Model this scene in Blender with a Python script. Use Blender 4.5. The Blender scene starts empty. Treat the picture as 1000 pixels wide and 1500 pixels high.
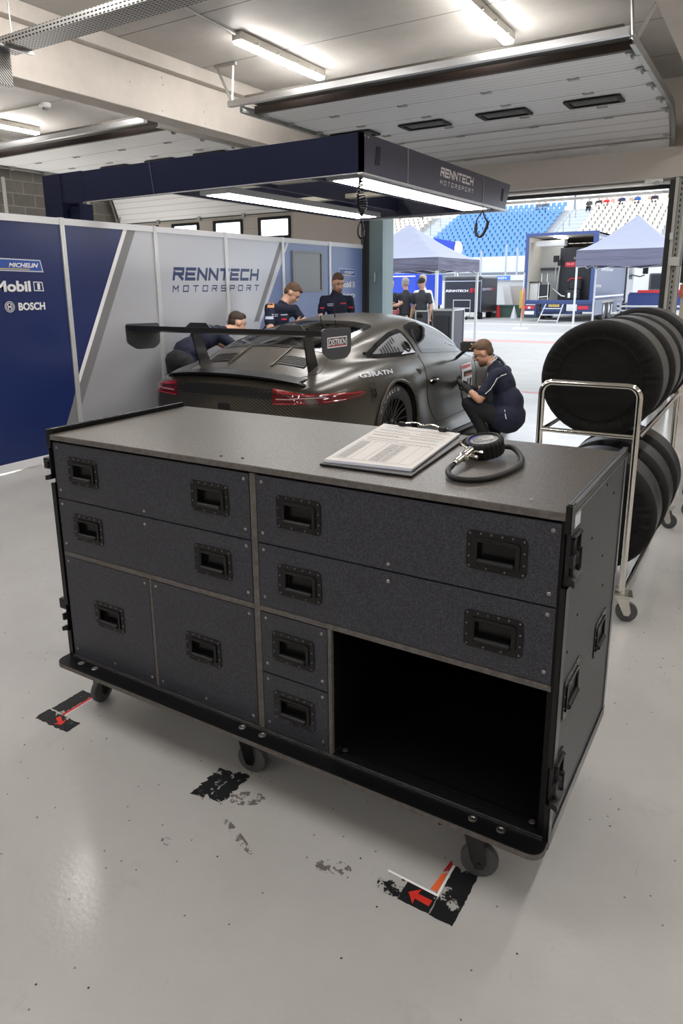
import bpy, bmesh, math, random
import numpy as np
from mathutils import Vector, Matrix, Euler
from mathutils.bvhtree import BVHTree
random.seed(7)
PI = math.pi
C = bpy.context.scene.collection
scene = bpy.context.scene

# ------------------------------------------------------------------ camera
cam_d = bpy.data.cameras.new('camera')
cam = bpy.data.objects.new('camera', cam_d)
C.objects.link(cam)
cr = Vector((0.8501870215, 0.5263724746, -0.0106792515))
cu = Vector((-0.1173415614, 0.2092239156, 0.9708018909))
cf = Vector((-0.5132377484, 0.8241100479, -0.2396448257))
m = Matrix((cr, cu, -cf)).transposed().to_4x4()
m.translation = Vector((0, 0, 1.5))
cam.matrix_world = m
cam_d.sensor_fit = 'VERTICAL'
cam_d.sensor_height = 36.0
cam_d.sensor_width = 24.0
cam_d.lens = 1029 * 36 / 1500
cam_d.shift_x = (500 - 486.4) / 1500
cam_d.shift_y = -(750 - 674.0) / 1500
cam_d.clip_start = 0.05
cam_d.clip_end = 500
scene.camera = cam

# ------------------------------------------------------------------ light
EXPOSURE = 0.08
SKY = 2.4
TUBE = 64.0
PANEL = 14.0
world = bpy.data.worlds.new('overcast_sky')
scene.world = world
world.use_nodes = True
bg = world.node_tree.nodes['Background']
bg.inputs[0].default_value = (0.86, 0.93, 1.0, 1)
bg.inputs[1].default_value = SKY
scene.view_settings.view_transform = 'Standard'
scene.view_settings.look = 'None'
scene.view_settings.exposure = EXPOSURE
scene.view_settings.gamma = 1.0
scene.view_settings.use_curve_mapping = False

# ------------------------------------------------------------------ materials
MATS = {}
def srgb(r, g, b):
    f = lambda c: (c / 12.92 if c <= 0.04045 else ((c + 0.055) / 1.055) ** 2.4)
    return (f(r / 255), f(g / 255), f(b / 255), 1)
def mat(name, col, rough=0.5, metal=0.0, coat=0.0, spec=0.5, emit=0.0, trans=0.0, ior=1.45, coat_r=0.05):
    if name in MATS: return MATS[name]
    mt = bpy.data.materials.new(name); mt.use_nodes = True
    b = mt.node_tree.nodes['Principled BSDF']
    b.inputs['Base Color'].default_value = col
    b.inputs['Roughness'].default_value = rough
    b.inputs['Metallic'].default_value = metal
    b.inputs['Coat Weight'].default_value = coat
    b.inputs['Coat Roughness'].default_value = coat_r
    b.inputs['Specular IOR Level'].default_value = spec
    b.inputs['IOR'].default_value = ior
    if emit:
        b.inputs['Emission Color'].default_value = col
        b.inputs['Emission Strength'].default_value = emit
    if trans: b.inputs['Transmission Weight'].default_value = trans
    MATS[name] = mt
    return mt
def N(mt): return mt.node_tree.nodes
def L(mt, a, b): mt.node_tree.links.new(a, b)
def coords(mt, kind='Object', scale=(1, 1, 1), rot=(0, 0, 0)):
    tc = N(mt).new('ShaderNodeTexCoord'); mp = N(mt).new('ShaderNodeMapping')
    mp.inputs['Scale'].default_value = scale; mp.inputs['Rotation'].default_value = rot
    if kind == 'World':
        g = N(mt).new('ShaderNodeNewGeometry'); L(mt, g.outputs['Position'], mp.inputs[0])
    else: L(mt, tc.outputs[kind], mp.inputs[0])
    return mp.outputs[0]
def noise(mt, vec, scale, detail=4, rough=0.6):
    n = N(mt).new('ShaderNodeTexNoise'); n.inputs['Scale'].default_value = scale
    n.inputs['Detail'].default_value = detail; n.inputs['Roughness'].default_value = rough
    L(mt, vec, n.inputs['Vector']); return n.outputs['Fac']
def ramp(mt, fac, stops, interp='LINEAR'):
    r = N(mt).new('ShaderNodeValToRGB'); e = r.color_ramp; e.interpolation = interp
    while len(e.elements) < len(stops): e.elements.new(0.5)
    for el, (p, c) in zip(e.elements, stops):
        el.position = p; el.color = c if len(c) == 4 else (*c, 1)
    L(mt, fac, r.inputs[0]); return r.outputs[0]
def mixc(mt, fac, a, b, mode='MIX'):
    x = N(mt).new('ShaderNodeMix'); x.data_type = 'RGBA'; x.blend_type = mode
    for s, v in ((x.inputs[0], fac), (x.inputs[6], a), (x.inputs[7], b)):
        if hasattr(v, 'links'): L(mt, v, s)
        else: s.default_value = v
    return x.outputs[2]
def math_(mt, op, a, b=0.0, c=0.0):
    x = N(mt).new('ShaderNodeMath'); x.operation = op
    for s, v in zip(x.inputs, (a, b, c)):
        if hasattr(v, 'links'): L(mt, v, s)
        else: s.default_value = v
    return x.outputs[0]
def sepxyz(mt, vec):
    s = N(mt).new('ShaderNodeSeparateXYZ'); L(mt, vec, s.inputs[0]); return s.outputs
def bump(mt, h, strength=0.2, dist=0.01):
    b = N(mt).new('ShaderNodeBump'); b.inputs['Strength'].default_value = strength
    b.inputs['Distance'].default_value = dist
    L(mt, h, b.inputs['Height']); L(mt, b.outputs[0], N(mt)['Principled BSDF'].inputs['Normal'])
def setin(mt, name, out): L(mt, out, N(mt)['Principled BSDF'].inputs[name])

def m_grain(name, c0, c1, scale=260, rough=0.5, bmp=0.25, coat=0.0):
    if name in MATS: return MATS[name]
    mt = mat(name, c0, rough, coat=coat)
    v = coords(mt, 'World'); n = noise(mt, v, scale, 2, 0.7)
    setin(mt, 'Base Color', ramp(mt, n, [(0.38, c0), (0.64, c1)]))
    bump(mt, n, bmp, 0.001)
    return mt

BLACKF = m_grain('black_film_plywood', (0.013, 0.0138, 0.0195, 1), (0.045, 0.047, 0.060, 1), 260, 0.40, 0.5)
TOPF = m_grain('textured_film_worktop', (0.036, 0.032, 0.029, 1), (0.112, 0.098, 0.087, 1), 210, 0.36, 0.35)
PLYE = m_grain('plywood_edge_grey', (0.075, 0.066, 0.062, 1), (0.11, 0.10, 0.095, 1), 60, 0.6, 0.1)
BLACKM = mat('black_satin_metal', (0.006, 0.006, 0.0065, 1), 0.26, spec=0.35)
BLACKB = mat('black_board', (0.004, 0.004, 0.0045, 1), 0.35, spec=0.2)
BLACKP = mat('black_plastic', (0.009, 0.009, 0.010, 1), 0.4, spec=0.35)
STEEL = mat('zinc_screw', (0.33, 0.32, 0.31, 1), 0.35, 1.0)
ALU = mat('aluminium', (0.60, 0.61, 0.62, 1), 0.32, 1.0)
ALUW = mat('silver_anodised_profile', (0.72, 0.73, 0.74, 1), 0.35, 0.6)
CHROME = mat('chrome', (0.80, 0.78, 0.74, 1), 0.12, 1.0)
GALV = mat('galvanised_steel', (0.50, 0.51, 0.50, 1), 0.42, 0.85)
RUBBER = mat('black_rubber', (0.010, 0.010, 0.011, 1), 0.5, spec=.35)
RUBG = mat('grey_rubber', (0.07, 0.07, 0.075, 1), 0.5)
WHITEP = mat('white_paper', (0.60, 0.585, 0.57, 1), 0.7)
INK = mat('ink', (0.03, 0.03, 0.035, 1), 0.7)
WHITE = mat('white_print', (0.80, 0.80, 0.82, 1), 0.4)
NAVY = mat('navy_panel', srgb(30, 36, 66), 0.35)
REDP = mat('red_print', (0.60, 0.03, 0.04, 1), 0.5)

# ------------------------------------------------------------------ mesh helpers
class MB:
    def __init__(s): s.bm = bmesh.new()
    def box(s, x0, x1, y0, y1, z0, z1, mi=0):
        v = [s.bm.verts.new((x, y, z)) for x in (x0, x1) for y in (y0, y1) for z in (z0, z1)]
        for f in ((0, 1, 3, 2), (4, 6, 7, 5), (0, 4, 5, 1), (2, 3, 7, 6), (0, 2, 6, 4), (1, 5, 7, 3)):
            fc = s.bm.faces.new([v[i] for i in f]); fc.material_index = mi
        return s
    def obox(s, mtx, sx, sy, sz):          # box centred on mtx
        v = [s.bm.verts.new(mtx @ Vector((x, y, z))) for x in (-sx/2, sx/2) for y in (-sy/2, sy/2) for z in (-sz/2, sz/2)]
        for f in ((0, 1, 3, 2), (4, 6, 7, 5), (0, 4, 5, 1), (2, 3, 7, 6), (0, 2, 6, 4), (1, 5, 7, 3)):
            s.bm.faces.new([v[i] for i in f])
        return s
    def quad(s, *p):
        s.bm.faces.new([s.bm.verts.new(q) for q in p]); return s
    def poly(s, pts):
        s.bm.faces.new([s.bm.verts.new(q) for q in pts]); return s
    def frame(s, a):
        a = a.normalized(); t = Vector((0, 0, 1)) if abs(a.z) < 0.9 else Vector((1, 0, 0))
        u = a.cross(t).normalized(); return u, a.cross(u).normalized()
    def cone(s, p0, p1, r0, r1=None, n=16, caps=True):
        r1 = r0 if r1 is None else r1
        p0, p1 = Vector(p0), Vector(p1); u, w = s.frame(p1 - p0)
        A = [s.bm.verts.new(p0 + (u * math.cos(t) + w * math.sin(t)) * r0) for t in (2 * PI * i / n for i in range(n))]
        B = [s.bm.verts.new(p1 + (u * math.cos(t) + w * math.sin(t)) * r1) for t in (2 * PI * i / n for i in range(n))]
        for i in range(n): s.bm.faces.new((A[i], A[(i+1) % n], B[(i+1) % n], B[i]))
        if caps: s.bm.faces.new(A[::-1]); s.bm.faces.new(B)
        return s
    def tube(s, pts, r, n=10, closed=False, caps=True):
        pts = [Vector(p) for p in pts]; k = len(pts); rings = []
        up = None
        for i, p in enumerate(pts):
            if closed: t = pts[(i+1) % k] - pts[i-1]
            else: t = (pts[min(i+1, k-1)] - pts[max(i-1, 0)])
            t.normalize()
            if up is None: u, w = s.frame(t)
            else:
                u = (up - t * up.dot(t)).normalized(); w = t.cross(u)
            up = u
            rr = r[i] if hasattr(r, '__len__') else r
            rings.append([s.bm.verts.new(p + (u * math.cos(a) + w * math.sin(a)) * rr) for a in (2 * PI * j / n for j in range(n))])
        for i in range(k if closed else k - 1):
            A, B = rings[i], rings[(i+1) % k]
            for j in range(n): s.bm.faces.new((A[j], A[(j+1) % n], B[(j+1) % n], B[j]))
        if caps and not closed: s.bm.faces.new(rings[0][::-1]); s.bm.faces.new(rings[-1])
        return s
    def lathe(s, c, axis, prof, n=32, mi=0):     # prof: (radius, along)
        c = Vector(c); a = Vector(axis).normalized(); u, w = s.frame(a); rings = []
        for r, h in prof:
            rings.append([s.bm.verts.new(c + a * h + (u * math.cos(t) + w * math.sin(t)) * max(r, 1e-4)) for t in (2 * PI * i / n for i in range(n))])
        for A, B in zip(rings, rings[1:]):
            for j in range(n): s.bm.faces.new((A[j], A[(j+1) % n], B[(j+1) % n], B[j])).material_index = mi
        return s
    def ell(s, c, rx, ry, rz, seg=16, rings=10, rot=None):
        M_ = Matrix.Translation(c) @ (rot.to_4x4() if rot else Matrix()) @ Matrix.Diagonal((rx, ry, rz, 1))
        bmesh.ops.create_uvsphere(s.bm, u_segments=seg, v_segments=rings, radius=1, matrix=M_); return s
    def prism(s, pts, off):                 # extrude planar polygon by vector
        off = Vector(off); A = [s.bm.verts.new(p) for p in pts]; B = [s.bm.verts.new(Vector(p) + off) for p in pts]
        n = len(pts)
        s.bm.faces.new(A[::-1]); s.bm.faces.new(B)
        for i in range(n): s.bm.faces.new((A[i], A[(i+1) % n], B[(i+1) % n], B[i]))
        return s
    def build(s, name, mt, parent=None, smooth=False, bevel=0, local=False, mods=None, sharp=35):
        bmesh.ops.recalc_face_normals(s.bm, faces=s.bm.faces[:])
        me = bpy.data.meshes.new(name); s.bm.to_mesh(me); s.bm.free()
        for x in (mt if isinstance(mt, (list, tuple)) else [mt]): me.materials.append(x)
        if smooth:
            for p in me.polygons: p.use_smooth = True
            if sharp: me.set_sharp_from_angle(angle=math.radians(sharp))
        return link(name, me, parent, bevel, local)
def link(name, me, parent=None, bevel=0, local=False):
    o = bpy.data.objects.new(name, me); C.objects.link(o)
    if parent is not None:
        o.parent = parent
        if not local: o.matrix_parent_inverse = world_of(parent).inverted()
    if bevel:
        b = o.modifiers.new('bevel', 'BEVEL'); b.width = bevel; b.segments = 2; b.limit_method = 'ANGLE'
    return o
def world_of(o):
    w = Matrix.LocRotScale(o.location, o.rotation_euler, o.scale)
    if o.parent: w = world_of(o.parent) @ o.matrix_parent_inverse @ w
    return w
def tag(o, label, cat, group=None, kind=None):
    o['label'] = label
    if cat: o['category'] = cat
    if group: o['group'] = group
    if kind: o['kind'] = kind
    return o
def empty(name, loc, label, cat, group=None, rz=0):
    o = bpy.data.objects.new(name, None); C.objects.link(o); o.location = loc; o.rotation_euler = (0, 0, rz)
    o.empty_display_size = 0.1
    return tag(o, label, cat, group)
def struct(name, mb, mt, label=None, **k):
    o = mb.build(name, mt, **k); o['kind'] = 'structure'
    if label: o['label'] = label
    return o
def copy_tree(o, parent=None):
    c = o.copy(); C.objects.link(c)
    if parent is not None: c.parent = parent; c.matrix_parent_inverse = o.matrix_parent_inverse.copy()
    for ch in list(o.children): copy_tree(ch, c)
    return c
def dup(o, delta=(0, 0, 0), label=None, group=None, rz=None):
    c = copy_tree(o); c.location = Vector(o.location) + Vector(delta)
    if rz is not None: c.rotation_euler = (0, 0, rz)
    if label: c['label'] = label
    if group: c['group'] = group
    return c
def smoothpath(pts, n=8, closed=False):
    P = [Vector(p) for p in pts]; out = []; k = len(P)
    for i in range(k if closed else k - 1):
        p0 = P[(i-1) % k] if closed or i > 0 else P[0]
        p1, p2 = P[i], P[(i+1) % k]
        p3 = P[(i+2) % k] if closed or i + 2 < k else P[-1]
        for j in range(n):
            t = j / n
            out.append(0.5 * ((2*p1) + (-p0+p2)*t + (2*p0-5*p1+4*p2-p3)*t*t + (-p0+3*p1-3*p2+p3)*t**3))
    if not closed: out.append(P[-1])
    return out
# text laid in the plane spanned by right / up, lower-left corner at loc, fitted to a width and height
def text(s, loc, right, up, w, h, mt, parent=None, name='lettering', shear=0.0, bold=0.0, spacing=1.0, local=False, thick=0.0006):
    cu_ = bpy.data.curves.new(name, 'FONT'); cu_.body = s; cu_.size = 1; cu_.shear = shear
    cu_.offset = bold; cu_.space_character = spacing; cu_.resolution_u = 3
    t = bpy.data.objects.new('tmp', cu_); C.objects.link(t)
    dg = bpy.context.evaluated_depsgraph_get()
    me = bpy.data.meshes.new_from_object(t.evaluated_get(dg))
    bpy.data.objects.remove(t); bpy.data.curves.remove(cu_)
    vs = np.empty(len(me.vertices) * 3); me.vertices.foreach_get('co', vs); vs = vs.reshape(-1, 3)
    lo, hi = vs.min(0), vs.max(0)
    R_, U_ = Vector(right).normalized(), Vector(up).normalized(); Nn = R_.cross(U_)
    loc = Vector(loc)
    for v in me.vertices:
        a = (v.co.x - lo[0]) / (hi[0] - lo[0]) * w; b = (v.co.y - lo[1]) / (hi[1] - lo[1]) * h
        v.co = loc + R_ * a + U_ * b + Nn * thick
    me.materials.clear(); me.materials.append(mt)
    return link(name, me, parent, 0, local)
GL = {  # stroke letters on a 1 x 1 grid
 'R': [(0,0,0,.62),(0,1,1,1),(1,1,1,.5),(1,.5,.25,.5),(.45,.5,1,0)], 'E': [(0,1,1,1),(0,.5,.9,.5),(0,0,1,0),(0,0,0,.62)],
 'N': [(0,0,0,1),(0,1,1,0),(1,0,1,1)], 'T': [(0,1,1,1),(.5,1,.5,0)], 'C': [(1,1,0,1),(0,1,0,0),(0,0,1,0)],
 'H': [(0,0,0,1),(1,0,1,1),(0,.5,1,.5)], 'M': [(0,0,0,1),(0,1,.5,.4),(.5,.4,1,1),(1,1,1,0)],
 'O': [(0,0,0,1),(0,1,1,1),(1,1,1,0),(1,0,0,0)], 'S': [(1,1,0,1),(0,1,0,.5),(0,.5,1,.5),(1,.5,1,0),(1,0,0,0)],
 'P': [(0,0,0,1),(0,1,1,1),(1,1,1,.45),(1,.45,0,.45)]}
def strokes(word, loc, right, up, w, h, th, mt, parent=None, name='lettering', slant=0.25, gap=0.35, local=False, out=0.0008):
    R_, U_ = Vector(right).normalized(), Vector(up).normalized(); Nn = R_.cross(U_); loc = Vector(loc)
    n = len(word); cw = (w - slant * h) / (n + (n - 1) * gap); mb = MB()
    for i, ch in enumerate(word):
        ox = i * cw * (1 + gap)
        for x0, y0, x1, y1 in GL[ch]:
            a = Vector((ox + th/2 + x0 * (cw - th), th/2 + y0 * (h - th))); b = Vector((ox + th/2 + x1 * (cw - th), th/2 + y1 * (h - th)))
            d = (b - a).normalized(); p = Vector((-d.y, d.x)) * th / 2; e = d * th / 2
            q = [a - e - p, b + e - p, b + e + p, a - e + p]
            mb.poly([loc + R_ * (k.x + slant * k.y) + U_ * k.y + Nn * out for k in q])
            out += 0.00001
    return mb.build(name, mt, parent, local=local)
def rrect(x0, x1, z0, z1, r, n=5):
    out = []
    for cx_, cz, a0 in ((x1 - r, z1 - r, 0), (x0 + r, z1 - r, 90), (x0 + r, z0 + r, 180), (x1 - r, z0 + r, 270)):
        for i in range(n + 1):
            a = math.radians(a0 + 90 * i / n); out.append((cx_ + r * math.cos(a), cz + r * math.sin(a)))
    return out
def ringplate(mb, outer, inner, P, off):      # flat ring between two loops of equal length, thickened by off
    n = len(outer); off = Vector(off)
    A = [mb.bm.verts.new(P(*p)) for p in outer]; B = [mb.bm.verts.new(P(*p)) for p in inner]
    A2 = [mb.bm.verts.new(P(*p) + off) for p in outer]; B2 = [mb.bm.verts.new(P(*p) + off) for p in inner]
    for i in range(n):
        j = (i + 1) % n
        for q in ((A[i], A[j], B[j], B[i]), (A2[i], B2[i], B2[j], A2[j]), (A[i], A2[i], A2[j], A[j]), (B[i], B[j], B2[j], B2[i])): mb.bm.faces.new(q)
# ================================================================== STRUCTURE
ZC = 3.9
def m_floor():
    mt = mat('epoxy_floor', (0.42, 0.40, 0.375, 1), 0.16, spec=0.6)
    v = coords(mt, 'World')
    n1 = noise(mt, v, 0.9, 6, 0.65)
    c = ramp(mt, n1, [(0.3, (0.365, 0.36, 0.35, 1)), (0.7, (0.44, 0.435, 0.425, 1))])
    vs = N(mt).new('ShaderNodeMapping'); vs.inputs['Rotation'].default_value = (0, 0, 0.6); vs.inputs['Scale'].default_value = (14, 2.2, 1)
    L(mt, v, vs.inputs[0])
    scr = noise(mt, vs.outputs[0], 2.2, 5, 0.75)
    c = mixc(mt, ramp(mt, scr, [(0.66, (0, 0, 0, 1)), (0.74, (0.45, 0.45, 0.45, 1))]), c, (0.13, 0.12, 0.11, 1))
    vo = N(mt).new('ShaderNodeTexVoronoi'); vo.voronoi_dimensions = '2D'; vo.inputs['Scale'].default_value = 9.0; L(mt, v, vo.inputs['Vector'])
    spot = ramp(mt, vo.outputs['Distance'], [(0.018, (1, 1, 1, 1)), (0.03, (0, 0, 0, 1))])
    vc = sepxyz(mt, vo.outputs['Color'])
    spot = math_(mt, 'MULTIPLY', spot, math_(mt, 'GREATER_THAN', vc[0], 0.90))
    c = mixc(mt, spot, c, (0.03, 0.03, 0.03, 1))
    v2 = N(mt).new('ShaderNodeTexVoronoi'); v2.voronoi_dimensions = '2D'; v2.inputs['Scale'].default_value = 26.0; L(mt, v, v2.inputs['Vector'])
    sp2 = math_(mt, 'MULTIPLY', ramp(mt, v2.outputs['Distance'], [(0.05, (1, 1, 1, 1)), (0.08, (0, 0, 0, 1))]), math_(mt, 'GREATER_THAN', sepxyz(mt, v2.outputs['Color'])[1], 0.955))
    c = mixc(mt, math_(mt, 'MULTIPLY', sp2, .75), c, (0.05, 0.045, 0.04, 1))
    vs2 = N(mt).new('ShaderNodeMapping'); vs2.inputs['Rotation'].default_value = (0, 0, -0.9); vs2.inputs['Scale'].default_value = (22, 1.6, 1); L(mt, v, vs2.inputs[0])
    cr2 = noise(mt, vs2.outputs[0], 1.7, 6, 0.8)
    c = mixc(mt, ramp(mt, cr2, [(0.70, (0, 0, 0, 1)), (0.76, (0.5, 0.5, 0.5, 1))]), c, (0.12, 0.11, 0.10, 1))
    big = noise(mt, v, 3.4, 5, 0.75)
    c = mixc(mt, ramp(mt, big, [(0.60, (0, 0, 0, 1)), (0.75, (0.22, 0.22, 0.22, 1))]), c, (0.22, 0.20, 0.185, 1))
    setin(mt, 'Base Color', c)
    n2 = noise(mt, v, 75, 3, 0.5)
    n3 = noise(mt, v, 5, 3, 0.5)
    r = math_(mt, 'ADD', math_(mt, 'MULTIPLY', n1, 0.14), 0.07)
    setin(mt, 'Roughness', r)
    bump(mt, math_(mt, 'ADD', n2, math_(mt, 'MULTIPLY', n3, 3.0)), 0.13, 0.004)
    return mt
FLOOR = m_floor()
struct('floor', MB().quad((-11.4, -6, 0), (6, -6, 0), (6, 10.0, 0), (-11.4, 10.0, 0)), FLOOR, 'glossy light grey epoxy garage floor with scuffs')

def m_ground():
    mt = mat('pit_lane_concrete', (0.5, 0.48, 0.46, 1), 0.8)
    v = coords(mt, 'World'); p = sepxyz(mt, v)
    yr = math_(mt, 'ADD', p[1], math_(mt, 'MULTIPLY', p[0], 0.0))
    st = [(0.0, (0.39, 0.375, 0.36, 1)), (8.6 / 40, (0.50, 0.20, 0.19, 1)), (9.4 / 40, (0.38, 0.37, 0.36, 1)), (12.3 / 40, (0.70, 0.70, 0.70, 1)), (12.8 / 40, (0.36, 0.35, 0.35, 1)),
          (17.2 / 40, (0.66, 0.66, 0.66, 1)), (17.7 / 40, (0.30, 0.295, 0.29, 1))]
    c = ramp(mt, math_(mt, 'DIVIDE', math_(mt, 'SUBTRACT', yr, 10.0), 40.0), st, 'CONSTANT')
    n = noise(mt, v, 3, 5, 0.7)
    vs = N(mt).new('ShaderNodeMapping'); vs.inputs['Scale'].default_value = (0.6, 9, 1); L(mt, v, vs.inputs[0])
    n2 = noise(mt, vs.outputs[0], 1.0, 4, 0.6)
    c = mixc(mt, 0.35, c, ramp(mt, math_(mt, 'ADD', math_(mt, 'MULTIPLY', n, 0.5), math_(mt, 'MULTIPLY', n2, 0.5)), [(0.35, (0.35, 0.34, 0.33, 1)), (0.65, (0.6, 0.59, 0.58, 1))]))
    setin(mt, 'Base Color', c)
    return mt
struct('ground', MB().quad((-90, 10.0, -0.002), (60, 10.0, -0.002), (60, 120, -0.002), (-90, 120, -0.002)), m_ground(), 'sunlit concrete pit lane outside')
struct('trim_1', MB().box(-5.05, 5.9, 9.93, 10.02, -0.001, 0.0015), mat('threshold_red_paint', (0.50, 0.12, 0.12, 1), 0.5), 'thin red painted line along the garage threshold')

CREAM = mat('cream_concrete_paint', (0.62, 0.575, 0.53, 1), 0.75)
v = coords(CREAM, 'World'); n = noise(CREAM, v, 2.2, 6, 0.7)
vo = N(CREAM).new('ShaderNodeTexVoronoi'); vo.inputs['Scale'].default_value = 9; L(CREAM, v, vo.inputs['Vector'])
sp = ramp(CREAM, vo.outputs['Distance'], [(0.05, (1, 1, 1, 1)), (0.09, (0, 0, 0, 1))])
sp = math_(CREAM, 'MULTIPLY', sp, math_(CREAM, 'GREATER_THAN', sepxyz(CREAM, vo.outputs['Color'])[1], 0.72))
setin(CREAM, 'Base Color', mixc(CREAM, sp, ramp(CREAM, n, [(0.3, (0.56, 0.52, 0.475, 1)), (0.7, (0.66, 0.615, 0.57, 1))]), (0.12, 0.10, 0.08, 1)))
CEIL = mat('ceiling_plaster', (0.52, 0.50, 0.475, 1), 0.55)
v = coords(CEIL, 'World'); p = sepxyz(CEIL, v); n = noise(CEIL, v, 1.4, 5, 0.7)
fr = math_(CEIL, 'FRACT', math_(CEIL, 'DIVIDE', math_(CEIL, 'SUBTRACT', p[1], 6.65), 1.22))
seam = math_(CEIL, 'LESS_THAN', fr, 0.012)
setin(CEIL, 'Base Color', mixc(CEIL, seam, ramp(CEIL, n, [(0.3, (0.46, 0.445, 0.42, 1)), (0.7, (0.56, 0.54, 0.515, 1))]), (0.12, 0.11, 0.10, 1)))
struct('ceiling', MB().box(-11.4, 6, -6, 10.3, ZC, ZC + 0.2), CEIL, 'pale grey concrete ceiling')
struct('trim_2', MB().box(-6.05, -5.80, -6, 9.7, 3.76, ZC).box(-6.17, -5.90, -6, 9.7, 3.31, 3.76), CREAM, 'cream concrete beam between the garage bays', bevel=0.008)
struct('trim_3', MB().box(-0.92, -0.45, -6, 9.7, 3.31, ZC), CREAM, 'cream concrete beam at the right of the garage')
BEIGE = mat('beige_wall_paint', (0.52, 0.48, 0.435, 1), 0.7)
wf = MB()
wf.box(-6.72, 5.9, 9.62, 9.8, 2.71, 3.045)                 # lintel
wf.box(-6.66, -5.40, 9.62, 10.2, 0, 2.71)                  # pier between bays
wf.box(-1.02, 5.9, 9.72, 10.2, 0, 2.71)                    # pier right
wf.box(-6.80, 5.9, 10.1, 10.3, 2.66, ZC).box(-6.80,-6.60,9.99,10.2,0,ZC)
struct('wall_front', wf, BEIGE, 'beige pit wall around the garage openings')
BLOCK = mat('concrete_block_wall', (0.2, 0.19, 0.175, 1), 0.85)
v = coords(BLOCK, 'World'); p = sepxyz(BLOCK, v)
cb = N(BLOCK).new('ShaderNodeCombineXYZ'); L(BLOCK, p[1], cb.inputs[0]); L(BLOCK, p[2], cb.inputs[1])
br = N(BLOCK).new('ShaderNodeTexBrick'); L(BLOCK, cb.outputs[0], br.inputs['Vector'])
br.inputs['Scale'].default_value = 1.0; br.inputs['Brick Width'].default_value = 0.42; br.inputs['Row Height'].default_value = 0.205; br.inputs['Mortar Size'].default_value = 0.009
br.inputs['Color1'].default_value = (0.19, 0.18, 0.165, 1); br.inputs['Color2'].default_value = (0.28, 0.26, 0.24, 1); br.inputs['Mortar'].default_value = (0.50, 0.46, 0.42, 1)
setin(BLOCK, 'Base Color', mixc(BLOCK, 0.4, br.outputs['Color'], mixc(BLOCK, noise(BLOCK, v, 14, 5), (0.08, 0.08, 0.07, 1), (0.34, 0.32, 0.29, 1))))
struct('wall_left', MB().box(-11.6, -11.05, -6, 10.2, 0, ZC), BLOCK, 'grey concrete block wall at far left')
struct('wall_back', MB().box(-11.4, 6, -6.2, -6.0, 0, ZC), BEIGE, 'beige wall behind')
struct('wall_right', MB().box(5.9, 6.1, -6, 10.2, 0, ZC), BEIGE, 'beige wall at the right')
# thin block-wall conduits
for yy, nm in ((7.6, 'white conduit running down the block wall at far left'), (9.3, 'white conduit running down the block wall nearer the closed door')):
    tag(MB().cone((-11.02, yy, 0), (-11.02, yy, 3.3), 0.03).build('conduit', mat('white_paint', (0.6, 0.6, 0.58, 1), 0.5)), nm, 'conduit')

# ---- door jambs
JAMB = mat('dark_door_frame', (0.045, 0.045, 0.05, 1), 0.5)
TEAL = mat('grey_green_steel', (0.24, 0.33, 0.345, 1), 0.4)
o = struct('trim_4', MB().box(-5.40, -5.30, 9.55, 9.75, 0, 2.71).box(-5.36, -5.33, 9.50, 9.55, 0, 2.71), JAMB, 'dark steel track beside the left edge of the opening')
o = struct('trim_5', MB().box(-5.29, -5.06, 9.60, 9.66, 0, 2.69).box(-5.09, -5.06, 9.66, 9.95, 0, 2.69), TEAL, 'grey green steel cover panel of the door post', bevel=0.004)
MB().tube([(-5.17, 9.59, 1.55), (-5.17, 9.555, 1.56), (-5.17, 9.555, 1.70), (-5.17, 9.59, 1.71)], 0.009).build('handle', ALU, o)
struct('trim_6', MB().box(-5.06, -1.21, 9.82, 9.90, 2.615, 2.655).box(-1.25, -1.19, 9.62, 9.9, 0, 2.68), mat('black_door_seal', (0.02, 0.02, 0.022, 1), 0.5), 'black rubber seal framing the opening')
struct('trim_7', MB().box(-5.06, -1.15, 9.80, 9.93, 2.655, 2.705).box(-5.06, -1.24, 9.9, 9.98, 2.57, 2.60), ALU, 'bright aluminium edge below the lintel')
PERF = mat('perforated_galvanised_steel', (0.42, 0.42, 0.40, 1), 0.5, 0.5)
v = coords(PERF, 'World'); p = sepxyz(PERF, v)
hz = math_(PERF, 'LESS_THAN', math_(PERF, 'FRACT', math_(PERF, 'MULTIPLY', p[2], 16.0)), 0.5)
hx = math_(PERF, 'LESS_THAN', math_(PERF, 'ABSOLUTE', math_(PERF, 'SUBTRACT', p[0], -1.125)), 0.007)
setin(PERF, 'Base Color', mixc(PERF, math_(PERF, 'MULTIPLY', hz, hx), (0.42, 0.42, 0.40, 1), (0.02, 0.02, 0.02, 1)))
o = struct('trim_8', MB().box(-1.185, -1.15, 9.58, 9.7, 0, 2.70).box(-1.15, -1.09, 9.66, 9.7, 0, 2.70).box(-1.09, -1.05, 9.60, 9.7, 0, 2.70), PERF, 'perforated galvanised door track on the right jamb')
MB().box(-1.17, -1.06, 9.56, 9.6, 1.70, 1.80).box(-1.19, -1.15, 9.55, 9.6, 2.0, 2.08).build('track_bracket', GALV, o)

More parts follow.
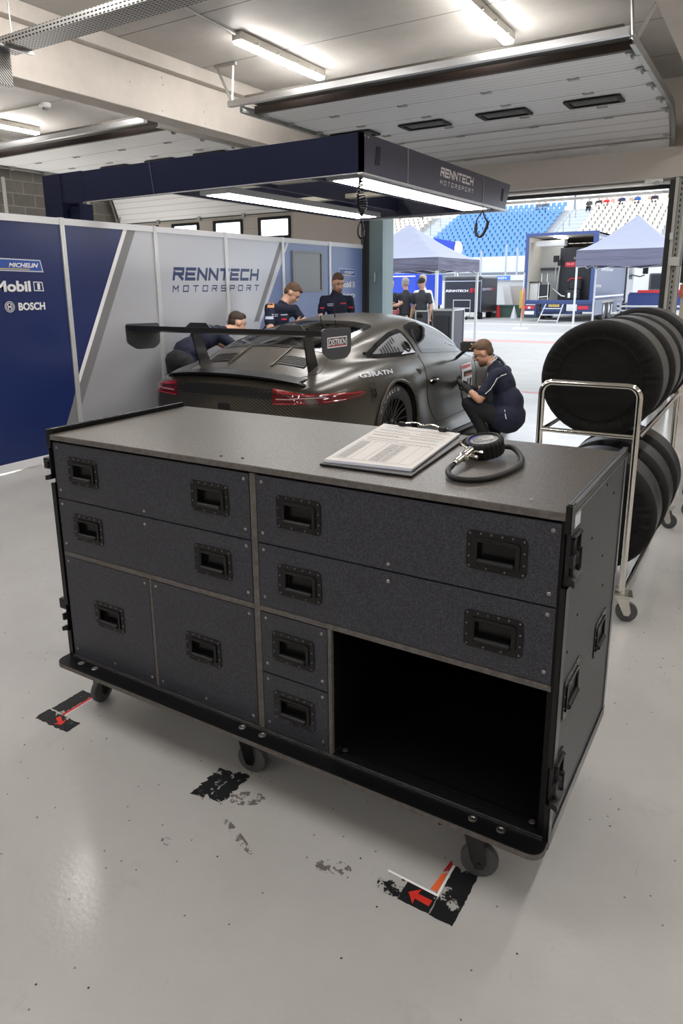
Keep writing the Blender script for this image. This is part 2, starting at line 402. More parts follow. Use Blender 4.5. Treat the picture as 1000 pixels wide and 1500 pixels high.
# ---- overhead sectional doors
DOORP = mat('white_door_panel', (0.56, 0.56, 0.57, 1), 0.38)
v = coords(DOORP, 'Object'); p = sepxyz(DOORP, v)
sawy = math_(DOORP, 'FRACT', math_(DOORP, 'DIVIDE', p[1], 0.105))
rib = math_(DOORP, 'LESS_THAN', sawy, 0.13)
setin(DOORP, 'Base Color', mixc(DOORP, rib, (0.88, 0.89, 0.90, 1), (0.66, 0.66, 0.67, 1)))
bump(DOORP, rib, 0.4, 0.004)
GLASSD = mat('dark_acrylic', (0.02, 0.023, 0.03, 1), 0.12, spec=0.7)
def door_path(s):       # (y, z, angle) along the horizontal run, curve and drop
    if s < 2.15: return (7.08 + s, 3.46)
    a = (s - 2.15) / 0.62
    if a < 1.25: return (9.23 + 0.62 * math.sin(a), 3.46 - 0.62 * (1 - math.cos(a)))
    e = s - 2.15 - 0.62 * 1.25
    return (9.23 + 0.62 * math.sin(1.25) + e * math.cos(1.25), 3.46 - 0.62 * (1 - math.cos(1.25)) - e * math.sin(1.25))
def overhead_door(x0, x1, n_struct, label, bay, win):
    root = bpy.data.objects.new(n_struct, None); C.objects.link(root); root.location = (x0, 7.08, 3.46); root['kind'] = 'structure'; root['label'] = label
    seams = [0.0, 0.64, 1.28, 1.98, 2.38, 2.78, 3.30]
    for a, b in zip(seams, seams[1:]):
        (y0, z0), (y1, z1) = door_path(a), door_path(b - 0.012)
        d = Vector((0, y1 - y0, z1 - z0)); ln = d.length; nrm = Vector((0, -d.z, d.y)).normalized() * 0.042
        mb = MB(); mb.box(0, x1 - x0, 0, ln, 0, 0.042)
        o = mb.build('door_section', DOORP, None)
        o.parent = root; o.matrix_parent_inverse = world_of(root).inverted()
        ang = math.atan2(d.z, d.y)
        o.location = (x0, y0, z0); o.rotation_euler = (ang, 0, 0)
        if abs(a - 0.64 * 2) < 0.01 and win:
            for i, wx in enumerate(win):
                w = MB(); P = lambda X, Y: Vector((X, Y, 3.452))
                ringplate(w, rrect(wx, wx + 0.60, 8.55, 8.90, 0.03), rrect(wx + 0.05, wx + 0.55, 8.60, 8.86, 0.02), P, (0, 0, -0.014))
                f = w.build('door_window', BLACKP, root)
                g = MB().box(wx + 0.04, wx + 0.56, 8.59, 8.87, 3.447, 3.455).build('pane', GLASSD, f)
        if a > 0:
            for fx in (0.16, 0.38, 0.62, 0.84):
                hx = x0 + (x1 - x0) * fx
                h = MB(); h.box(hx - 0.05, hx + 0.05, y0 - 0.012, y0 + 0.012, z0 - 0.016, z0)
                h.box(hx - 0.055, hx - 0.03, y0 - 0.03, y0 + 0.03, z0 - 0.012, z0).box(hx + 0.03, hx + 0.055, y0 - 0.03, y0 + 0.03, z0 - 0.012, z0)
                h.build('hinge', GALV, root)
    # near edge seal
    MB().box(x0, x1, 7.02, 7.075, 3.44, 3.52).build('edge_seal', mat('brown_rubber', (0.05, 0.035, 0.03, 1), 0.5), root)
    # tracks with roller brackets
    for sx, xx in ((-1, x0 - 0.03), (1, x1 + 0.03)):
        t = MB(); pr = [door_path(s) for s in [ -0.25 + i * 0.1 for i in range(38)]]
        for (ya, za), (yb, zb) in zip(pr, pr[1:]):
            d = Vector((0, yb - ya, zb - za)); mid = Vector((xx, (ya + yb) / 2, (za + zb) / 2 + 0.0))
            M_ = Matrix.Translation(mid) @ Matrix.Rotation(math.atan2(d.z, d.y), 4, 'X')
            t.obox(M_ @ Matrix.Translation((sx * 0.03, 0, 0)), 0.008, d.length + 0.004, 0.075)
            t.obox(M_ @ Matrix.Translation((sx * 0.012, 0, 0.036)), 0.04, d.length + 0.004, 0.006)
            t.obox(M_ @ Matrix.Translation((sx * 0.012, 0, -0.036)), 0.04, d.length + 0.004, 0.006)
        t.build('guide_track', GALV, root)
        for s in (0.08, 0.62, 1.26, 1.9, 2.3, 2.72, 3.15):
            y, z = door_path(s)
            r_ = MB().box(xx - sx * 0.10, xx - sx * 0.005, y - 0.035, y + 0.035, z - 0.02, z - 0.008).box(xx - sx * 0.05, xx - sx * 0.035, y - 0.03, y + 0.03, z - 0.06, z - 0.01)
            r_.cone((xx - sx * 0.06, y, z - 0.035), (xx + sx * 0.02, y, z - 0.035), 0.012, n=8)
            r_.build('roller_bracket', GALV, root)
    # torsion rod and box beam in front
    MB().box(x0 - 0.05, x1 + 0.05, 6.60, 6.66, 3.44, 3.50).build('cross_rail', ALU, root)
    MB().box(x0 + 0.1, x1 - 0.02, 6.72, 6.98, 3.50, 3.56).build('header_board', mat('dark_olive_board', (0.07, 0.065, 0.055, 1), 0.6), root)
    return root
overhead_door(-5.37, -1.32, 'door_1', 'white sectional garage door rolled up above the right bay', 1, [-2.285, -3.30, -4.315, -5.32])
overhead_door(-10.9, -6.77, 'door_2', 'white sectional garage door rolled up above the left bay', 2, [-7.75, -8.77, -9.79])
# ceiling hangers of perforated angle
def hanger(x, y, s, label):
    r = empty('ceiling_hanger', (x, y, 3.5), label, 'bracket')
    MB().box(x - 0.16, x + 0.14, y - 0.02, y + 0.02, ZC - 0.035, ZC - 0.001).build('top_rail', GALV, r)
    M1 = MB(); M1.tube([(x + 0.10 * s, y, ZC - 0.03), (x + 0.06 * s, y, 3.50)], 0.014, 4).build('strut', GALV, r)
    M1 = MB(); M1.tube([(x - 0.13 * s, y, ZC - 0.03), (x + 0.06 * s, y, 3.50)], 0.017, 4).build('brace', GALV, r)
    return r
hanger(-5.48, 6.68, 1, 'galvanised triangular hanger left of the rolled up door')
hanger(-1.27, 7.15, -1, 'galvanised triangular hanger right of the rolled up door')

# closed left door with windows
DC = mat('beige_door_panel', (0.50, 0.47, 0.42, 1), 0.5)
v = coords(DC, 'World'); p = sepxyz(DC, v)
ln = math_(DC, 'LESS_THAN', math_(DC, 'FRACT', math_(DC, 'DIVIDE', p[2], 0.19)), 0.05)
setin(DC, 'Base Color', mixc(DC, ln, (0.50, 0.47, 0.42, 1), (0.36, 0.34, 0.31, 1)))
r = bpy.data.objects.new('door_3', None); C.objects.link(r); r.location = (-8.8, 9.95, 0); r['kind'] = 'structure'; r['label'] = 'beige closed sectional door behind the partition'
db = MB()
wx = [(-10.55, -9.93), (-9.56, -8.94), (-8.57, -7.95), (-7.58, -6.95)]
xs = [-11.05] + [q for w in wx for q in w] + [-6.70]
db.box(-11.05, -6.70, 9.93, 9.98, 2.62, 3.9); db.box(-11.05, -6.70, 9.93, 9.98, 0, 2.31)
for a, b in zip(xs[0::2], xs[1::2]): db.box(a, b, 9.93, 9.98, 2.31, 2.62)
db.build('door_leaf', DC, r)
db2 = MB().box(-11.05, -6.70, 9.915, 9.932, 2.69, 2.705)
db2.build('door_seam', JAMB, r)
for a, b in wx:
    w = MB(); P = lambda X, Z: Vector((X, 9.915, Z))
    ringplate(w, rrect(a - .02, b + .02, 2.29, 2.64, 0.02), rrect(a + .03, b - .03, 2.335, 2.595, 0.015), P, (0, 0.03, 0))
    f = w.build('door_window', BLACKP, r)
    MB().box(a + .01, b - .01, 9.95, 9.956, 2.32, 2.61).build('pane', mat('clear_acrylic', (0.95, 0.96, 1, 1), 0.05, trans=1.0, ior=1.2), f)
for hx in (-9.9, -8.9, -7.9):
    MB().box(hx - 0.03, hx + 0.03, 9.90, 9.932, 2.66, 2.73).build('hinge', GALV, r)
MB().box(-6.78, -6.70, 9.86, 9.95, 0, 2.75).box(-6.85, -6.66, 9.86, 9.93, 2.72, 2.80).build('guide_track', GALV, r)

# ---- luminaires
TUBEM = mat('fluorescent_diffuser', (1.0, 0.955, 0.905, 1), 0.4, emit=TUBE)
HOUS = mat('luminaire_housing', (0.60, 0.57, 0.52, 1), 0.5)
def tube_light(x, y, label, grp=None):
    r = empty('ceiling_light', (x, y, ZC), label, 'ceiling light', grp)
    hb = MB(); hb.box(x - 0.06, x + 0.06, y - 0.76, y + 0.76, ZC - 0.080, ZC - 0.004); hb.build('housing', HOUS, r, bevel=0.01)
    d = MB(); P = [(x - 0.055, ZC - 0.078), (x - 0.045, ZC - 0.108), (x + 0.045, ZC - 0.108), (x + 0.055, ZC - 0.078)]
    d.prism([Vector((a, y - 0.75, b)) for a, b in P], (0, 1.50, 0)); d.build('diffuser', TUBEM, r, bevel=0.008)
    for k in (-0.5, -0.15, 0.2, 0.55):
        MB().box(x - 0.066, x + 0.066, y + k - 0.01, y + k + 0.01, ZC - 0.07, ZC - 0.045).build('clip', GALV, r)
    return r
tube_light(-4.74, 6.71, 'long fluorescent ceiling light above the navy gantry')
tube_light(-2.55, 6.71, 'fluorescent ceiling light cut by the top of the picture')
tube_light(-9.88, 6.74, 'fluorescent ceiling light in the left bay at the picture edge')
for x in (-4.74, -2.55, 0.6, 3.2):
    for y in (0.4, -3.0):
        tube_light(x, y, 'unseen fluorescent ceiling light in the left bay', 'ceiling lights behind the camera')
for x in (-4.74, -2.55, 0.6, 3.2): tube_light(x, 4.0, 'unseen fluorescent ceiling light in the left bay', 'ceiling lights behind the camera')
for x, y in ((-8.6, 3.7), (-8.6, 0.4), (-7.4, 6.74)): tube_light(x, y, 'unseen fluorescent ceiling light in the left bay', 'ceiling lights behind the camera')  # last one added out of sight behind the beam to light the closed door
for x in (0.6, 3.2): tube_light(x, 6.71, 'unseen fluorescent ceiling light in the left bay', 'ceiling lights behind the camera')
tag(MB().tube([(-4.70, 4.9, ZC - 0.012), (-4.74, 5.95, ZC - 0.03)], 0.012, 6).build('conduit', GALV), 'thin conduit feeding the long fluorescent ceiling light', 'conduit')
r = empty('smoke_detector', (-8.56, 6.65, ZC), 'small white smoke detector on the left bay ceiling', 'smoke detector')
MB().lathe((-8.56, 6.65, ZC), (0, 0, -1), [(0.075, 0), (0.075, 0.03), (0.055, 0.055), (0, 0.055)], 20).build('base', WHITE, r, smooth=True)
MB().lathe((-8.56, 6.65, ZC - 0.05), (0, 0, -1), [(0.04, 0), (0.035, 0.03), (0, 0.032)], 16).build('sensor', mat('grey_plastic', (0.2, 0.2, 0.2, 1), 0.5), r, smooth=True)
MB().tube([(-9.6, 6.60, ZC - 0.01), (-8.62, 6.64, ZC - 0.01)], 0.012, 6).build('cable_duct', HOUS, r)
r = empty('threshold_camera', (-1.3, 9.6, 2.7), 'small grey door sensor under the lintel corner', 'sensor')
MB().box(-1.52, -1.32, 9.55, 9.62, 2.66, 2.70).cone((-1.42, 9.56, 2.64), (-1.36, 9.56, 2.66), 0.02).build('housing', GALV, r)

for y in (6.6, 8.4):  # unseen lamps added to brighten the closed door and left bay
    r = empty('hidden_fill_light', (-11.0, y, 1.7), 'added fill light on the block wall, hidden by the partition', 'fill light', 'added fill lights of the left bay')
    MB().box(-11.05, -11.0, y - .65, y + .65, 1.66, 1.74).build('housing', HOUS, r)
    MB().box(-11.0, -10.95, y - .62, y + .62, 1.67, 1.73).build('diffuser', TUBEM, r)

# ---- cable tray
TRAY = mat('perforated_tray_steel', (0.45, 0.45, 0.45, 1), 0.45, 0.7)
v = coords(TRAY, 'World'); p = sepxyz(TRAY, v)
a1 = math_(TRAY, 'LESS_THAN', math_(TRAY, 'FRACT', math_(TRAY, 'MULTIPLY', p[0], 24.0)), 0.62)
a2 = math_(TRAY, 'LESS_THAN', math_(TRAY, 'FRACT', math_(TRAY, 'MULTIPLY', math_(TRAY, 'ADD', p[1], p[2]), 38.0)), 0.42)
hol = math_(TRAY, 'MULTIPLY', a1, a2)
setin(TRAY, 'Base Color', mixc(TRAY, hol, (0.45, 0.45, 0.45, 1), (0.015, 0.015, 0.015, 1)))
r = empty('cable_tray', (-3.5, 3.9, 3.4), 'perforated steel cable tray hanging near the ceiling', 'cable tray')
MB().box(-5.62, -1.0, 3.90, 4.12, 3.39, 3.393).build('tray_bottom', TRAY, r)
MB().box(-5.62, -1.0, 3.897, 3.90, 3.39, 3.45).box(-5.62, -1.0, 4.12, 4.123, 3.39, 3.45).build('tray_side', TRAY, r)
MB().box(-5.66, -5.60, 3.93, 4.06, 3.14, 3.40).build('drop_section', TRAY, r)
MB().box(-5.46, -5.43, 3.86, 4.16, 3.37, 3.389).build('support_arm', GALV, r)
MB().cone((-5.445, 3.98, 3.38), (-5.445, 3.98, ZC), 0.005, n=8).build('hanging_rod', GALV, r)
# ================================================================== ROAD CASE WORKBENCH
YF = 1.459; YB = 2.10; XL = -2.020; XR = -0.328; ZB = 0.212; ZT = 1.030
case = empty('rolling_workbench', (-1.17, 1.75, 0), 'large black rolling flight case workbench with drawers and an open compartment', 'workbench')
# carcass: shelves, dividers, back, bottom
cb = MB()
cb.box(XL, XR, YF + 0.05, YB - 0.012, ZB, ZB + 0.012)
cb.box(XL, XR, YB - 0.02, YB, ZB, 1.008)
cb.box(XL, -2.008, YF + .02, YB - 0.02, ZB, 1.008)
cb.box(-0.342, XR, YF + 0.002, YB - 0.02, ZB, 1.008)
cb.build('carcass', BLACKB, case)
dv = MB()
dv.box(-1.178, -1.157, YF, YB - 0.03, ZB + .002, 1.008)                # main upright
dv.box(-2.012, -1.178, YF, YB - 0.03, 0.602, 0.618)                    # left rail
dv.box(-1.157, -0.334, YF, YB - 0.03, 0.604, 0.619)                    # right rail
dv.box(-1.603, -1.592, YF, YB - 0.03, 0.218, 0.602)
dv.box(-0.930, -0.918, YF, YB - 0.03, 0.218, 0.604)
dv.build('divider_frame', PLYE, case, bevel=0.001)
MB().box(-0.918, -0.342, YF + 0.42, YF + 0.43, 0.50, 0.604).build('rear_valance', BLACKM, case)
lin = MB().box(-0.917, -0.915, YF + .01, YB - .03, .226, .603).box(-0.344, -0.342, YF + .01, YB - .03, .226, .603).box(-.917, -.342, YF + .01, YB - .03, .600, .6035)
lin.build('compartment_lining', BLACKB, case)
# worktop
wt = MB().box(XL, XR, YF - 0.002, YB + 0.01, 1.0125, ZT)
wt.build('worktop', TOPF, case, bevel=0.0015)
MB().box(XL, XR, YF - 0.0035, YF - 0.0021, 1.0125, 1.0285).build('worktop_edge', PLYE, case)
def screw(x, y, z, ax, r, par, nm='screw', mt=STEEL):
    d = {'y': (0, -1, 0), 'z': (0, 0, 1), 'x': (1, 0, 0)}[ax]
    mb = MB(); mb.lathe((x, y, z), d, [(r, 0), (r, 0.0008), (r * .8, 0.0018), (r * .35, 0.0016), (r * .3, 0.0006), (0, 0.0006)], 12)
    return mb.build(nm, mt, par, smooth=True)
for sx, sy in ((-1.93, 1.50), (-1.64, 1.49), (-1.31, 1.50), (-1.24, 1.51), (-0.42, 1.52), (-2.0, 2.07), (-0.47, 2.07), (-1.2, 2.06)):
    screw(sx, sy, ZT, 'z', 0.005, case, 'screw', BLACKM if sx > -1.4 and sx < -1.2 else STEEL)
HW, HH = 0.143, 0.094
def handle(cx, cz, par, side='y', pos=YF, w=HW, h=HH, lbl=None):
    # recessed lift handle: flange plate with rivets, sunk dish, sprung bar
    if side == 'y': P = lambda a, b, d=0: Vector((cx + a, pos - d, cz + b))
    else: P = lambda a, b, d=0: Vector((pos + d, cx + a, cz + b))
    off = P(0, 0, 0.0025) - P(0, 0, 0)
    pm = MB(); o_ = rrect(-w/2, w/2, -h/2, h/2, 0.013); i_ = rrect(-w*.335, w*.335, -h*.30, h*.27, 0.006)
    ringplate(pm, o_, i_, lambda a, b: P(a, b), off)
    o2 = rrect(-w*.385, w*.385, -h*.36, h*.33, 0.009)
    ringplate(pm, o2, i_, lambda a, b: P(a, b, 0.0025), off * 1.6)
    n = len(i_); A = [pm.bm.verts.new(P(a, b)) for a, b in i_]; B = [pm.bm.verts.new(P(a * .96, b * .94, -0.013)) for a, b in i_]
    for k in range(n): pm.bm.faces.new((A[k], A[(k+1) % n], B[(k+1) % n], B[k]))
    pm.bm.faces.new(B)
    pl = pm.build('handle_plate', BLACKM, par, bevel=0.0006)
    if lbl: pl['label'] = lbl
    pts = [P(-w*.33, h*.24, 0.003), P(-w*.33, -h*.2, 0.004), P(-w*.31, -h*.26, 0.005), P(w*.31, -h*.26, 0.005), P(w*.33, -h*.2, 0.004), P(w*.33, h*.24, 0.003)]
    gm = MB(); gm.tube(pts, 0.0030, 8); gm.cone(P(-w*.29, -h*.26, 0.006), P(w*.29, -h*.26, 0.006), 0.0068, n=12)
    gm.cone(P(-w*.34, h*.25, 0.002), P(w*.34, h*.25, 0.002), 0.0035, n=8)
    gm.build('handle_grip', RUBBER, par, smooth=True)
    rv = MB()
    for a, b in [(-.44, .42), (-.26, .44), (-.09, .44), (.09, .44), (.26, .44), (.44, .42), (-.45, .12), (.45, .12), (-.45, -.18), (.45, -.18), (-.44, -.42), (.44, -.42), (-.15, -.44), (.15, -.44)]:
        c = P(a * w, b * h, 0.0028); d = P(0, 0, 1) - P(0, 0, 0)
        rv.lathe(c, d, [(0.0024, 0), (0.002, 0.0009), (0.0007, 0.0013)], 8)
    rv.build('rivets', STEEL if side == 'z' else mat('dull_rivet', (0.22, 0.22, 0.23, 1), 0.3, 0.9), par, smooth=True)
def front(x0, x1, z0, z1, handles, kind, screws, lbl=None):
    # drawer front with real openings for the handle dishes
    xs = sorted([x0, x1] + [q for hx, hz in handles for q in (hx - HW*.335, hx + HW*.335)])
    mb = MB(); yb = YF + 0.014
    for a, b in zip(xs, xs[1:]):
        hh = [hz for hx, hz in handles if abs((a + b) / 2 - hx) < 0.03]
        if hh:
            hz = hh[0]; mb.box(a, b, YF, yb, z0, hz - HH*.30); mb.box(a, b, YF, yb, hz + HH*.27, z1)
        else: mb.box(a, b, YF, yb, z0, z1)
    bmesh.ops.remove_doubles(mb.bm, verts=mb.bm.verts[:], dist=1e-5)
    d = mb.build(kind, BLACKF, case)
    if lbl: d['label'] = lbl
    for hx, hz in handles: handle(hx, hz, d)
    for sx, sz in screws: screw(sx, YF, sz, 'y', 0.0048, d)
    return d
def corners(x0, x1, z0, z1, m_=0.017): return [(x0 + m_, z1 - m_), (x1 - m_, z1 - m_), (x0 + m_, z0 + .028), (x1 - m_, z0 + .028)]
XA, XB_ = -2.011, -1.181
XC, XD = -1.154, -0.3355
front(XA, XB_, 0.8125, 1.0045, [(-1.871, .917), (-1.325, .914)], 'drawer', corners(XA, XB_, .8125, 1.0045) + [(-1.60, .829)])
front(XA, XB_, 0.621, 0.808, [(-1.871, .720), (-1.325, .717)], 'drawer', corners(XA, XB_, .621, .808) + [(-1.601, .786)])
front(XC, XD, 0.8125, 1.0045, [(-1.016, .913), (-.4745, .911)], 'drawer', corners(XC, XD, .8125, 1.0045) + [(-.748, .829)])
front(XC, XD, 0.622, 0.808, [(-1.0175, .716), (-.4735, .714)], 'drawer', corners(XC, XD, .622, .808) + [(-.748, .783)])
front(XA, -1.605, 0.219, 0.600, [(-1.8055, .418)], 'door', corners(XA, -1.605, .219, .600) + [(-1.80, .245)])
front(-1.590, XB_, 0.219, 0.600, [(-1.384, .4155)], 'door', corners(-1.590, XB_, .219, .600) + [(-1.385, .245)])
front(XC, -0.932, 0.413, 0.601, [(-1.045, .506)], 'drawer', corners(XC, -.932, .413, .601))
front(XC, -0.932, 0.221, 0.408, [(-1.046, .3165)], 'drawer', corners(XC, -.932, .221, .408))
# side panels with aluminium edging standing proud of the worktop
def side(x0, x1, sgn, lbl):
    s = MB().box(x0, x1, YF + 0.012, YB, ZB - 0.02, 1.040).build('side_panel', BLACKF if sgn > 0 else BLACKB, case)
    if lbl: s['label'] = lbl
    xo = x1 if sgn > 0 else x0
    e = MB()
    e.box(x0 - 0.001, x1 + 0.001, YF + 0.0, YB, 1.040, 1.047)
    e.box(min(xo, xo + sgn * .003), max(xo, xo + sgn * .003), YF + .03, YB, 1.018, 1.047)
    e.build('top_profile', mat('dark_anodised', (.16, .17, .19, 1), .3, .8) if sgn > 0 else BLACKM, s, bevel=0.0008)
    if sgn > 0:
        MB().box(xo + .0031, xo + .004, YF + .03, YB, 1.036, 1.040).box(xo + .0031, xo + .004, YF + .03, YB, 1.026, 1.030).box(x0 + .004, x1 - .004, YF, YB, 1.0471, 1.0478).build('profile_groove', BLACKM, s)
    e = MB(); z0, z1 = ZB - .005, 1.047
    gaps = [(0.86, 0.985), (0.312, 0.412)]
    zs = [z0] + [q for g in gaps[::-1] for q in g] + [z1]
    for a, b in zip(zs[0::2], zs[1::2]):
        e.box(x0 - 0.002, x1 + 0.003, YF - 0.004, YF + 0.012, a, b)
        e.box(min(xo, xo + sgn * .0035), max(xo, xo + sgn * .0035), YF - .004, YF + 0.028, a, b)
    e.build('front_profile', BLACKM, s, bevel=0.001)
    MB().box(min(xo, xo + sgn * .003), max(xo, xo + sgn * .003), YB - .022, YB + .003, z0, z1).build('rear_profile', mat('dark_anodised', 0) if sgn > 0 else BLACKM, s, bevel=0.001)
    MB().box(min(xo, xo + sgn * .004), max(xo, xo + sgn * .004), YF, YB, ZB - .025, ZB + .01).build('bottom_profile', BLACKM, s, bevel=0.001)
    for z in (0.925, 0.362):        # butterfly latches straddling the front edge
        l = MB(); xq = lambda a, b: (min(xo + sgn * a, xo + sgn * b), max(xo + sgn * a, xo + sgn * b))
        l.box(*xq(0, .004), YF + .0, YF + .085, z - .052, z + .058)
        l.box(*xq(.004, .011), YF + .008, YF + .016, z - .044, z + .05).box(*xq(.004, .011), YF + .066, YF + .074, z - .044, z + .05)
        l.box(*xq(.004, .011), YF + .008, YF + .074, z - .05, z - .044).box(*xq(.004, .011), YF + .008, YF + .074, z + .046, z + .052)
        l.cone((xo + sgn * .010, YF + .034, z), (xo + sgn * .018, YF + .034, z), .018, .014)
        l.box(*xq(.012, .022), YF + .030, YF + .038, z - .024, z + .024).box(*xq(.004, .014), YF - .010, YF + .030, z - .012, z + .012)
        l.prism([(xo, YF - .006, z - .052), (xo + sgn * .020, YF - .012, z - .056), (xo + sgn * .020, YF - .012, z - .040), (xo, YF - .006, z - .034)], (0, .06, 0))
        for a in (.012, .070):
            for b in (-.042, 0.0, .048): l.cone((xo + sgn * .010, YF + a, z + b), (xo + sgn * .013, YF + a, z + b), .003, n=8)
        l.build('latch', BLACKP, s, bevel=0.0008)
    return s
sr = side(-0.3265, -0.3180, 1, 'right side panel of grained film with grey edging')
for hy, w_ in ((1.592, .155), (1.915, .140)): handle(hy, 0.552, sr, 'x', -0.3178, w_, 0.105)
MB().box(-0.3176, -0.3168, 1.478, 1.548, 0.985, 1.020).build('sticker', mat('grey_sticker', (0.55, 0.56, 0.60, 1), 0.5), sr)
for a, b in ((1.70, .90), (1.86, .80), (1.95, .95), (1.60, .74), (1.9, .70), (1.52, .68), (1.84, 1.0)): screw(-0.3179, a, b, 'x', 0.004, sr, 'screw', BLACKP)
sl = side(-2.0345, -2.0215, -1, 'left side panel with black edging')
for z in (0.925, 0.405): MB().box(-2.075, -2.034, YF + .0, YF + .05, z - .02, z + .02).build('stacking_peg', BLACKP, sl, bevel=0.006)
# sill extrusion under the fronts
MB().box(XL, XR, YF - .006, YF + .03, ZB + .0005, ZB + .005).box(XL, XR, YF - .002, YF + .02, ZB + .005, ZB + .0085).build('sill_profile', BLACKM, case, bevel=0.001)
MB().box(XL, XR, YF - .0066, YF - .0060, ZB + .001, ZB + .0025).box(XL, XR, YF - .0026, YF - .002, ZB + .0055, ZB + .007).build('sill_edge_line', ALU, case)
# base board
bp = MB(); pts = rrect(-2.048, -0.3155, 1.398, 2.10, 0.035, 8)
bp.prism([Vector((a, b, 0.1945)) for a, b in pts], (0, 0, 0.0175))
base = bp.build('base_board', [BLACKB], case, bevel=0.001)
ed = MB(); ringplate(ed, rrect(-2.0487, -0.3148, 1.3973, 2.1007, 0.0355, 8), rrect(-2.046, -0.3175, 1.400, 2.098, 0.034, 8), lambda a, b: Vector((a, b, 0.1955)), (0, 0, 0.0145))
ed.build('base_edge', PLYE, base)
for bx in (-1.952, -1.881, -1.224, -1.149, -0.495, -0.423):
    mb = MB(); mb.lathe((bx, 1.436, ZB), (0, 0, 1), [(.0115, 0), (.0115, .0012), (.0085, .0024), (.006, .0026), (.0045, .0012), (0, .0012)], 20)
    mb.build('coach_bolt', STEEL, base, smooth=True)
for bx, by in ((-0.895, YF + .03), (-0.362, YF + .03)): screw(bx, by, ZB + .012, 'z', 0.009, case)
for bx, by, bz in ((-.915, 1.53, .55), (-.915, 1.70, .50), (-.915, 1.58, .30), (-.915, 1.85, .52)): screw(bx, by, bz, 'x', .004, case, 'screw', BLACKM)
def caster(x, y, ang, par, R_=0.052, zt=0.1945, wheelm=RUBG, metal=BLACKM, pedal=True):
    M_ = Matrix.Translation((x, y, 0)) @ Matrix.Rotation(ang, 4, 'Z')
    k = MB(); k.obox(M_ @ Matrix.Translation((0, 0, zt - .003)), .095, .085, .006)
    k.lathe(M_ @ Vector((0, 0, zt - .02)), (0, 0, 1), [(0, 0), (.034, 0), (.036, .008), (.030, .015)], 20)
    off = -0.028
    for s in (-1, 1):
        P = lambda a, z: M_ @ Vector((a, s * .0215, z))
        k.prism([P(.022, zt - .018), P(-.032, zt - .018), P(off - .018, R_ + .004), P(off - .010, R_ - .014), P(off + .010, R_ - .014), P(off + .02, R_ + .006)], M_.to_3x3() @ Vector((0, s * .003, 0)))
    k.obox(M_ @ Matrix.Translation((-.005, 0, zt - .02)), .055, .045, .005)
    c = k.build('caster', metal, par, bevel=0.0008)
    w = MB(); ax = M_.to_3x3() @ Vector((0, 1, 0)); ctr = M_ @ Vector((off, 0, R_))
    w.lathe(ctr - ax * .0165, ax, [(0, .002), (.014, .002), (.016, -.001), (.030, .003), (R_ - .008, .004), (R_ - .002, .006), (R_, .011), (R_, .022), (R_ - .002, .027), (R_ - .008, .029), (.03, .030), (.016, .034), (.014, .031), (0, .031)], 28)
    w.build('wheel', wheelm, c, smooth=True)
    MB().cone(ctr - ax * .027, ctr + ax * .027, .0065, n=6).build('axle_bolt', metal, c)
    if pedal:
        p = MB(); p.prism([M_ @ Vector((.02, -.02, zt - .03)), M_ @ Vector((.078, -.022, zt - .052)), M_ @ Vector((.082, -.022, zt - .044)), M_ @ Vector((.03, -.02, zt - .016))], M_.to_3x3() @ Vector((0, .042, 0)))
        p.build('brake_pedal', metal, c, bevel=0.002)
    return c
caster(-0.519, 1.487, math.radians(196), case, .049)
caster(-1.280, 1.508, math.radians(190), case, .049)
caster(-1.985, 1.562, math.radians(95), case, .047)
caster(-0.45, 2.04, math.radians(150), case); caster(-1.215, 2.04, math.radians(150), case); caster(-1.93, 2.04, math.radians(150), case)

# ---- clipboard with its papers on the worktop
clip = empty('clipboard', (-0.9, 1.82, ZT), 'black clipboard lying on the workbench top', 'clipboard')
bl = [Vector(p) for p in ((-1.002, 1.543, ZT + .001), (-0.731, 1.550, ZT + .001), (-0.782, 2.075, ZT + .001), (-1.100, 2.120, ZT + .001))]
MB().prism(bl, (0, 0, .006)).build('board', BLACKP, clip, bevel=0.002)
paps = empty('paper_stack', (-0.9, 1.82, ZT + .008), 'stack of white printed sheets held on the clipboard', 'papers')
zz = ZT + .0072
pc = [Vector(p) for p in ((-1.004, 1.566), (-0.750, 1.592), (-0.811, 2.072), (-1.100, 2.102))] if False else [Vector((a, b, 0)) for a, b in ((-1.002, 1.568), (-0.750, 1.592), (-0.811, 2.070), (-1.098, 2.100))]
BLUEP = mat('bluish_paper', (0.62, 0.66, 0.80, 1), 0.7)
for i in range(5):
    jit = Vector((0.001 * math.sin(i * 2.1), -0.0012 * (4 - i), 0))
    MB().prism([p + jit + Vector((0, 0, zz + i * .0014)) for p in pc], (0, 0, .0011)).build('sheet', WHITEP if i in (4, 1) else BLUEP, paps)
ztop = zz + 4 * .0014 + .0012
def pp(u, v, d=0.0):      # u across, v from near to far
    a = pc[0].lerp(pc[1], u); b = pc[3].lerp(pc[2], u); q = a.lerp(b, v); return Vector((q.x, q.y, ztop + .0002 + d))
def pline(u0, u1, v0, v1, mb): mb.quad(pp(u0, v0), pp(u1, v0), pp(u1, v1), pp(u0, v1))
ink = MB()
for v_, u0, u1 in ((.90, .10, .95), (.74, .04, .93), (.585, .06, .93)): pline(u0, u1, v_, v_ + .008, ink)
for a, b, c_, d_ in ((.06, .055, .94, .058), (.06, .50, .94, .503)): pline(a, c_, b, d_, ink)
for u in (.06, .25, .40, .56, .66, .80, .938): pline(u, u + .003, .055, .50, ink)
rnd = random.Random(3)
for row in range(19):
    v0 = .075 + row * .0215
    for ua, ub in ((.08, .20), (.46, .56), (.58, .65)):
        u = ua
        while u < ub:
            w_ = rnd.uniform(.008, .022); pline(u, min(u + w_, ub), v0, v0 + .010, ink); u += w_ + .006
